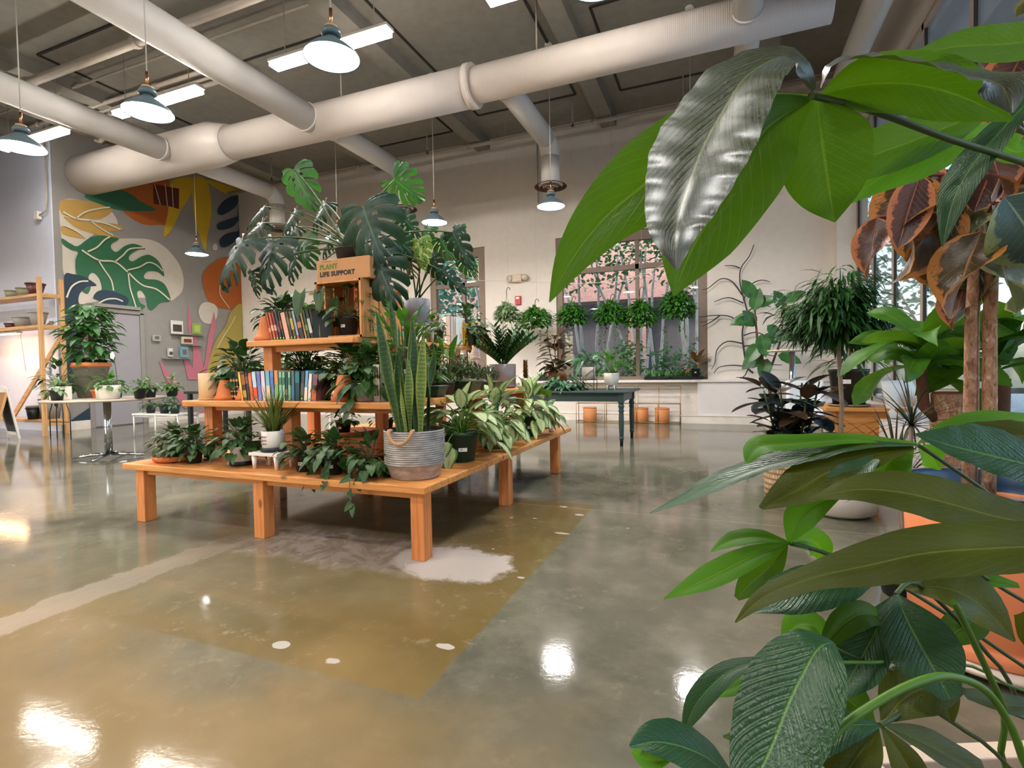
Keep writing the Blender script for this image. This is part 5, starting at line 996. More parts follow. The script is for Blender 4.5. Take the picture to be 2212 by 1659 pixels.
# right side of second tier: bonsai trays, zz plant
def bonsai(label, loc, w, d, h, R, seed, n=500):
    rt = T('bonsai_tray', label, 'bonsai', loc, radians(0), 'junipers in green trays'); b = MB()
    for s in (1,):
        t0, t1 = .82, 1.0; pr = []
    b.box((0, 0, h/2), (w, d, h), 0, None, .80); b.build('tray', M['dkgreenpot'], rt, bevel=.006)
    MB().box((0, 0, h+.002), (w*1.06, d*1.06, .012)).build('tray_rim', M['dkgreenpot'], rt, bevel=.003)
    MB().box((0, 0, h+.004), (w*.93, d*.93, .014)).build('gravel', plain('tray_gravel', '#a8937c', .9, bumpy=1, bscale=150, vary=.4), rt)
    r = random.Random(seed); b = MB(); tr_ = MB()
    tr_.tube([(0, 0, h), (.01, 0, h+R*.5), (-.01, 0, h+R)], [.012, .01, .005], 7)
    for i in range(n):
        a = r.uniform(0, 2*pi); rr = R*sqrt(r.random()); zz = h+.02+R*1.5*r.random()*(1-rr/R*.6)
        leaf(b, (rr*cos(a), rr*sin(a), zz), rdir(r, 0, 85), rdir(r, 0, 90), .035, .012, 'lance', .2, .1, 1, 2)
    for k in range(7): tr_.tube([(0, 0, h+R*.4), (R*.6*cos(k*.9), R*.6*sin(k*.9), h+R*.8)], .004, 5)
    foli(b, 'jun', rt); tr_.build('trunk', M['barkdark'], rt)
bonsai('small juniper in a green tray nearest the snake plant', (-2.05, 3.42, T2), .24, .15, .075, .10, 71, 350)
bonsai('largest brown green juniper in a green tray on the second tier', (-2.10, 4.02, T2), .32, .22, .095, .17, 72, 1100)
bonsai('small juniper in a green tray nearest the grey pot', (-2.10, 4.58, T2), .24, .17, .075, .11, 73, 450)
rt = T('zz_plant', 'glossy zz plant in a taupe stoneware pot at the far end of the second tier', 'plant', (-2.16, 5.12, T2))
MB().lathe([(.10, 0), (.125, .004), (.13, .03), (.122, .033), (.122, .04), (.13, .05), (.133, .25), (.128, .254), (.122, .25), (.122, .12), (0, .12)], (0, 0, 0), 36).build('stoneware_pot', M['taupepot'], rt); soil(.12, .225, rt)
b = MB(); st = MB(); r = random.Random(9)
for k in range(22):
    d = rdir(r, 40, 84, k*.84); pts, dd = arch((0, 0, .22), d, r.uniform(.33, .5), .45, 9); st.tube(pts, [.008-.0006*i for i in range(len(pts))], 5)
    for i, p in enumerate(pts[2:]):
        for s in (-1, 1):
            sd = d.cross(V((0, 0, 1))).normalized()*s; leaf(b, p, (sd*.9+V((0, 0, .6))+d*.4), (0, 0, 1), .105, .045, 'ovate', .1, .2, 1, 4)
foli(b, 'zz', rt); st.build('stems', M['stemdark'], rt)
rt = T('cactus_column', 'brown scaly plant cone between the zz pot and the watering can', 'plant', (-1.965, 5.27, T2)); z, ri = pot('nursery', rt, .8); b = MB(); r = random.Random(2)
for k in range(60):
    a = k*2.4; zz = z+k*.003; leaf(b, (0, 0, zz), V((cos(a), sin(a), .7+.012*k)), (0, 0, 1), .06, .03, 'lance', -.4, .2, 1, 3)
foli(b, 'croton', rt)
# ------------------------------------------------------------------ third tier
T3 = 1.351
# crate standing on end
cr = T('wooden_crate', 'slatted wooden crate standing on end under the cardboard box', 'crate', (-2.60, 3.22, T3))
w_, d_, h_ = .40, .30, .42
for x in (-w_/2, w_/2):
    for y in (-d_/2+.02, d_/2-.02): MB().box((x, y, h_/2), (.018, .04, h_)).build('corner_post', M['crate'], cr)
    for k in range(3): MB().box((x+(.012 if x > 0 else -.012), -d_/2+.05+.10*k, h_/2), (.010, .082, h_)).build('side_slat', M['crate'], cr)
MB().box((0, 0, h_-.008), (w_+.03, d_, .016)).build('end_panel', M['crate'], cr); MB().box((0, 0, .008), (w_+.03, d_, .016)).build('end_panel', M['crate'], cr)
for k in range(3): MB().box((-.135+.135*k, d_/2-.005, h_/2), (.10, .010, h_)).build('back_slat', M['crate'], cr)
cb_ = T('cardboard_box', 'kraft cardboard box printed PLANT LIFE SUPPORT on top of the crate', 'box', (-2.56, 3.22, T3+h_+.001))
MB().box((0, 0, .078), (.47, .28, .156)).build('carton', M['card'], cb_, bevel=.003)
def text(s, size, mat, parent, loc, rot=(radians(90), 0, 0), ext=.0008, off=.0, name='lettering'):
    c_ = bpy.data.curves.new(name, 'FONT'); c_.body = s; c_.size = size; c_.extrude = ext; c_.offset = off; c_.space_character = 1.1; o = bpy.data.objects.new(name, c_); COL.objects.link(o)
    me = bpy.data.meshes.new_from_object(o); bpy.data.objects.remove(o); o = bpy.data.objects.new(name, me); COL.objects.link(o)
    me.materials.clear(); me.materials.append(M[mat]); o.parent = parent; o.location = loc; o.rotation_euler = rot; return o
text('PLANT', .050, 'inkgreen', cb_, (-.205, -.1412, .088), off=.0022)
text('LIFE SUPPORT', .047, 'ink', cb_, (-.205, -.1412, .035), off=.0022)
MB().box((-.14, -.1405, .142), (.09, .001, .002)).build('printed_line', M['ink'], cb_)
mp = T('monstera', 'huge monstera spreading dark split leaves over the top of the display', 'plant', (-2.60, 3.24, T3+h_+.158))
MB().lathe([(.10, 0), (.12, .09), (.125, .095), (.115, .095), (.10, .05), (0, .05)], (0, 0, 0), 30).build('nursery_pot', M['black'], mp); soil(.11, .085, mp)
O = V(mp.location)
def monstera_set(data, root, hub, mats_, petr, seed):
    r = random.Random(seed); O = V(root.location)
    for bs, tp, w, tilt, m_, roll in data:
        bs, tp = V(bs)-O, V(tp)-O
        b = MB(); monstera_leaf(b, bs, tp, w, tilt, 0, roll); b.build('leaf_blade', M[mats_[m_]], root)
        h_ = V(hub)+V((r.uniform(-.04, .04), r.uniform(-.04, .04), 0)); mid = (h_+bs)*.5+V((0, 0, .10*(bs-h_).length+.03))
        pts = []
        for q in range(9):
            f = q/8; pts.append(h_*(1-f)**2+mid*2*f*(1-f)+bs*f*f)
        b = MB(); b.tube(pts, [petr*(1.3-.6*i/8) for i in range(9)], 6); b.build('petiole', M['stemdark'], root)
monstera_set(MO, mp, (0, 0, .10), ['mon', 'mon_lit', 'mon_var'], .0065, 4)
b = MB(); b.tube([(0, 0, .06), (-.05, 0, .16), (-.14, -.02, .24), (-.2, -.02, .25)], [.024, .022, .018, .012], 8)
for k in range(9): b.tube([(-.05+.01*k, -.02, .18), (-.06+.018*k, -.05-.004*k, .10), (-.06+.02*k, -.06, .0)], .003, 5)
b.build('stem_with_aerial_roots', M['barkdark'], mp)
# plant inside crate, saucer, jar label
potted('philodendron', 'dark leafy plant with a tag sitting inside the crate opening', (-2.58, 3.16, T3+.018), 'nursery', 1.25, 'philo', 46, .20, .26, .10, .06, 'ovate', 0, 81, lab=-1.5)
rt = T('big_leaf_vine', 'vine with one large heart leaf hanging over the dark book covers', 'plant', (-2.92, 3.38, T3)); pot('nursery', rt, 1.2)
b = MB(); st = MB()
for (bx, by, bz, dx, dz, L, W) in ((.06, -.40, .33, .05, -1, .20, .15), (.20, -.36, .34, .2, -1, .17, .12), (-.10, -.1, .26, -.6, -.2, .12, .09), (.28, -.30, .28, .4, -.9, .14, .10)):
    leaf(b, (bx, by, bz), (dx, -.25, dz), (0, -1, .1), L, W, 'heart', .15, .15, 3, 8, 0, 0, .25); st.tube([(0, 0, .1), (bx*.5, by*.4, bz+.06), (bx, by, bz)], .003, 5)
foli(b, 'philo', rt); st.build('stems', M['stemdark'], rt)
potted('hanging_leaf_mass', 'leafy plant at the left end behind the upturned pot of the third tier', (-3.36, 3.30, T3), 'nursery', 1.7, 'philo', 160, .19, .20, .10, .07, 'ovate', 3, 82, lab=-1.7)
potted('hanging_leaf_mass', 'bright green plant behind the leaning books on the third tier', (-3.14, 3.38, T3), 'nursery', 1.7, 'pothos', 130, .12, .13, .07, .055, 'ovate', 0, 83, lab=-1.6)
# grey pot on a white stand with variegated monstera
rt = T('mini_stand', 'white stand under the grey pot on the third tier', 'plant stand', (-2.53, 4.02, T3))
M['palewood'] = plain('weathered_white_wood', '#b8b4ae', .6)
for k in range(3): MB().box((0, -.07+.07*k, .125), (.30, .062, .024)).build('slat', M['palewood'], rt, bevel=.003)
for x in (-.11, .11):
    for y in (-.075, .075): MB().lathe([(.013, 0), (.02, .113)], (x, y, 0), 12).build('leg', M['palewood'], rt)
rt = T('variegated_monstera', 'yellow variegated monstera in a grey stoneware pot', 'plant', (-2.53, 4.02, T3+.138))
MB().lathe([(.10, 0), (.118, .004), (.118, .028), (.112, .03), (.112, .036), (.12, .042), (.123, .245), (.118, .248), (.112, .245), (.112, .12), (0, .12)], (0, 0, 0), 36).build('stoneware_pot', M['greypot'], rt); soil(.11, .225, rt)
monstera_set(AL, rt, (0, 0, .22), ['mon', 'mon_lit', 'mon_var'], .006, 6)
# cream card box, cream book edge, yellow book, green pot plants at the right of tier three
bx = T('cream_box', 'upright cream box with a small printed logo beside the grey pot', 'box', (-2.60, 3.62, T3)); MB().box((0, 0, .135), (.20, .05, .27)).build('carton', P('#cfc4b6', .7), bx, bevel=.003)
b = MB(); b.tube([(-.03, -.026, .21), (-.01, -.026, .216), (.01, -.026, .21), (.04, -.026, .217)], .002, 5); b.tube([(-.02, -.026, .20), (.03, -.026, .202)], .0012, 4); b.build('printed_logo', M['ink'], bx)
book('pale pink book standing right of the grey pot', (-2.45, 4.45, T3), .05, .27, .2, 0, '#cdbcb2', (), False, rz=0)
book('white book standing right of the grey pot', (-2.415, 4.52, T3), .02, .27, .2, 0, '#e6e6e2', (), False)
book('bright yellow book standing at the right end of the third tier', (-2.44+.02, 4.66, T3), .05, .22, .16, 0, '#f0a818', ((.2, .8, '#f8b830'),), False)
# hanging style plants beyond the third tier, near the narrow window
potted('rounded_peperomia', 'rounded bushy plant in a green pot with white label near the narrow window', (-2.42, 4.95-.12, T3), 'green', 1.0, ('philo',), 150, .22, .26, .06, .05, 'ovate', 10, 85, lab=-1.7)
potted('rounded_peperomia', 'small bushy plant behind the yellow book', (-2.75, 4.7, T3), 'green', 1.0, ('philo',), 90, .15, .18, .05, .04, 'ovate', 0, 86)
M['figleaf'] = leafmat('leaf_table_fig', '#3c6a34', '#6a9452', '#1f4422', .3, .15, 8, .2, '#5a9a2c')
# ------------------------------------------------------------------ left side
sh = T('display_rack', 'tall pale wooden rack with pots and a glowing lamp against the white wall', 'shelf rack', (-12.9, 5.84, 0))
def LB(nm, c, d, m='pine_x', par=sh, **k): return MB().box(c, d, **k).build(nm, M[m], par, bevel=.004)
for x in (-1.75, 1.30):
    for y in (-.17, .17): LB('upright_post', (x, y, 1.47), (.07, .06, 2.94), 'pine_z')
for z in (2.62, 2.04, .28): LB('shelf_board', (-.22, 0, z), (3.1, .34, .05), 'pine_x')
for x in (-1.75, 1.30):
    for z in (2.60, 2.02, 1.40, .22): LB('end_rung', (x, 0, z), (.05, .34, .06), 'pine_y')
b = MB(); R_ = Matrix.Rotation(radians(-42), 3, 'Y'); b.box((.42, .19, 1.15), (2.75, .03, .10), 0, R_); b.build('diagonal_brace', M['pine_x'], sh)
gl_ = T('grow_lamp', 'warm glowing lamp bar under the rack shelf', 'lamp', (-13.5, 5.86, 1.98)); MB().box((0, 0, 0), (1.6, .10, .03)).build('lamp_housing', M['whitemetal'], gl_); MB().box((0, 0, -.02), (1.5, .08, .012)).build('lamp_tube', M['e_grow'], gl_)
MB().tube([(.82, .0, 0), (.83, .02, -.3), (.85, .05, -.75)], .005, 5).build('power_cord', M['cord'], gl_)
M['greygreenpot'] = plain('grey_green_stoneware', '#7f7a62', .6); M['darkredpot'] = plain('dark_red_glaze', '#4f2420', .35); M['concretepot'] = plain('concrete_pot', '#8a837c', .8)
def simplepot(label, loc, r0, r1, h, m, group=None):
    rt = T('empty_pot', label, 'pot', loc, 0, group)
    b = MB(); b.lathe([(r0, 0), (r1, h), (r1-.01, h), (r1-.015, h-.01), (r0*.9, .02), (0, .02)], (0, 0, 0), 24); b.build('pot_body', M[m], rt)
    MB().lathe([(r1-.012, h-.02), (r1+.006, h-.02), (r1+.006, h+.003), (r1-.012, h+.003)], (0, 0, 0), 24).build('pot_rim', M[m], rt); return rt
simplepot('low olive pot with a white logo on the top shelf of the rack, leftmost', (-12.78, 5.80, 2.646), .09, .10, .14, 'greygreenpot')
simplepot('olive pot on the top shelf of the rack beside the dark red one', (-12.44, 5.84, 2.646), .10, .125, .17, 'greygreenpot')
simplepot('dark red glazed bowl pot on the top shelf of the rack', (-12.02, 5.82, 2.646), .09, .15, .22, 'darkredpot')
simplepot('small brown pot on the lamp shelf of the rack', (-12.85, 5.80, 2.066), .08, .10, .09, 'darkredpot')
simplepot('grey concrete bowl on the lamp shelf of the rack', (-12.48, 5.82, 2.066), .11, .16, .19, 'concretepot')
simplepot('tall grey concrete pot behind the rack post', (-12.02, 5.84, 2.066), .09, .15, .26, 'concretepot')
rt = T('seedpod_decor', 'grey knotted driftwood piece on the lamp shelf near the mural', 'decoration', (-11.72, 5.86, 2.066)); b = MB()
for k in range(9): b.tube([(-.08+.02*k, 0, .01), (.0+.01*k, .02*(k % 3), .05+.01*(k % 4)), (.08-.02*k, 0, .02)], .012, 6)
b.build('driftwood', M['bark'], rt)
simplepot('small black pot on the rack bottom shelf beside the chalkboard', (-12.10, 5.74, .306), .08, .11, .22, 'black')
simplepot('green tub on the rack bottom shelf behind the black pot', (-12.35, 5.90, .306), .12, .14, .24, 'greygreenpot')
simplepot('large beige empty pot on the rack bottom shelf', (-11.88, 5.90, .306), .14, .17, .38, 'concretepot')
rt = T('wall_frame', 'small grey framed picture on the white wall under the rack', 'picture', (-12.7, 6.30, 1.32)); MB().box((0, 0, 0), (.16, .03, .30)).build('picture_frame', P('#8a8f98', .5), rt, bevel=.004); MB().box((0, -.017, .01), (.12, .004, .24)).build('print', P('#b8bcc4', .5), rt)
rt = T('wall_outlet', 'white wall outlet below the rack near the mural corner', 'outlet', (-12.62+.2, 6.325, 1.1)); MB().box((0, 0, 0), (.07, .012, .115)).build('outlet_plate', M['white'], rt, bevel=.002)
for z in (-.024, .024): MB().box((0, -.008, z), (.03, .004, .026)).build('socket', M['label'], rt)
rt = T('junction_box', 'small beige junction box with conduit high on the white wall', 'electrical box', (-12.75, 6.26, 4.35)); MB().box((0, 0, 0), (.12, .08, .16)).build('box_body', M['wall'], rt, bevel=.004)
MB().tube([(.06, 0, 0), (.28, .0, .05), (.33, 0, .25), (.33, 0, 1.8)], .014, 6).build('conduit', M['ceilpipe'], rt)
# chalkboard
cb2 = T('chalkboard_sign', 'white framed chalkboard easel standing on the floor at the left edge', 'chalkboard', (-12.02, 5.25, 0), radians(-8))
for s, tl in ((-1, -.16), (1, .24)):
    b = MB(); Rm = Matrix.Rotation(tl*-1*1, 3, 'X')
    def pb(c, d, mi, off=0): b.box(Rm @ V((c[0], c[1]+off, c[2]-.9))+V((0, 0, .9)), d, mi, Rm)
    if s < 0:
        pb((0, 0, .47), (.44, .012, .76), 1)
        for x in (-.24, .24): pb((x, -.002, .45), (.05, .028, .92), 0)
        for z in (.08, .87): pb((0, -.002, z), (.52, .028, .06), 0)
        for x in (-.15, 0, .15): pb((x, -.002, .92), (.12, .026, .05), 0)
        b.build('front_panel', [M['white'], P('#3a3a3c', .8)], cb2)
    else:
        for x in (-.24, .24): pb((x, .02, .44), (.04, .024, .90), 0)
        pb((0, .02, .30), (.5, .02, .05), 0); pb((0, .02, .60), (.44, .008, .55), 1); b.build('rear_panel', [M['pine_x'], P('#9a6a3a', .7)], cb2)
# round pedestal table
tb = T('pedestal_table', 'round pale topped table on a chrome pedestal near the mural', 'table', (-7.62, 4.42, 0))
MB().lathe([(0, .775), (.665, .775), (.68, .785), (.68, .80), (.665, .806), (0, .806)], (0, 0, 0), 56).build('tabletop', P('#b3a494', .4), tb)
MB().tube([(0, 0, .05), (0, 0, .77)], .045, 20).build('column', M['chrome'], tb)
for k in range(4):
    a = radians(35+90*k); MB().tube([(.04*cos(a), .04*sin(a), .06), (.25*cos(a), .25*sin(a), .045), (.42*cos(a), .42*sin(a), .025)], [.024, .02, .014], 10).build('foot', M['chrome'], tb)
TT = .807
rt = T('big_table_plant', 'large leafy fig in a big grey pot on the round table', 'plant', (-8.08, 4.50, TT)); rt.scale = (.9, .9, 1.0)
MB().lathe([(.15, 0), (.17, .01), (.225, .40), (.235, .41), (.235, .47), (.21, .47), (.20, .42), (0, .40)], (0, 0, 0), 36).build('pot_body', P('#6a6458', .7), rt)
MB().lathe([(.237, .42), (.245, .425), (.245, .475), (.237, .48), (.21, .475)], (0, 0, 0), 36).build('pot_rim', M['terracotta'], rt); soil(.20, .42, rt)
b = MB(); st = MB(); r = random.Random(91); st.tube([(0, 0, .4), (.0, .0, .8), (.02, 0, 1.15)], .022, 8)
for k in range(330):
    zz = .42+.85*r.random(); d = rdir(r, -25, 45); R0 = .06+.26*r.random()**.6*sin(pi*min(1, max(.1, (1.35-zz)/.95)))*r.uniform(.5, 1.2)
    q = V((d.x*R0*1.15, d.y*R0*1.15, zz)); leaf(b, q, (d.x, d.y, r.uniform(-.6, .5)), (d.x*.5, d.y*.5, 1), r.uniform(.14, .22), r.uniform(.075, .11), 'ovate', .7, .15, 1, 5)
    if k % 4 == 0: st.tube([(0, 0, zz-.05), q], .004, 4)
foli(b, 'figleaf', rt); st.build('trunk', M['barkdark'], rt)
potted('trailing_philodendron', 'bushy dark plant hanging left of the big fig on the round table', (-8.22, 4.20, TT), 'nursery', 1.3, 'philo', 90, .20, .34, .12, .055, 'ovate', 4, 92)
rt = T('white_box', 'square white planter box on the round table', 'planter', (-7.86, 4.02, TT)); MB().box((0, 0, .085), (.26, .12, .17)).build('planter_body', M['white'], rt, bevel=.004); MB().box((0, 0, .166), (.235, .095, .01)).build('soil', M['soil'], rt)
b = MB(); r = random.Random(5)
for k in range(14): leaf(b, (r.uniform(-.1, .1), 0, .17), rdir(r, 20, 70), (0, 0, 1), .12, .06, 'ovate', .4, .15, 1, 4)
foli(b, 'pothos_pale', rt)
potted('small_table_plant', 'small pale leaved plant in a dark brown pot at the front of the round table', (-7.66, 3.88, TT), 'nursery', 1.2, 'pothos_pale', 14, .10, .12, .11, .055, 'ovate', 0, 93, stem='stem')
potted('orchid_pot_plant', 'bushy bright green plant in a wide white pot on the round table', (-7.22, 4.22, TT), 'white', 1.35, 'pothos', 60, .2, .16, .09, .05, 'ovate', 0, 94)
simplepot('plain blush cachepot beside the wide white pot', (-7.42, 4.28, TT), .09, .10, .17, 'white')
for k, (x, y, lb, m_) in enumerate(((-7.05, 4.62, 'small plant in a dark pot on the round table, behind the white pot', 'black'), (-6.98, 4.86, 'small plant in a brick red pot at the back of the round table', 'terracotta'), (-7.16, 5.0, 'small plant in a white pot at the far back of the round table', 'white'), (-6.95, 4.42, 'small plant near the right edge of the round table', 'black'))):
    potted('small_table_plant', lb, (x, y, TT), 'nursery', 1.15, 'pothos' if k % 2 else 'pothos_pale', 30, .13, .15, .08, .045, 'ovate', 0, 95+k)
oc = T('orchid', 'white moth orchid flower on an arching stem beside the big fig', 'flower', (-7.55, 4.52, TT)); MB().lathe([(.04, 0), (.05, .10), (.045, .10), (0, .09)], (0, 0, 0), 18).build('pot_body', M['black'], oc)
MB().tube([(0, 0, .09), (.03, -.03, .35), (.08, -.08, .50), (.12, -.10, .56)], .004, 6).build('flower_stem', M['stemdark'], oc); b = MB()
for a in (0, 72, 144, 216, 288): leaf(b, (.12, -.11, .56), (cos(radians(a))*.9, -.25, sin(radians(a))*.9), (0, -1, 0), .055, .05, 'round', 0, .1, 2, 5)
b.build('petals', P('#f4eef2', .5), oc)
potted('small_table_plant', 'broad pointed leaf plant left of the orchid on the round table', (-7.72, 4.36, TT), 'terra', .75, 'fern', 10, .14, .24, .16, .06, 'ovate', 0, 99)
# white mini bench
mb_ = T('white_bench', 'low white metal stand with three small plants near the door', 'plant stand', (-9.30, 6.35, 0), radians(2))
MB().box((0, 0, .40), (1.15, .42, .03)).build('top', M['whitemetal'], mb_, bevel=.004)
for x in (-.55, 0, .55):
    for y in (-.19, .19): MB().tube([(x, y, 0), (x, y, .40)], .014, 8).build('leg', M['whitemetal'], mb_)
for y in (-.19, .19): MB().tube([(-.55, y, .36), (.55, y, .36)], .01, 6).build('rail', M['whitemetal'], mb_)
for k, (x, lb) in enumerate(((-9.62, 'small plant on the white stand, leftmost'), (-9.25, 'small plant on the white stand, middle'), (-8.98, 'small plant on the white stand, rightmost'))): potted('small_foliage_plant', lb, (x, 6.30, .416), 'nursery', 1.35, 'fern' if k else 'philo', 34, .15, .15, .11, .05, 'ovate', 0, 101+k)
# black side table near the mural
st_ = T('side_table', 'black legged side table behind the left end of the display', 'table', (-7.85, 6.6, 0)); MB().box((0, 0, .79), (1.5, .8, .04)).build('top', M['black'], st_)
for x in (-.68, .68):
    for y in (-.34, .34): MB().box((x, y, .385), (.06, .06, .77)).build('leg', M['black'], st_)
# arched wire stand
ws = T('wire_stand', 'thin dark wire trellis under the round table near the rack', 'trellis', (-10.9, 5.55, 0))
for x in (-.3, -.1, .1, .3): MB().tube([(x, 0, 0), (x, 0, .45), (x*.6, 0, .68), (0, 0, .76)], .009, 6).build('wire_rod', M['black'], ws)
MB().tube([(-.3, 0, .3), (.3, 0, .3)], .007, 6).build('cross_wire', M['black'], ws)
# mural wall bits
def wallbox2(name, label, cat, y, z, w, h, dpt, col, parts=()):
    rt = T(name, label, cat, (XM+.045, y, z)); MB().box((dpt/2, 0, 0), (dpt, w, h)).build('panel', P(col, .5), rt, bevel=.003)
    for (nm, cy, cz, pw, ph, c2) in parts: MB().box((dpt+.004, cy, cz), (.006, pw, ph)).build(nm, P(c2, .5), rt)
    return rt
wallbox2('thermostat', 'small grey thermostat right of the door', 'thermostat', 8.27, 1.97, .18, .14, .04, '#a8a49c', (('display', 0, .01, .10, .07, '#5f6258'),))
wallbox2('wall_card', 'white card with a dark plant print on the mural wall', 'card', 8.78, 2.26, .30, .32, .03, '#d8d4cc', (('print', 0, -.02, .22, .17, '#3a3632'),))
wallbox2('wall_card', 'green card on the mural wall', 'card', 9.30, 2.26, .24, .27, .03, '#8fa84a', (('print', 0, 0, .14, .16, '#a8c06a'),))
wallbox2('wall_card', 'cream card with brown print on the mural wall', 'card', 9.02, 1.95, .28, .18, .05, '#c9c2a8', (('print', 0, -.01, .20, .09, '#6a3a2a'),))
wallbox2('wall_card', 'blue card low on the mural wall', 'card', 8.93, 1.66, .20, .28, .05, '#6a9aa8', (('print', 0, 0, .10, .12, '#7a5a5a'),))
wallbox2('wall_bottle', 'white product bottle on a ledge of the mural wall', 'bottle', 8.58, 1.64, .10, .20, .06, '#cfccc6', (('label_patch', 0, -.02, .08, .08, '#4a4642'),))
for k, (y, z, w) in enumerate(((9.05, 2.09, .85), (9.15, 1.83, .5), (8.75, 1.49, .7))):
    rt = T('wall_ledge', ['thin grey ledge under the upper cards', 'thin grey ledge under the cream card', 'thin grey ledge under the blue card'][k], 'ledge', (XM+.09, y, z)); MB().box((0, 0, 0), (.10, w, .012)).build('ledge_board', M['wall_mural'], rt); MB().box((-.045, 0, .02), (.008, w, .04)).build('ledge_back', M['wall_mural'], rt)
# far furniture seen between the tiers
ft = T('back_table', 'white display table seen between the tiers', 'table', (-6.0, 8.3, 0)); MB().box((0, 0, .86), (2.2, .7, .05)).build('top', M['whitemetal'], ft, bevel=.005)
for x in (-1.02, 1.02):
    for y in (-.3, .3): MB().box((x, y, .42), (.05, .05, .84)).build('leg', M['whitemetal'], ft)
bx = T('beige_box', 'beige storage box on the white table seen between the tiers', 'box', (-6.45, 8.2, .886)); MB().box((0, 0, .19), (.6, .4, .38)).build('carton', P('#b8a88e', .7), bx, bevel=.005); MB().box((-.32, -.1, .1), (.01, .15, .2)).build('side_tag', M['ink'], bx)
for k, (x, lb, m_) in enumerate(((-5.95, 'bright plant on the white table seen between the tiers', 'pothos'), (-5.55, 'dark plant on the white table seen between the tiers', 'philo'), (-5.2, 'feathery plant on the white table seen between the tiers', 'fern'))): potted('table_plant', lb, (x, 8.25, .886), 'terra', 1.3, m_, 90, .30, .34, .12, .05, 'ovate', 0, 111+k)
rail = T('hook_rail', 'thin wooden hook rail on the back wall behind the monstera', 'rail', (-9.0, YB-.04, 3.15)); MB().box((0, 0, 0), (1.9, .03, .04)).build('rail_board', M['pine_x'], rail)
for k in range(5): MB().tube([(-.8+.4*k, -.02, 0), (-.8+.4*k, -.08, .0), (-.8+.4*k, -.09, .05)], .008, 6).build('hook', M['pine_x'], rail)

# ------------------------------------------------------------------ back wall: lines, hanging baskets, safety devices
ex = T('emergency_light', 'beige twin head emergency light on the back wall', 'emergency light', (-4.12, YB-.07, 3.08)); MB().box((0, 0, 0), (.22, .10, .16)).build('housing', P('#cbb9a4', .5), ex, bevel=.015)
for s in (-1, 1):
    b = MB(); b.lathe([(.0, -.045), (.075, -.03), (.07, .02), (.03, .045), (0, .045)], (0, 0, 0), 20); o = b.build('lamp_head', P('#c9bda8', .35), ex); o.location = (s*.18, -.03, 0); o.rotation_euler = (radians(90), 0, radians(18*s))
fa = T('fire_alarm', 'small red fire alarm box on the back wall', 'fire alarm', (-4.13, YB-.03, 2.60)); MB().box((0, 0, 0), (.13, .06, .19)).build('housing', P('#b8303a', .4), fa, bevel=.01); MB().box((0, -.032, .05), (.07, .006, .04)).build('lens', P('#e8dcd4', .3), fa)
def hbasket(label, x, y, zc, R, H, mat, n, seed, trail, hook, hz, kind='round'):
    R *= 1.12; H *= 1.1; n = int(n*1.9)
    rt = T('hanging_basket', label, 'hanging plant', (x, y, zc-.12), 0, 'hanging baskets in front of the back windows'); r = random.Random(seed)
    MB().lathe([(.08, 0), (.12, .13), (.128, .135), (.118, .14), (.10, .08), (0, .08)], (0, 0, 0), 24).build('basket_pot', M['black'], rt); b = MB(); st = MB()
    for i in range(n):
        d = rdir(r, -35, 88); k_ = r.uniform(.7, 1.05); q = V((d.x*R*k_, d.y*R*k_*.9, .12+d.z*H*k_)); leaf(b, q, (d.x, d.y, r.uniform(-.8, .4)), (d.x*.6, d.y*.6-.2, .8), r.uniform(.075, .12), r.uniform(.06, .09), 'heart', .5, .12, 1, 3, 0, 0, .15)
    for i in range(trail):
        a = r.uniform(0, 2*pi); L = r.uniform(.5, 1.0)*H*2.4; p = V((R*.75*cos(a), R*.75*sin(a), .05))
        for q in range(7):
            p = p+V((r.uniform(-.015, .015), r.uniform(-.015, .015), -L/7)); leaf(b, p, rdir(r, -70, 10), rdir(r, 0, 60), .06, .045, 'heart', .4, .1, 1, 3)
        st.tube([(R*.75*cos(a), R*.75*sin(a), .05), p], .002, 4)
    for k in range(3):
        a = k*2.1; st.tube([(.12*cos(a), .12*sin(a), .135), (0, 0, hook)], .0025, 4)
    foli(b, mat, rt); st.build('hanger_wires', M['stemdark'], rt)
    b = MB(); b.tube([(0, 0, hook), (0, 0, hook+.10), (.015, 0, hook+.15), (.05, 0, hook+.17), (.075, 0, hook+.14), (.07, 0, hook+.11)], .007, 7); b.build('hook', M['black'], rt)
    MB().tube([(.04, 0, hook+.165), (.04, 0, ZC-(zc-.12))], .0022, 4).build('suspension_line', M['cord'], rt)
HY = 10.0
for q in (('pale hanging basket at the left of the red fire alarm', -4.12, HY, 2.22, .21, .20, 'pothos_pale', 230, 1, 7, .52, 0), ('wide hanging basket under the red fire alarm', -3.50, HY, 2.08, .31, .22, 'pothos', 300, 2, 6, .38, 0),
          ('hanging basket at the left edge of the wide window', -2.73, HY, 2.10, .27, .22, 'pothos', 300, 3, 1, .36, 0), ('hanging basket left of the window mullion', -1.97, HY, 2.09, .27, .23, 'pothos', 320, 4, 4, .36, 0),
          ('hanging basket in front of the window mullion', -1.42, HY, 2.03, .26, .26, 'pothos', 330, 5, 3, .52, 0), ('round hanging basket at the right, under the leaf tip', -.76, HY, 2.18, .27, .27, 'pothos', 360, 6, 4, .5, 0)): hbasket(*q)
rt = T('string_line', 'thin white line strung in front of the back wall and windows', 'cord', (-5.2, 10.15, 3.05)); MB().tube([(0, 0, 0), (2.6, 0, -.28), (3.5, 0, -.30), (4.5, 0, .05), (5.1, 0, .45), (6.2, 0, 1.0)], .006, 5).build('line', M['cord'], rt)
MB().tube([(-3.2, .4, .75), (0, 0, 0)], .006, 5).build('line', M['cord'], rt)
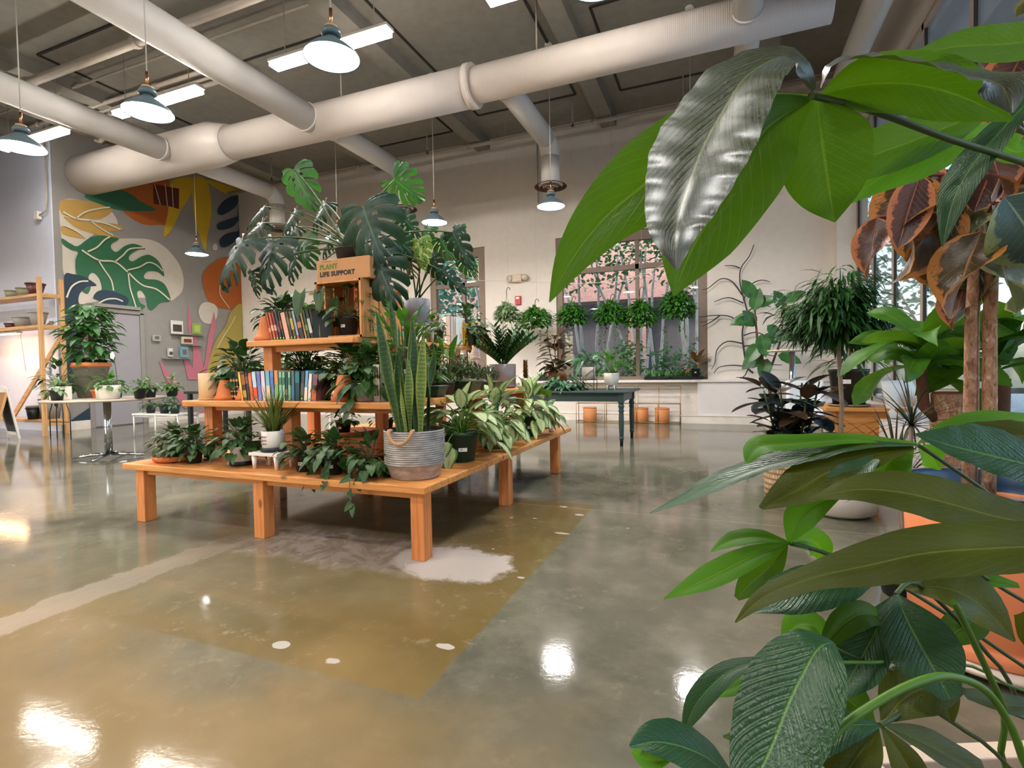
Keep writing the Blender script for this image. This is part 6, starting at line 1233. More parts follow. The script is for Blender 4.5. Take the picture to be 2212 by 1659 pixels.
# dark table
dt = T('farmhouse_table', 'dark green painted table with turned legs by the wide window', 'table', (-2.25, 7.72, 0))
MB().box((0, 0, .755), (2.15, 1.08, .03)).build('tabletop', M['tabledark'], dt, bevel=.006)
for y in (-.46, .46): MB().box((0, y, .68), (1.9, .025, .12)).build('apron', M['tabledark'], dt)
for x in (-.96, .96): MB().box((x, 0, .68), (.025, .86, .12)).build('apron', M['tabledark'], dt)
for x in (-.95, .95):
    for y in (-.45, .45):
        b = MB(); b.box((x, y, .68), (.085, .085, .13)); b.lathe([(.036, .60), (.042, .612), (.03, .60-.01), (.04, .57), (.044, .55), (.03, .525), (.028, .515), (.040, .50), (.040, .485), (.028, .475), (.036, .44), (.037, .30), (.030, .14), (.028, .125), (.036, .118), (.036, .105), (.026, .095), (.022, 0)][::-1], (x, y, 0), 18); b.build('leg', M['tabledark'], dt)
DT = .771
rt = T('watering_can', 'white watering can with a long thin spout on the dark table', 'watering can', (-2.78, 7.42, DT))
MB().lathe([(.0, 0), (.085, .0), (.09, .01), (.07, .24), (.068, .25), (.062, .25), (.06, .2), (0, .2)], (0, 0, 0), 28).build('can_body', M['white'], rt); MB().tube([(-.08, 0, .03), (-.17, 0, .16), (-.24, 0, .27)], [.012, .009, .006], 8).build('spout', M['white'], rt)
MB().tube([(.065, 0, .22), (.13, 0, .2), (.14, 0, .12), (.085, 0, .05)], .008, 8).build('handle', M['white'], rt)
def tray_bowl(label, loc, R, mat, seed):
    rt = T('fern_bowl', label, 'plant', loc); MB().lathe([(R*.6, 0), (R, .05), (R-.01, .055), (R*.55, .02), (0, .02)], (0, 0, 0), 30).build('bowl', P('#4a3a2c', .6), rt); b = MB(); r = random.Random(seed); st = MB()
    for i in range(60):
        d = rdir(r, 15, 75); L = r.uniform(.16, .30); pts, dd = arch((d.x*R*.4, d.y*R*.4, .04), d, L, 1.4, 5); st.tube(pts, .0025, 4)
        for p in pts[2:]: leaf(b, p, (d.x+r.uniform(-.6, .6), d.y+r.uniform(-.6, .6), -.1), (0, 0, 1), .13, .05, 'lance', .6, .15, 1, 4)
    foli(b, mat, rt); st.build('stems', M['stemdark'], rt)
tray_bowl('wide low bowl of blue green ferns on the dark table', (-2.18, 7.55, DT), .25, 'fern', 3)
rt = T('rubber_tree', 'variegated rubber plant with brownish leaves rising behind the fern bowl', 'plant', (-2.45, 8.0, DT)); z, ri = pot('terra', rt, 1.7); b = MB(); st = MB(); r = random.Random(14)
for k in range(4): st.tube([(0, 0, z), (.10*cos(k*1.6), .10*sin(k*1.6), z+.3), (.14*cos(k*1.6), .14*sin(k*1.6), z+.55)], .008, 6)
for i in range(64):
    zz = z+r.uniform(.02, .60); d = rdir(r, -15, 50); leaf(b, (d.x*.1, d.y*.1, zz), d, (0, 0, 1), r.uniform(.20, .29), r.uniform(.11, .15), 'ellip', .6, .15, 2, 6, 0 if r.random() < .75 else 1)
foli(b, ('pinkish', 'rubber_under'), rt); st.build('branches', M['barkdark'], rt)
rt = T('pot_on_wire_stand', 'pale pot with dark arrow leaves in a black wire stand on the dark table', 'plant', (-1.84, 7.62, DT))
for x in (-.10, .10):
    for y in (-.10, .10): MB().tube([(x, y, 0), (x, y, .36)], .005, 6).build('stand_leg', M['black'], rt)
MB().tube([(-.1, -.1, .15), (.1, -.1, .15), (.1, .1, .15), (-.1, .1, .15), (-.1, -.1, .15)], .005, 6).build('stand_ring', M['black'], rt)
MB().lathe([(.08, .155), (.095, .16), (.098, .34), (.09, .34), (.08, .25), (0, .25)], (0, 0, 0), 26).build('pot_body', P('#b8aba4', .5), rt); b = MB(); st = MB()
for (dx, dy, dz, L) in ((-.5, -.3, .5, .28), (-.7, .2, .2, .24), (-.3, -.6, -.4, .26), (.3, .3, .8, .22), (.4, -.3, .4, .2), (-.1, -.3, .9, .2)):
    pts, dd = arch((0, 0, .3), (dx, dy, max(.2, dz)+.5), .2, .6, 4); st.tube(pts, .004, 5); leaf(b, pts[-1], (dx, dy, dz-.5), (dx*.4, -.5, .7), L, .11, 'heart', .4, .15, 2, 6, 0, 0, .4)
foli(b, 'zz', rt); st.build('stems', M['stemdark'], rt)
rt = T('peace_lily', 'bright leaved plant in a white footed pot on the dark table', 'plant', (-1.52, 7.72, DT))
MB().lathe([(.05, .05), (.085, .07), (.11, .14), (.115, .24), (.105, .245), (.10, .2), (0, .2)], (0, 0, 0), 30).build('footed_pot', M['white'], rt)
for k in range(4): MB().tube([(.06*cos(k*1.57+.8), .06*sin(k*1.57+.8), .09), (.085*cos(k*1.57+.8), .085*sin(k*1.57+.8), 0)], [.02, .008], 8).build('pot_foot', M['white'], rt)
b = MB(); st = MB(); r = random.Random(6)
for i in range(34):
    d = rdir(r, 25, 85); pts, dd = arch((0, 0, .22), d, r.uniform(.14, .28), .6, 4); st.tube(pts, .003, 4); leaf(b, pts[-1], dd, (d.x*.3, d.y*.3, 1), r.uniform(.16, .24), .065, 'ovate', 1.0, .18, 1, 5)
foli(b, 'pothos', rt); st.build('stems', M['stem'], rt); soil(.10, .222, rt)
# ledge trays
def seed_tray(label, x, w, n, seed, mat='seedling'):
    rt = T('seedling_tray', label, 'seedlings', (x, YB-.12, .842)); MB().box((0, 0, .03), (w, .19, .06), 0, None, .93).build('tray', M['black'], rt, bevel=.004); MB().box((0, 0, .058), (w*.94, .17, .01)).build('soil', M['soil'], rt); b = MB(); r = random.Random(seed)
    for i in range(n):
        p = V((r.uniform(-w*.45, w*.45), r.uniform(-.08, .08), .06)); d = rdir(r, 30, 85); leaf(b, p, d, (0, 0, 1), r.uniform(.08, .17), .04, 'ovate', .8, .1, 1, 4)
    foli(b, mat, rt)
seed_tray('dark tray of green seedlings on the ledge right of the dark table', -1.18, .5, 90, 1)
seed_tray('long black tray of pale seedlings on the ledge beside the croton', -.62, .62, 130, 2)
seed_tray('small tray of seedlings on the ledge left of the dark table', -3.55, .22, 30, 3); seed_tray('second small tray of seedlings on the ledge nearer the watering can', -3.15, .20, 30, 4)
potted('croton', 'red and yellow croton in a black pot with white tag on the ledge', (-.46, YB-.20, .905), 'nursery', 1.35, 'croton', 20, .16, .2, .26, .09, 'lance', 0, 121, lab=-1.6, sag=.4, nu=2, nv=6)
# brass racks and orange planters on the floor
for k, (x0, x1, lb) in enumerate(((-2.76, -1.60, 'low brass wire rack by the back wall, left one'), (-1.55, -.74, 'low brass wire rack by the back wall, right one with the taller top'))):
    rt = T('wire_rack', lb, 'rack', ((x0+x1)/2, YB-.38, 0), 0, 'brass wire racks'); hw = (x1-x0)/2; top = .72
    for x in (-hw, 0, hw):
        for y in (-.0, .19): MB().tube([(x, y, 0), (x, y, top if y > 0 else .38)], .007, 6).build('rack_leg', M['brass'], rt)
    for z, y0, y1 in ((top, .10, .19), (.38, 0, .19), (.02, 0, .19)):
        b = MB(); b.tube([(-hw, y0, z), (hw, y0, z)], .006, 6); b.tube([(-hw, y1, z), (hw, y1, z)], .006, 6); b.tube([(-hw, y0, z), (-hw, y1, z)], .006, 6); b.tube([(hw, y0, z), (hw, y1, z)], .006, 6); b.build('rack_shelf_wire', M['brass'], rt)
M['orangepot'] = plain('orange_stoneware', '#c9804a', .6)
for x, y, lb in ((-2.50, 10.43, 'orange cylinder pot on the floor in front of the left brass rack'), (-1.48, 10.46, 'orange cylinder pot partly behind the dark table leg'), (-1.08, 10.46, 'orange cylinder pot on the floor under the right brass rack')):
    rt = T('floor_pot', lb, 'pot', (x, y, 0), 0, 'orange pots along the back wall'); MB().lathe([(.125, 0), (.135, .01), (.138, .29), (.128, .292), (.125, .27), (.12, .05), (0, .05)], (0, 0, 0), 30).build('pot_body', M['orangepot'], rt); MB().lathe([(.139, .275), (.142, .28), (.14, .295), (.127, .295)], (0, 0, 0), 30).build('pot_rim', M['orangepot'], rt)
# ------------------------------------------------------------------ right background
# metal branch wall sculpture
rt = T('branch_sculpture', 'black metal tree branch sculpture on the wall right of the wide window', 'wall sculpture', (.22, YB-.20+.10, .95)); M['iron'] = plain('black_iron', '#2a2224', .5)
curves = [[(.32, 0), (.22, .12), (.16, .45), (.14, .8), (.22, 1.1), (.16, 1.4), (.10, 1.7), (.12, 1.95), (.26, 2.15), (.34, 2.36)], [(.10, 1.95), (.0, 2.0), (-.16, 2.02)], [(.14, 1.45), (-.02, 1.70), (-.22, 1.78), (-.45, 1.62), (-.56, 1.60)], [(.16, 1.35), (.28, 1.62), (.45, 1.70), (.6, 1.66)], [(.14, .9), (-.06, 1.06), (-.32, 1.10), (-.62, 1.08)], [(-.25, 1.09), (-.4, .98), (-.55, .9)], [(.15, .55), (-.12, .60), (-.30, .45), (-.34, .2), (-.40, .08)], [(.22, .12), (-.02, .15), (-.26, .12), (-.36, .0)], [(.30, .1), (.5, .15), (.8, .14)], [(.16, .7), (.38, .75), (.62, .62)], [(.16, 1.3), (-.1, 1.42), (-.35, 1.35)], [(.16, .5), (.34, .5), (.55, .34), (.7, .3)], [(.24, .1), (.18, -.04), (.10, -.1)], [(.2, 1.12), (.42, 1.25), (.62, 1.2)]]
for i, c_ in enumerate(curves):
    o = []
    P3 = [V((p[0], 0, p[1])) for p in c_]; n = len(P3)
    for a in range(n-1):
        p0, p1, p2, p3 = P3[max(0, a-1)], P3[a], P3[a+1], P3[min(n-1, a+2)]
        for q in range(4):
            f = q/4; o.append(.5*((2*p1)+(p2-p0)*f+(2*p0-5*p1+4*p2-p3)*f*f+(3*p1-p0-3*p2+p3)*f**3))
    o.append(P3[-1]); b = MB(); b.tube(o, [(.018 if i == 0 else .013)*(1-.6*k/len(o)) for k in range(len(o))], 7); b.build('iron_branch', M['iron'], rt)
# fiddle leaf fig
rt = T('fiddle_leaf_fig', 'fiddle leaf fig with large upright leaves in front of the branch sculpture', 'plant', (.80, 9.55, 0)); z, ri = pot('white', rt, 2.0); r = random.Random(17); b = MB(); st = MB()
st.tube([(0, 0, z), (-.1, 0, .9), (-.25, 0, 1.5), (-.3, 0, 2.2)], [.03, .025, .02, .01], 8); st.tube([(-.1, 0, .9), (.1, 0, 1.5), (.15, 0, 2.1)], [.02, .015, .01], 8)
for (x, zz, dx, dz, L) in ((-.3, 2.2, -.4, .9, .34), (-.3, 2.1, .9, .3, .36), (-.25, 1.9, -.9, -.1, .4), (-.25, 1.8, -.8, .2, .36), (-.2, 1.6, .2, -.9, .36), (-.28, 1.75, -.5, .8, .32), (-.2, 1.45, -.6, -.7, .38), (-.15, 1.3, -.8, -.5, .4), (-.2, 1.5, .8, .2, .34), (0, 1.5, .7, .4, .34), (.1, 1.6, .9, -.2, .36), (.13, 1.8, .5, .8, .32), (.15, 2.0, -.4, .9, .34), (.15, 2.1, .8, .6, .32), (-.1, 1.2, -.3, -.9, .34), (.05, 1.25, .9, -.2, .34), (-.1, 1.75, .6, -.6, .3), (-.3, 2.0, .2, .95, .34)):
    leaf(b, (x, r.uniform(-.05, .05), zz), (dx, r.uniform(-.5, .1), dz), (0, -1, .6), L*1.1, L*.66, 'ovate', .3, .12, 3, 7, 0, 0, 0, .03)
foli(b, 'figleaf', rt); st.build('trunk', M['barkdark'], rt)
# bar table + white chair
rt = T('bar_table', 'small round bar height table with a chrome pole near the corner', 'table', (.95, 8.55, 0)); MB().lathe([(0, 1.285), (.32, 1.285), (.33, 1.295), (.33, 1.31), (0, 1.315)], (0, 0, 0), 36).build('tabletop', P('#d5c8b6', .4), rt); MB().tube([(0, 0, .04), (0, 0, 1.285)], .038, 16).build('column', M['chrome'], rt); MB().lathe([(.24, 0), (.24, .012), (.05, .04), (0, .04)], (0, 0, 0), 30).build('base', M['chrome'], rt)
rt = T('white_chair', 'pale moulded chair standing behind the black pot on the stool', 'chair', (1.02, 7.6, 0)); b = MB(); rows = []
for i in range(9):
    f = i/8; row = []
    for j in range(9):
        u = (j-4)/4*.24; 
        if f < .5: p = V((u, -.22+f*.84, .46+abs(u)*.12-.03*sin(f*6)))
        else: p = V((u*(1-.25*(f-.5)), .2+(f-.5)*.22-abs(u)*.25, .46+(f-.5)*.84))
        row.append(p)
    rows.append(row)
b.quad_grid(rows); b.build('seat_shell', P('#d4d6da', .35), rt, solid=.012)
for x in (-.2, .2):
    for y in (-.18, .18): MB().tube([(x*.8, y*.8, .45), (x*1.1, y*1.15, 0)], .012, 8).build('leg', M['pine_z'], rt)
# pine stool table with black pot
rt = T('pine_stool', 'knotty pine block table holding a black nursery pot', 'table', (1.38, 6.65, 0))
MB().box((0, 0, .615), (.72, .62, .04)).build('table_top', M['stool'], rt, bevel=.006)
b = MB()
for s in (-1, 1):
    P4 = [(s*.30, -.28, .595), (s*.30, .28, .595), (s*.22, .22, 0), (s*.22, -.22, 0)]
    b.poly([V(p)+V((0, 0, 0)) for p in P4]); b.poly([V(p)-V((s*.035, 0, 0)) for p in P4][::-1])
    for a in range(4): q = (a+1) % 4; b.poly([V(P4[a]), V(P4[a])-V((s*.035, 0, 0)), V(P4[q])-V((s*.035, 0, 0)), V(P4[q])])
b.build('side_panel', M['stool'], rt)
b = MB(); b.box((0, -.24, .32), (.56, .03, .54), 0, None, .75); b.build('front_panel', M['stool'], rt); MB().box((0, .24, .32), (.5, .03, .54), 0, None, .75).build('back_panel', M['stool'], rt)
b = MB(); b.lathe([(.035, 0), (.03, .004), (0, .004)], (0, 0, 0), 16); o = b.build('wood_knot', M['barkdark'], rt); o.location = (.10, -.262, .30); o.rotation_euler = (radians(90), 0, 0)
rt = T('drooping_dracaena', 'narrow leaved plant in a tall black pot with white tag on the pine table', 'plant', (1.28, 6.62, .636))
b = pot_mb(.15, .19, .40, .006, .03); b.build('nursery_pot', M['black'], rt); soil(.17, .36, rt); sticker(rt, .183, .27, radians(-110), .10, .045); MB().lathe([(.17, 0), (.20, .01), (.20, .025), (.16, .02)], (0, 0, 0), 30).build('saucer', P('#8a7a66', .6), rt)
b = MB(); r = random.Random(8)
for i in range(90): d = rdir(r, 10, 85); leaf(b, (d.x*.08, d.y*.08, .38+.3*r.random()), d, (0, 0, 1), r.uniform(.3, .5), .035, 'lance', 1.4, .15, 1, 6)
foli(b, 'alii', rt); MB().tube([(0, 0, .35), (0, 0, .7)], .012, 7).build('stem', M['bark'], rt)
# palm print cushion, crates on the bench wall
rt = T('palm_cushion', 'white cushion with a palm leaf print on the window bench', 'cushion', (1.72, 6.5, SZ+.20)); rt.rotation_euler = (radians(-14), 0, radians(38)); b = MB(); n = 12; rows = []
for sgn in (1, -1):
    rows = []
    for i in range(n+1):
        row = []
        for j in range(n+1):
            u, v = i/n*2-1, j/n*2-1; hgt = (max(0, (1-u*u)*(1-v*v)))**.4*.075; k = 1-.06*(1-abs(u)**2)*(abs(v)**6); row.append(V((u*.22*k, sgn*hgt, v*.2)))
        rows.append(row)
    b.quad_grid(rows)
b.build('cushion_body', P('#dfdcd8', .8), rt); b = MB()
for k in range(17): a = radians(15+k*9.4); leaf(b, (0, -.083, -.10), (cos(a), 0, sin(a)), (0, -1, 0), .20, .012, 'lance', 0, 0, 1, 4)
b.build('palm_print', P('#b08a6a', .8), rt)
rt = T('grey_planter_box', 'long grey wooden planter box on the window bench', 'planter', (1.78, 4.6, SZ)); MB().box((0, 0, .08), (.24, .9, .16)).build('box_body', M['palewood'], rt, bevel=.005); MB().box((0, 0, .155), (.20, .86, .01)).build('soil', M['soil'], rt)
rt = T('sage_panel', 'pale sage square post block standing on the window bench', 'block', (1.86, 5.75, SZ)); MB().box((0, 0, .17), (.2, .2, .34)).build('block_body', P('#a8a88e', .7), rt, bevel=.004); MB().box((0, 0, .345), (.21, .21, .01)).build('block_top', P('#b4b49c', .7), rt)
# dark rubber plant in woven basket
rt = T('burgundy_rubber_plant', 'dark burgundy rubber plant in a woven basket', 'plant', (.52, 4.75, 0)); M['weave'] = None
t = NT('woven_palm_basket'); ck = t.add('ShaderNodeTexBrick'); ck.inputs['Scale'].default_value = 1; ck.offset = .5; t.link(t.coord('UV', (26, 9, 1)), ck.inputs[0]); ck.inputs['Color1'].default_value = hx('#d0b490'); ck.inputs['Color2'].default_value = hx('#b89670'); ck.inputs['Mortar'].default_value = hx('#8a6a4a'); ck.inputs['Mortar Size'].default_value = .05
t.link(ck.outputs[0], t.b.inputs['Base Color']); t.bump(ck.outputs['Fac'], .5, .01); t.b.inputs['Roughness'].default_value = .8; M['weave'] = t.m
MB().lathe([(.19, 0), (.20, .01), (.205, .34), (.195, .345), (.19, .3), (0, .28)], (0, 0, 0), 36).build('basket', M['weave'], rt); soil(.185, .30, rt); b = MB(); st = MB(); r = random.Random(23)
for k in range(6):
    a = k*1.05; top = V((.20*cos(a), .20*sin(a), .85+.12*r.random())); st.tube([(.04*cos(a), .04*sin(a), .3), (.13*cos(a), .13*sin(a), .6), top], [.012, .010, .006], 7)
    for i in range(17):
        f = (i+1)/17; p = V((.04+.16*f, 0, .3+.6*f)); p = V((p.x*cos(a), p.x*sin(a), p.z)); az = i*2.4+k; el = r.uniform(-20, 55); L = r.uniform(.15, .22)
        d = V((cos(az)*cos(radians(el)), sin(az)*cos(radians(el)), sin(radians(el)))); p2 = p+d*.04; st.tube([p, p2], .004, 4); leaf(b, p2, d, (0, 0, 1), L*1.25, L*.78, 'ellip', .45, .16, 2, 7, 0 if r.random() < .75 else 1)
foli(b, ('rubber', 'rubber_under'), rt); st.build('branches', M['stemdark'], rt)
# weeping ficus standard
rt = T('weeping_ficus', 'weeping narrow leaf ficus tree with a round crown on a thin pale trunk', 'tree', (.80, 4.42, 0))
MB().lathe([(.17, 0), (.22, .03), (.245, .12), (.24, .26), (.21, .33), (.20, .335), (.19, .28), (0, .27)], (0, 0, 0), 40).build('white_pot', M['white'], rt); soil(.19, .29, rt)
b = MB(); b.tube([(0, 0, .28), (.012, 0, .8), (-.01, 0, 1.25), (0, 0, 1.42)], [.016, .015, .014, .016], 9); r = random.Random(33); br_ = MB()
tips = []
for k in range(46):
    az = r.uniform(0, 2*pi); el = radians(r.uniform(5, 85)); L = r.uniform(.18, .36); p0 = V((0, 0, r.uniform(1.30, 1.46))); pts, dd = arch(p0, (cos(az)*cos(el), sin(az)*cos(el), sin(el)), L, .9, 6); b.tube(pts, [.007-.0008*i for i in range(7)], 5); tips += pts[2:]
b.build('trunk', M['bark'], rt); b = MB()
for i in range(2700):
    p = r.choice(tips)+V((r.gauss(0, .05), r.gauss(0, .05), r.gauss(.0, .05))); d = V((p.x, p.y, 0)); d = d.normalized()*.8+V((r.uniform(-.5, .5), r.uniform(-.5, .5), r.uniform(-1.0, .4))) if d.length > .01 else V((0, 0, 1))
    leaf(b, p, d, (p.x, p.y, 1.0), r.uniform(.11, .19), r.uniform(.018, .028), 'lance', .9, .2, 1, 4)
foli(b, 'alii', rt, 'crown')
# mass cane corn plant
rt = T('corn_plant', 'corn plant with a thick cut cane and broad bright leaves in front of the storefront', 'plant', (1.18, 3.62, 0)); MB().lathe([(.17, 0), (.22, .30), (.21, .31), (.2, .28), (0, .27)], (0, 0, 0), 32).build('pot_body', M['black'], rt); soil(.19, .28, rt)
b = MB(); b.tube([(0, 0, .25), (.0, 0, .92)], .082, 22); b.build('thick_cane', M['bark_flaky'], rt); b = MB(); b.tube([(0, 0, .915), (0, 0, .93)], [.078, .074], 22); b.build('cane_cut_top', P('#8a2f22', .6), rt)
b = MB(); b.tube([(-.06, -.02, .78), (-.12, -.02, .85), (-.13, -.02, 1.0), (-.13, -.02, 1.2)], [.03, .03, .028, .02], 12); b.tube([(.25, .1, .25), (.26, .1, 1.0)], .05, 14); b.build('leafy_shoot', M['barkdark'], rt)
r = random.Random(55)
for (cx, cy, cz, n, s) in ((-.13, -.02, 1.02, 20, 1.0), (.26, .1, 1.05, 16, 1.05)):
    for i in range(n):
        az = i*2.4; el = r.uniform(-5, 78); d = V((cos(az)*cos(radians(el)), sin(az)*cos(radians(el)), sin(radians(el)))); b = MB()
        leaf(b, (cx, cy, cz+.012*i), d, (0, 0, 1), r.uniform(.34, .48)*s, r.uniform(.12, .17)*s, 'strap' if i % 3 else 'ovate', r.uniform(.8, 1.8), .12, 3, 9, 0, r.uniform(-.5, .5), 0, .03); b.build('corn_leaf', M['corn'], rt)
# spiky dracaena
rt = T('spiky_dracaena', 'thin spiky dracaena with drooping red green leaves beside the terracotta pot', 'plant', (.80, 2.95, 0)); z, ri = pot('nursery', rt, 1.9); b = MB(); r = random.Random(66); st = MB(); M['marg'] = leafmat('leaf_marginata', '#3a4a26', '#6a3a30', '#2a2a1c', .35, .1, 1, .3)
for (dx, dy, h) in ((-.02, 0, .50), (.03, .03, .80), (-.03, .04, .62)):
    st.tube([(0, 0, z), (dx, dy, h)], .010, 7)
    for i in range(34): d = rdir(r, 0, 85); leaf(b, (dx, dy, h), d, (0, 0, 1), r.uniform(.22, .38), .011, 'grass', 1.4*r.random()+.3, .2, 1, 7)
foli(b, 'marg', rt); st.build('canes', M['bark'], rt)

# ------------------------------------------------------------------ variegated rubber tree in the big orange pot
rt = T('ruby_rubber_tree', 'tall variegated rubber tree with pink edged leaves in a big orange pot', 'plant', (.93, 2.42, 0)); O = V(rt.location)
MB().lathe([(.225, .06), (.242, .07), (.252, .105), (.240, .115), (.242, .135), (.258, .155), (.272, .58), (.262, .60), (.25, .56), (.23, .25), (0, .25)], (0, 0, 0), 56).build('orange_planter', M['terra_bright'], rt)
MB().lathe([(.22, .30), (.262, .60), (.268, .61), (.285, .615), (.290, .632), (.284, .65), (.272, .652), (.264, .64), (.256, .60), (.25, .52), (0, .52)], (0, 0, 0), 56).build('blue_nursery_pot', plain('blue_nursery_plastic', '#1f3f5c', .3), rt)
MB().lathe([(.284, .648), (.292, .65), (.286, .657), (.274, .656)], (0, 0, 0), 56).build('pot_rim', P('#7a7470', .5), rt); soil(.252, .56, rt)
cd = T('plant_caddy', 'white slatted plant caddy under the big orange pot', 'plant stand', (.93, 2.42, 0)); MB().lathe([(.0, .035), (.27, .035), (.28, .045), (.28, .057), (0, .058)], (0, 0, 0), 44).build('caddy_disc', P('#d8c8b8', .6), cd)
for k in range(4): a = radians(45+90*k); MB().lathe([(.02, 0), (.02, .034)], (.2*cos(a), .2*sin(a), 0), 12).build('caster', M['black'], cd)
for k, (x, y, lx_, r_) in enumerate(((-.10, -.05, -.10, .020), (-.075, -.01, -.055, .017), (-.045, -.06, -.04, .022))):
    b = MB(); pts = [(x, y, .54), (x*.95, y, .9), (x*.9, y+.01, 1.25), (x*.6+lx_*.2, y, 1.6), (x*.2, y, 2.0), (.05*k, 0, 2.25)]; b.tube(pts, [r_, r_, r_*.95, r_*.8, r_*.6, .006], 12); b.build('trunk', M['bark_flaky'], rt)
MB().tube([(-.075, -.04, .86), (-.075, -.04, .895)], .052, 20).build('teal_tape', P('#2f8f80', .5), rt)
r = random.Random(77); mm = ['ruby1', 'ruby2', 'ruby3', 'ruby4']
for bs, tp, w, tilt, m_, roll in RU:
    bs, tp = V(bs)-O, V(tp)-O; b = MB(); d = tp-bs; leaf(b, bs, d+V((0, 0, .12*d.length)), (r.uniform(-.5, .2), -1, r.uniform(.2, .6)), d.length*1.03, w*1.12, 'ellip', .3, .2, 4, 12, 0, r.uniform(-.5, .5)); b.build('rubber_leaf', M[mm[m_]], rt)
    c_ = V((-.05, -.03, min(2.2, bs.z+.02))); b = MB(); b.tube([c_, (c_+bs)*.5+V((0, 0, .02)), bs], .006, 6); b.build('leaf_stalk', P('#7a3a2c', .5), rt)
for k in range(34):
    zz = 1.35+.95*r.random(); az = r.uniform(-1.3, 1.9); el = r.uniform(-30, 40); d = V((cos(az)*cos(radians(el)), sin(az)*cos(radians(el)), sin(radians(el)))); p = V((-.02, 0, zz))+d*.08; L = r.uniform(.15, .24)
    b = MB(); leaf(b, p, d, (0, 0, 1), L, L*.6, 'ellip', .8, .2, 3, 9); b.build('rubber_leaf', M[mm[k % 4]], rt)
rt = T('corner_corn_plant', 'broad leaved plant by the storefront glass at the right edge of the photo', 'plant', (1.75, 3.0, 0)); MB().lathe([(.15, 0), (.19, .28), (.18, .29), (0, .26)], (0, 0, 0), 32).build('pot_body', M['black'], rt)
b = MB(); b.tube([(0, 0, .25), (0, 0, 1.0)], .035, 12); b.build('cane', M['bark_flaky'], rt)
for i in range(22):
    az = i*2.4; el = r.uniform(0, 75); d = V((cos(az)*cos(radians(el)), sin(az)*cos(radians(el)), sin(radians(el)))); b = MB(); leaf(b, (0, 0, .92+.012*i), d, (0, 0, 1), r.uniform(.36, .5), r.uniform(.08, .11), 'lance', r.uniform(.8, 1.6), .12, 3, 8); b.build('corn_leaf', M['corn'], rt)
# white framed lounge stand near the lower right
rt = T('wooden_stand', 'low pale wooden frame lying on the floor under the money tree leaves', 'plant stand', (.62, 1.55, 0))
for (p0, p1) in (((-.34, .0), (.42, .34)), ((-.16, -.26), (.5, .04)), ((-.30, .05), (-.12, -.3)), ((.36, .36), (.52, .0))):
    p0, p1 = V(p0), V(p1); d = p1-p0; b = MB(); b.box(((p0.x+p1.x)/2, (p0.y+p1.y)/2, .055), (d.length, .06, .035), 0, math.atan2(d.y, d.x)); b.build('frame_bar', P('#d9c4ae', .5), rt, bevel=.004)
for x, y in ((-.34, .0), (.42, .34), (-.13, -.27), (.5, .02)): MB().lathe([(.022, 0), (.022, .04), (0, .041)], (x, y, 0), 12).build('foot', P('#d9c4ae', .5), rt)

# ------------------------------------------------------------------ money tree in the foreground
mt = T('money_tree', 'money tree with long green leaflets reaching in from the right foreground', 'plant', (.98, .72, 0)); O = V(mt.location)
MB().lathe([(.14, 0), (.15, .01), (.19, .32), (.20, .33), (.19, .34), (.175, .30), (0, .28)], (0, 0, 0), 36).build('pot_body', M['terracotta'], mt); soil(.178, .30, mt)
for k in range(3):
    b = MB(); pts = []
    for q in range(26): f = q/25; a = f*9+k*2.094; pts.append((.028*cos(a), .028*sin(a), .28+f*1.1))
    b.tube(pts, [.022-.008*q/25 for q in range(26)], 10); b.build('braided_trunk', M['bark'], mt)
MB().tube([(0, 0, 1.36), (.02, 0, 1.5), (0, .02, 1.62)], [.03, .02, .012], 10).build('crown_stem', M['stem'], mt)
mm = ['L_lime', 'L_lime2', 'L_gloss', 'L_olive', 'L_dark']
for pts, W, m_, up, fold in ML:
    b = MB(); ribbon_leaf(b, [V(p)-O for p in pts], W, up, fold, wav=.015 if m_ != 2 else .025); b.build('leaflet', M[mm[m_]], mt)
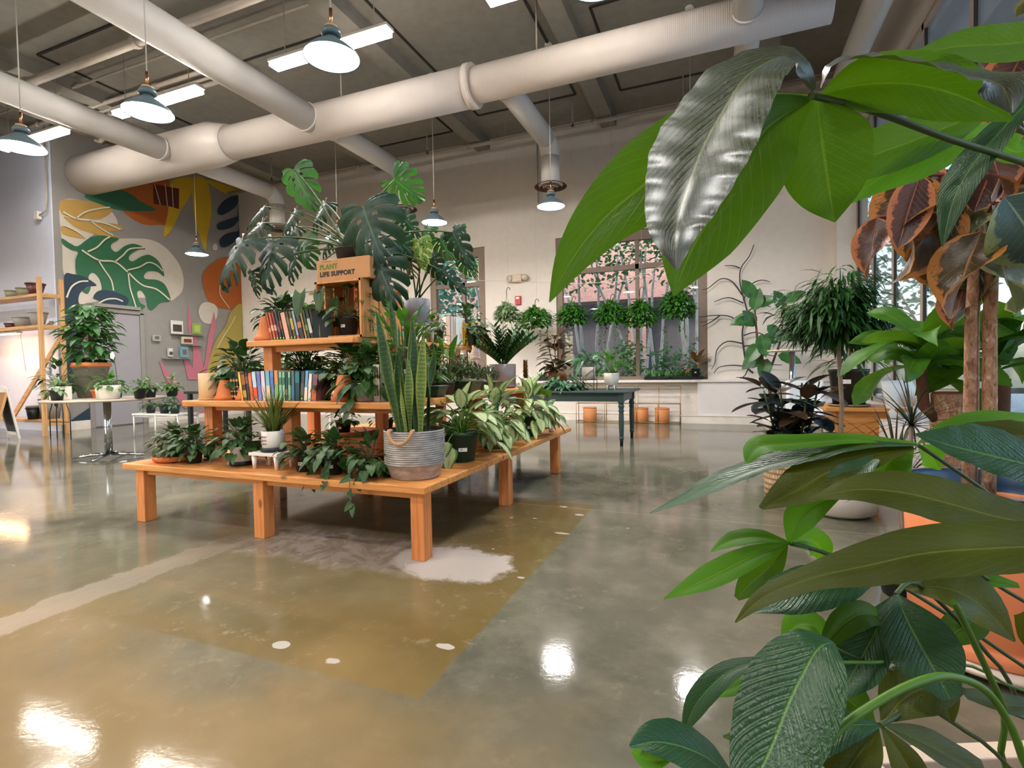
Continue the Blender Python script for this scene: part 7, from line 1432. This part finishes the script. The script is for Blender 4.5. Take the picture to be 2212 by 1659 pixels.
for pts, r_, m_ in ST:
    P3 = [V(p)-O for p in pts]; e = P3[-1]; tgt = V((0, 0, min(1.6, max(1.0, e.z)))); P3 += [(e+tgt)*.5, tgt]
    o = []
    n = len(P3)
    for i in range(n-1):
        p0, p1, p2, p3 = P3[max(0, i-1)], P3[i], P3[i+1], P3[min(n-1, i+2)]
        for q in range(4):
            f = q/4; o.append(.5*((2*p1)+(p2-p0)*f+(2*p0-5*p1+4*p2-p3)*f*f+(3*p1-p0-3*p2+p3)*f**3))
    o.append(P3[-1]); b = MB(); b.tube(o, r_, 8); b.build('petiole', M['stemdark'] if not m_ else M['stem'], mt)

# ------------------------------------------------------------------ camera, sky, light
cam = bpy.data.cameras.new('camera'); co_ = bpy.data.objects.new('camera', cam); COL.objects.link(co_); S.camera = co_
cam.sensor_width = 36; cam.lens = 1124.70/2212*36; cam.clip_start = .05; cam.clip_end = 300
r_v = V((.92749632, .37344263, -.01706398)); u_v = V((.00510891, .03297958, .99944297)); b_v = V((.37379738, -.92706685, .02868056))
mw = Matrix((r_v, u_v, b_v)).transposed().to_4x4(); mw.translation = V((0, 0, 1.1)); co_.matrix_world = mw
w = bpy.data.worlds.new('world'); S.world = w; w.use_nodes = True; nt = w.node_tree; bg = nt.nodes['Background']
sk = nt.nodes.new('ShaderNodeTexSky'); sk.sky_type = 'NISHITA'; sk.sun_disc = False; sk.sun_elevation = radians(38); sk.sun_rotation = radians(200); sk.air_density = 1.2; sk.dust_density = 2.5
nt.links.new(sk.outputs[0], bg.inputs[0]); bg.inputs[1].default_value = SKY
S.view_settings.view_transform = 'Standard'; S.view_settings.look = 'None'; S.view_settings.gamma = 1; S.view_settings.exposure = EXPOSURE; S.view_settings.use_curve_mapping = False
cy = S.cycles; cy.max_bounces = 6; cy.diffuse_bounces = 4; cy.glossy_bounces = 3; cy.transmission_bounces = 4; cy.transparent_max_bounces = 8; cy.sample_clamp_indirect = 4; cy.caustics_reflective = False; cy.caustics_refractive = False; cy.use_denoising = True
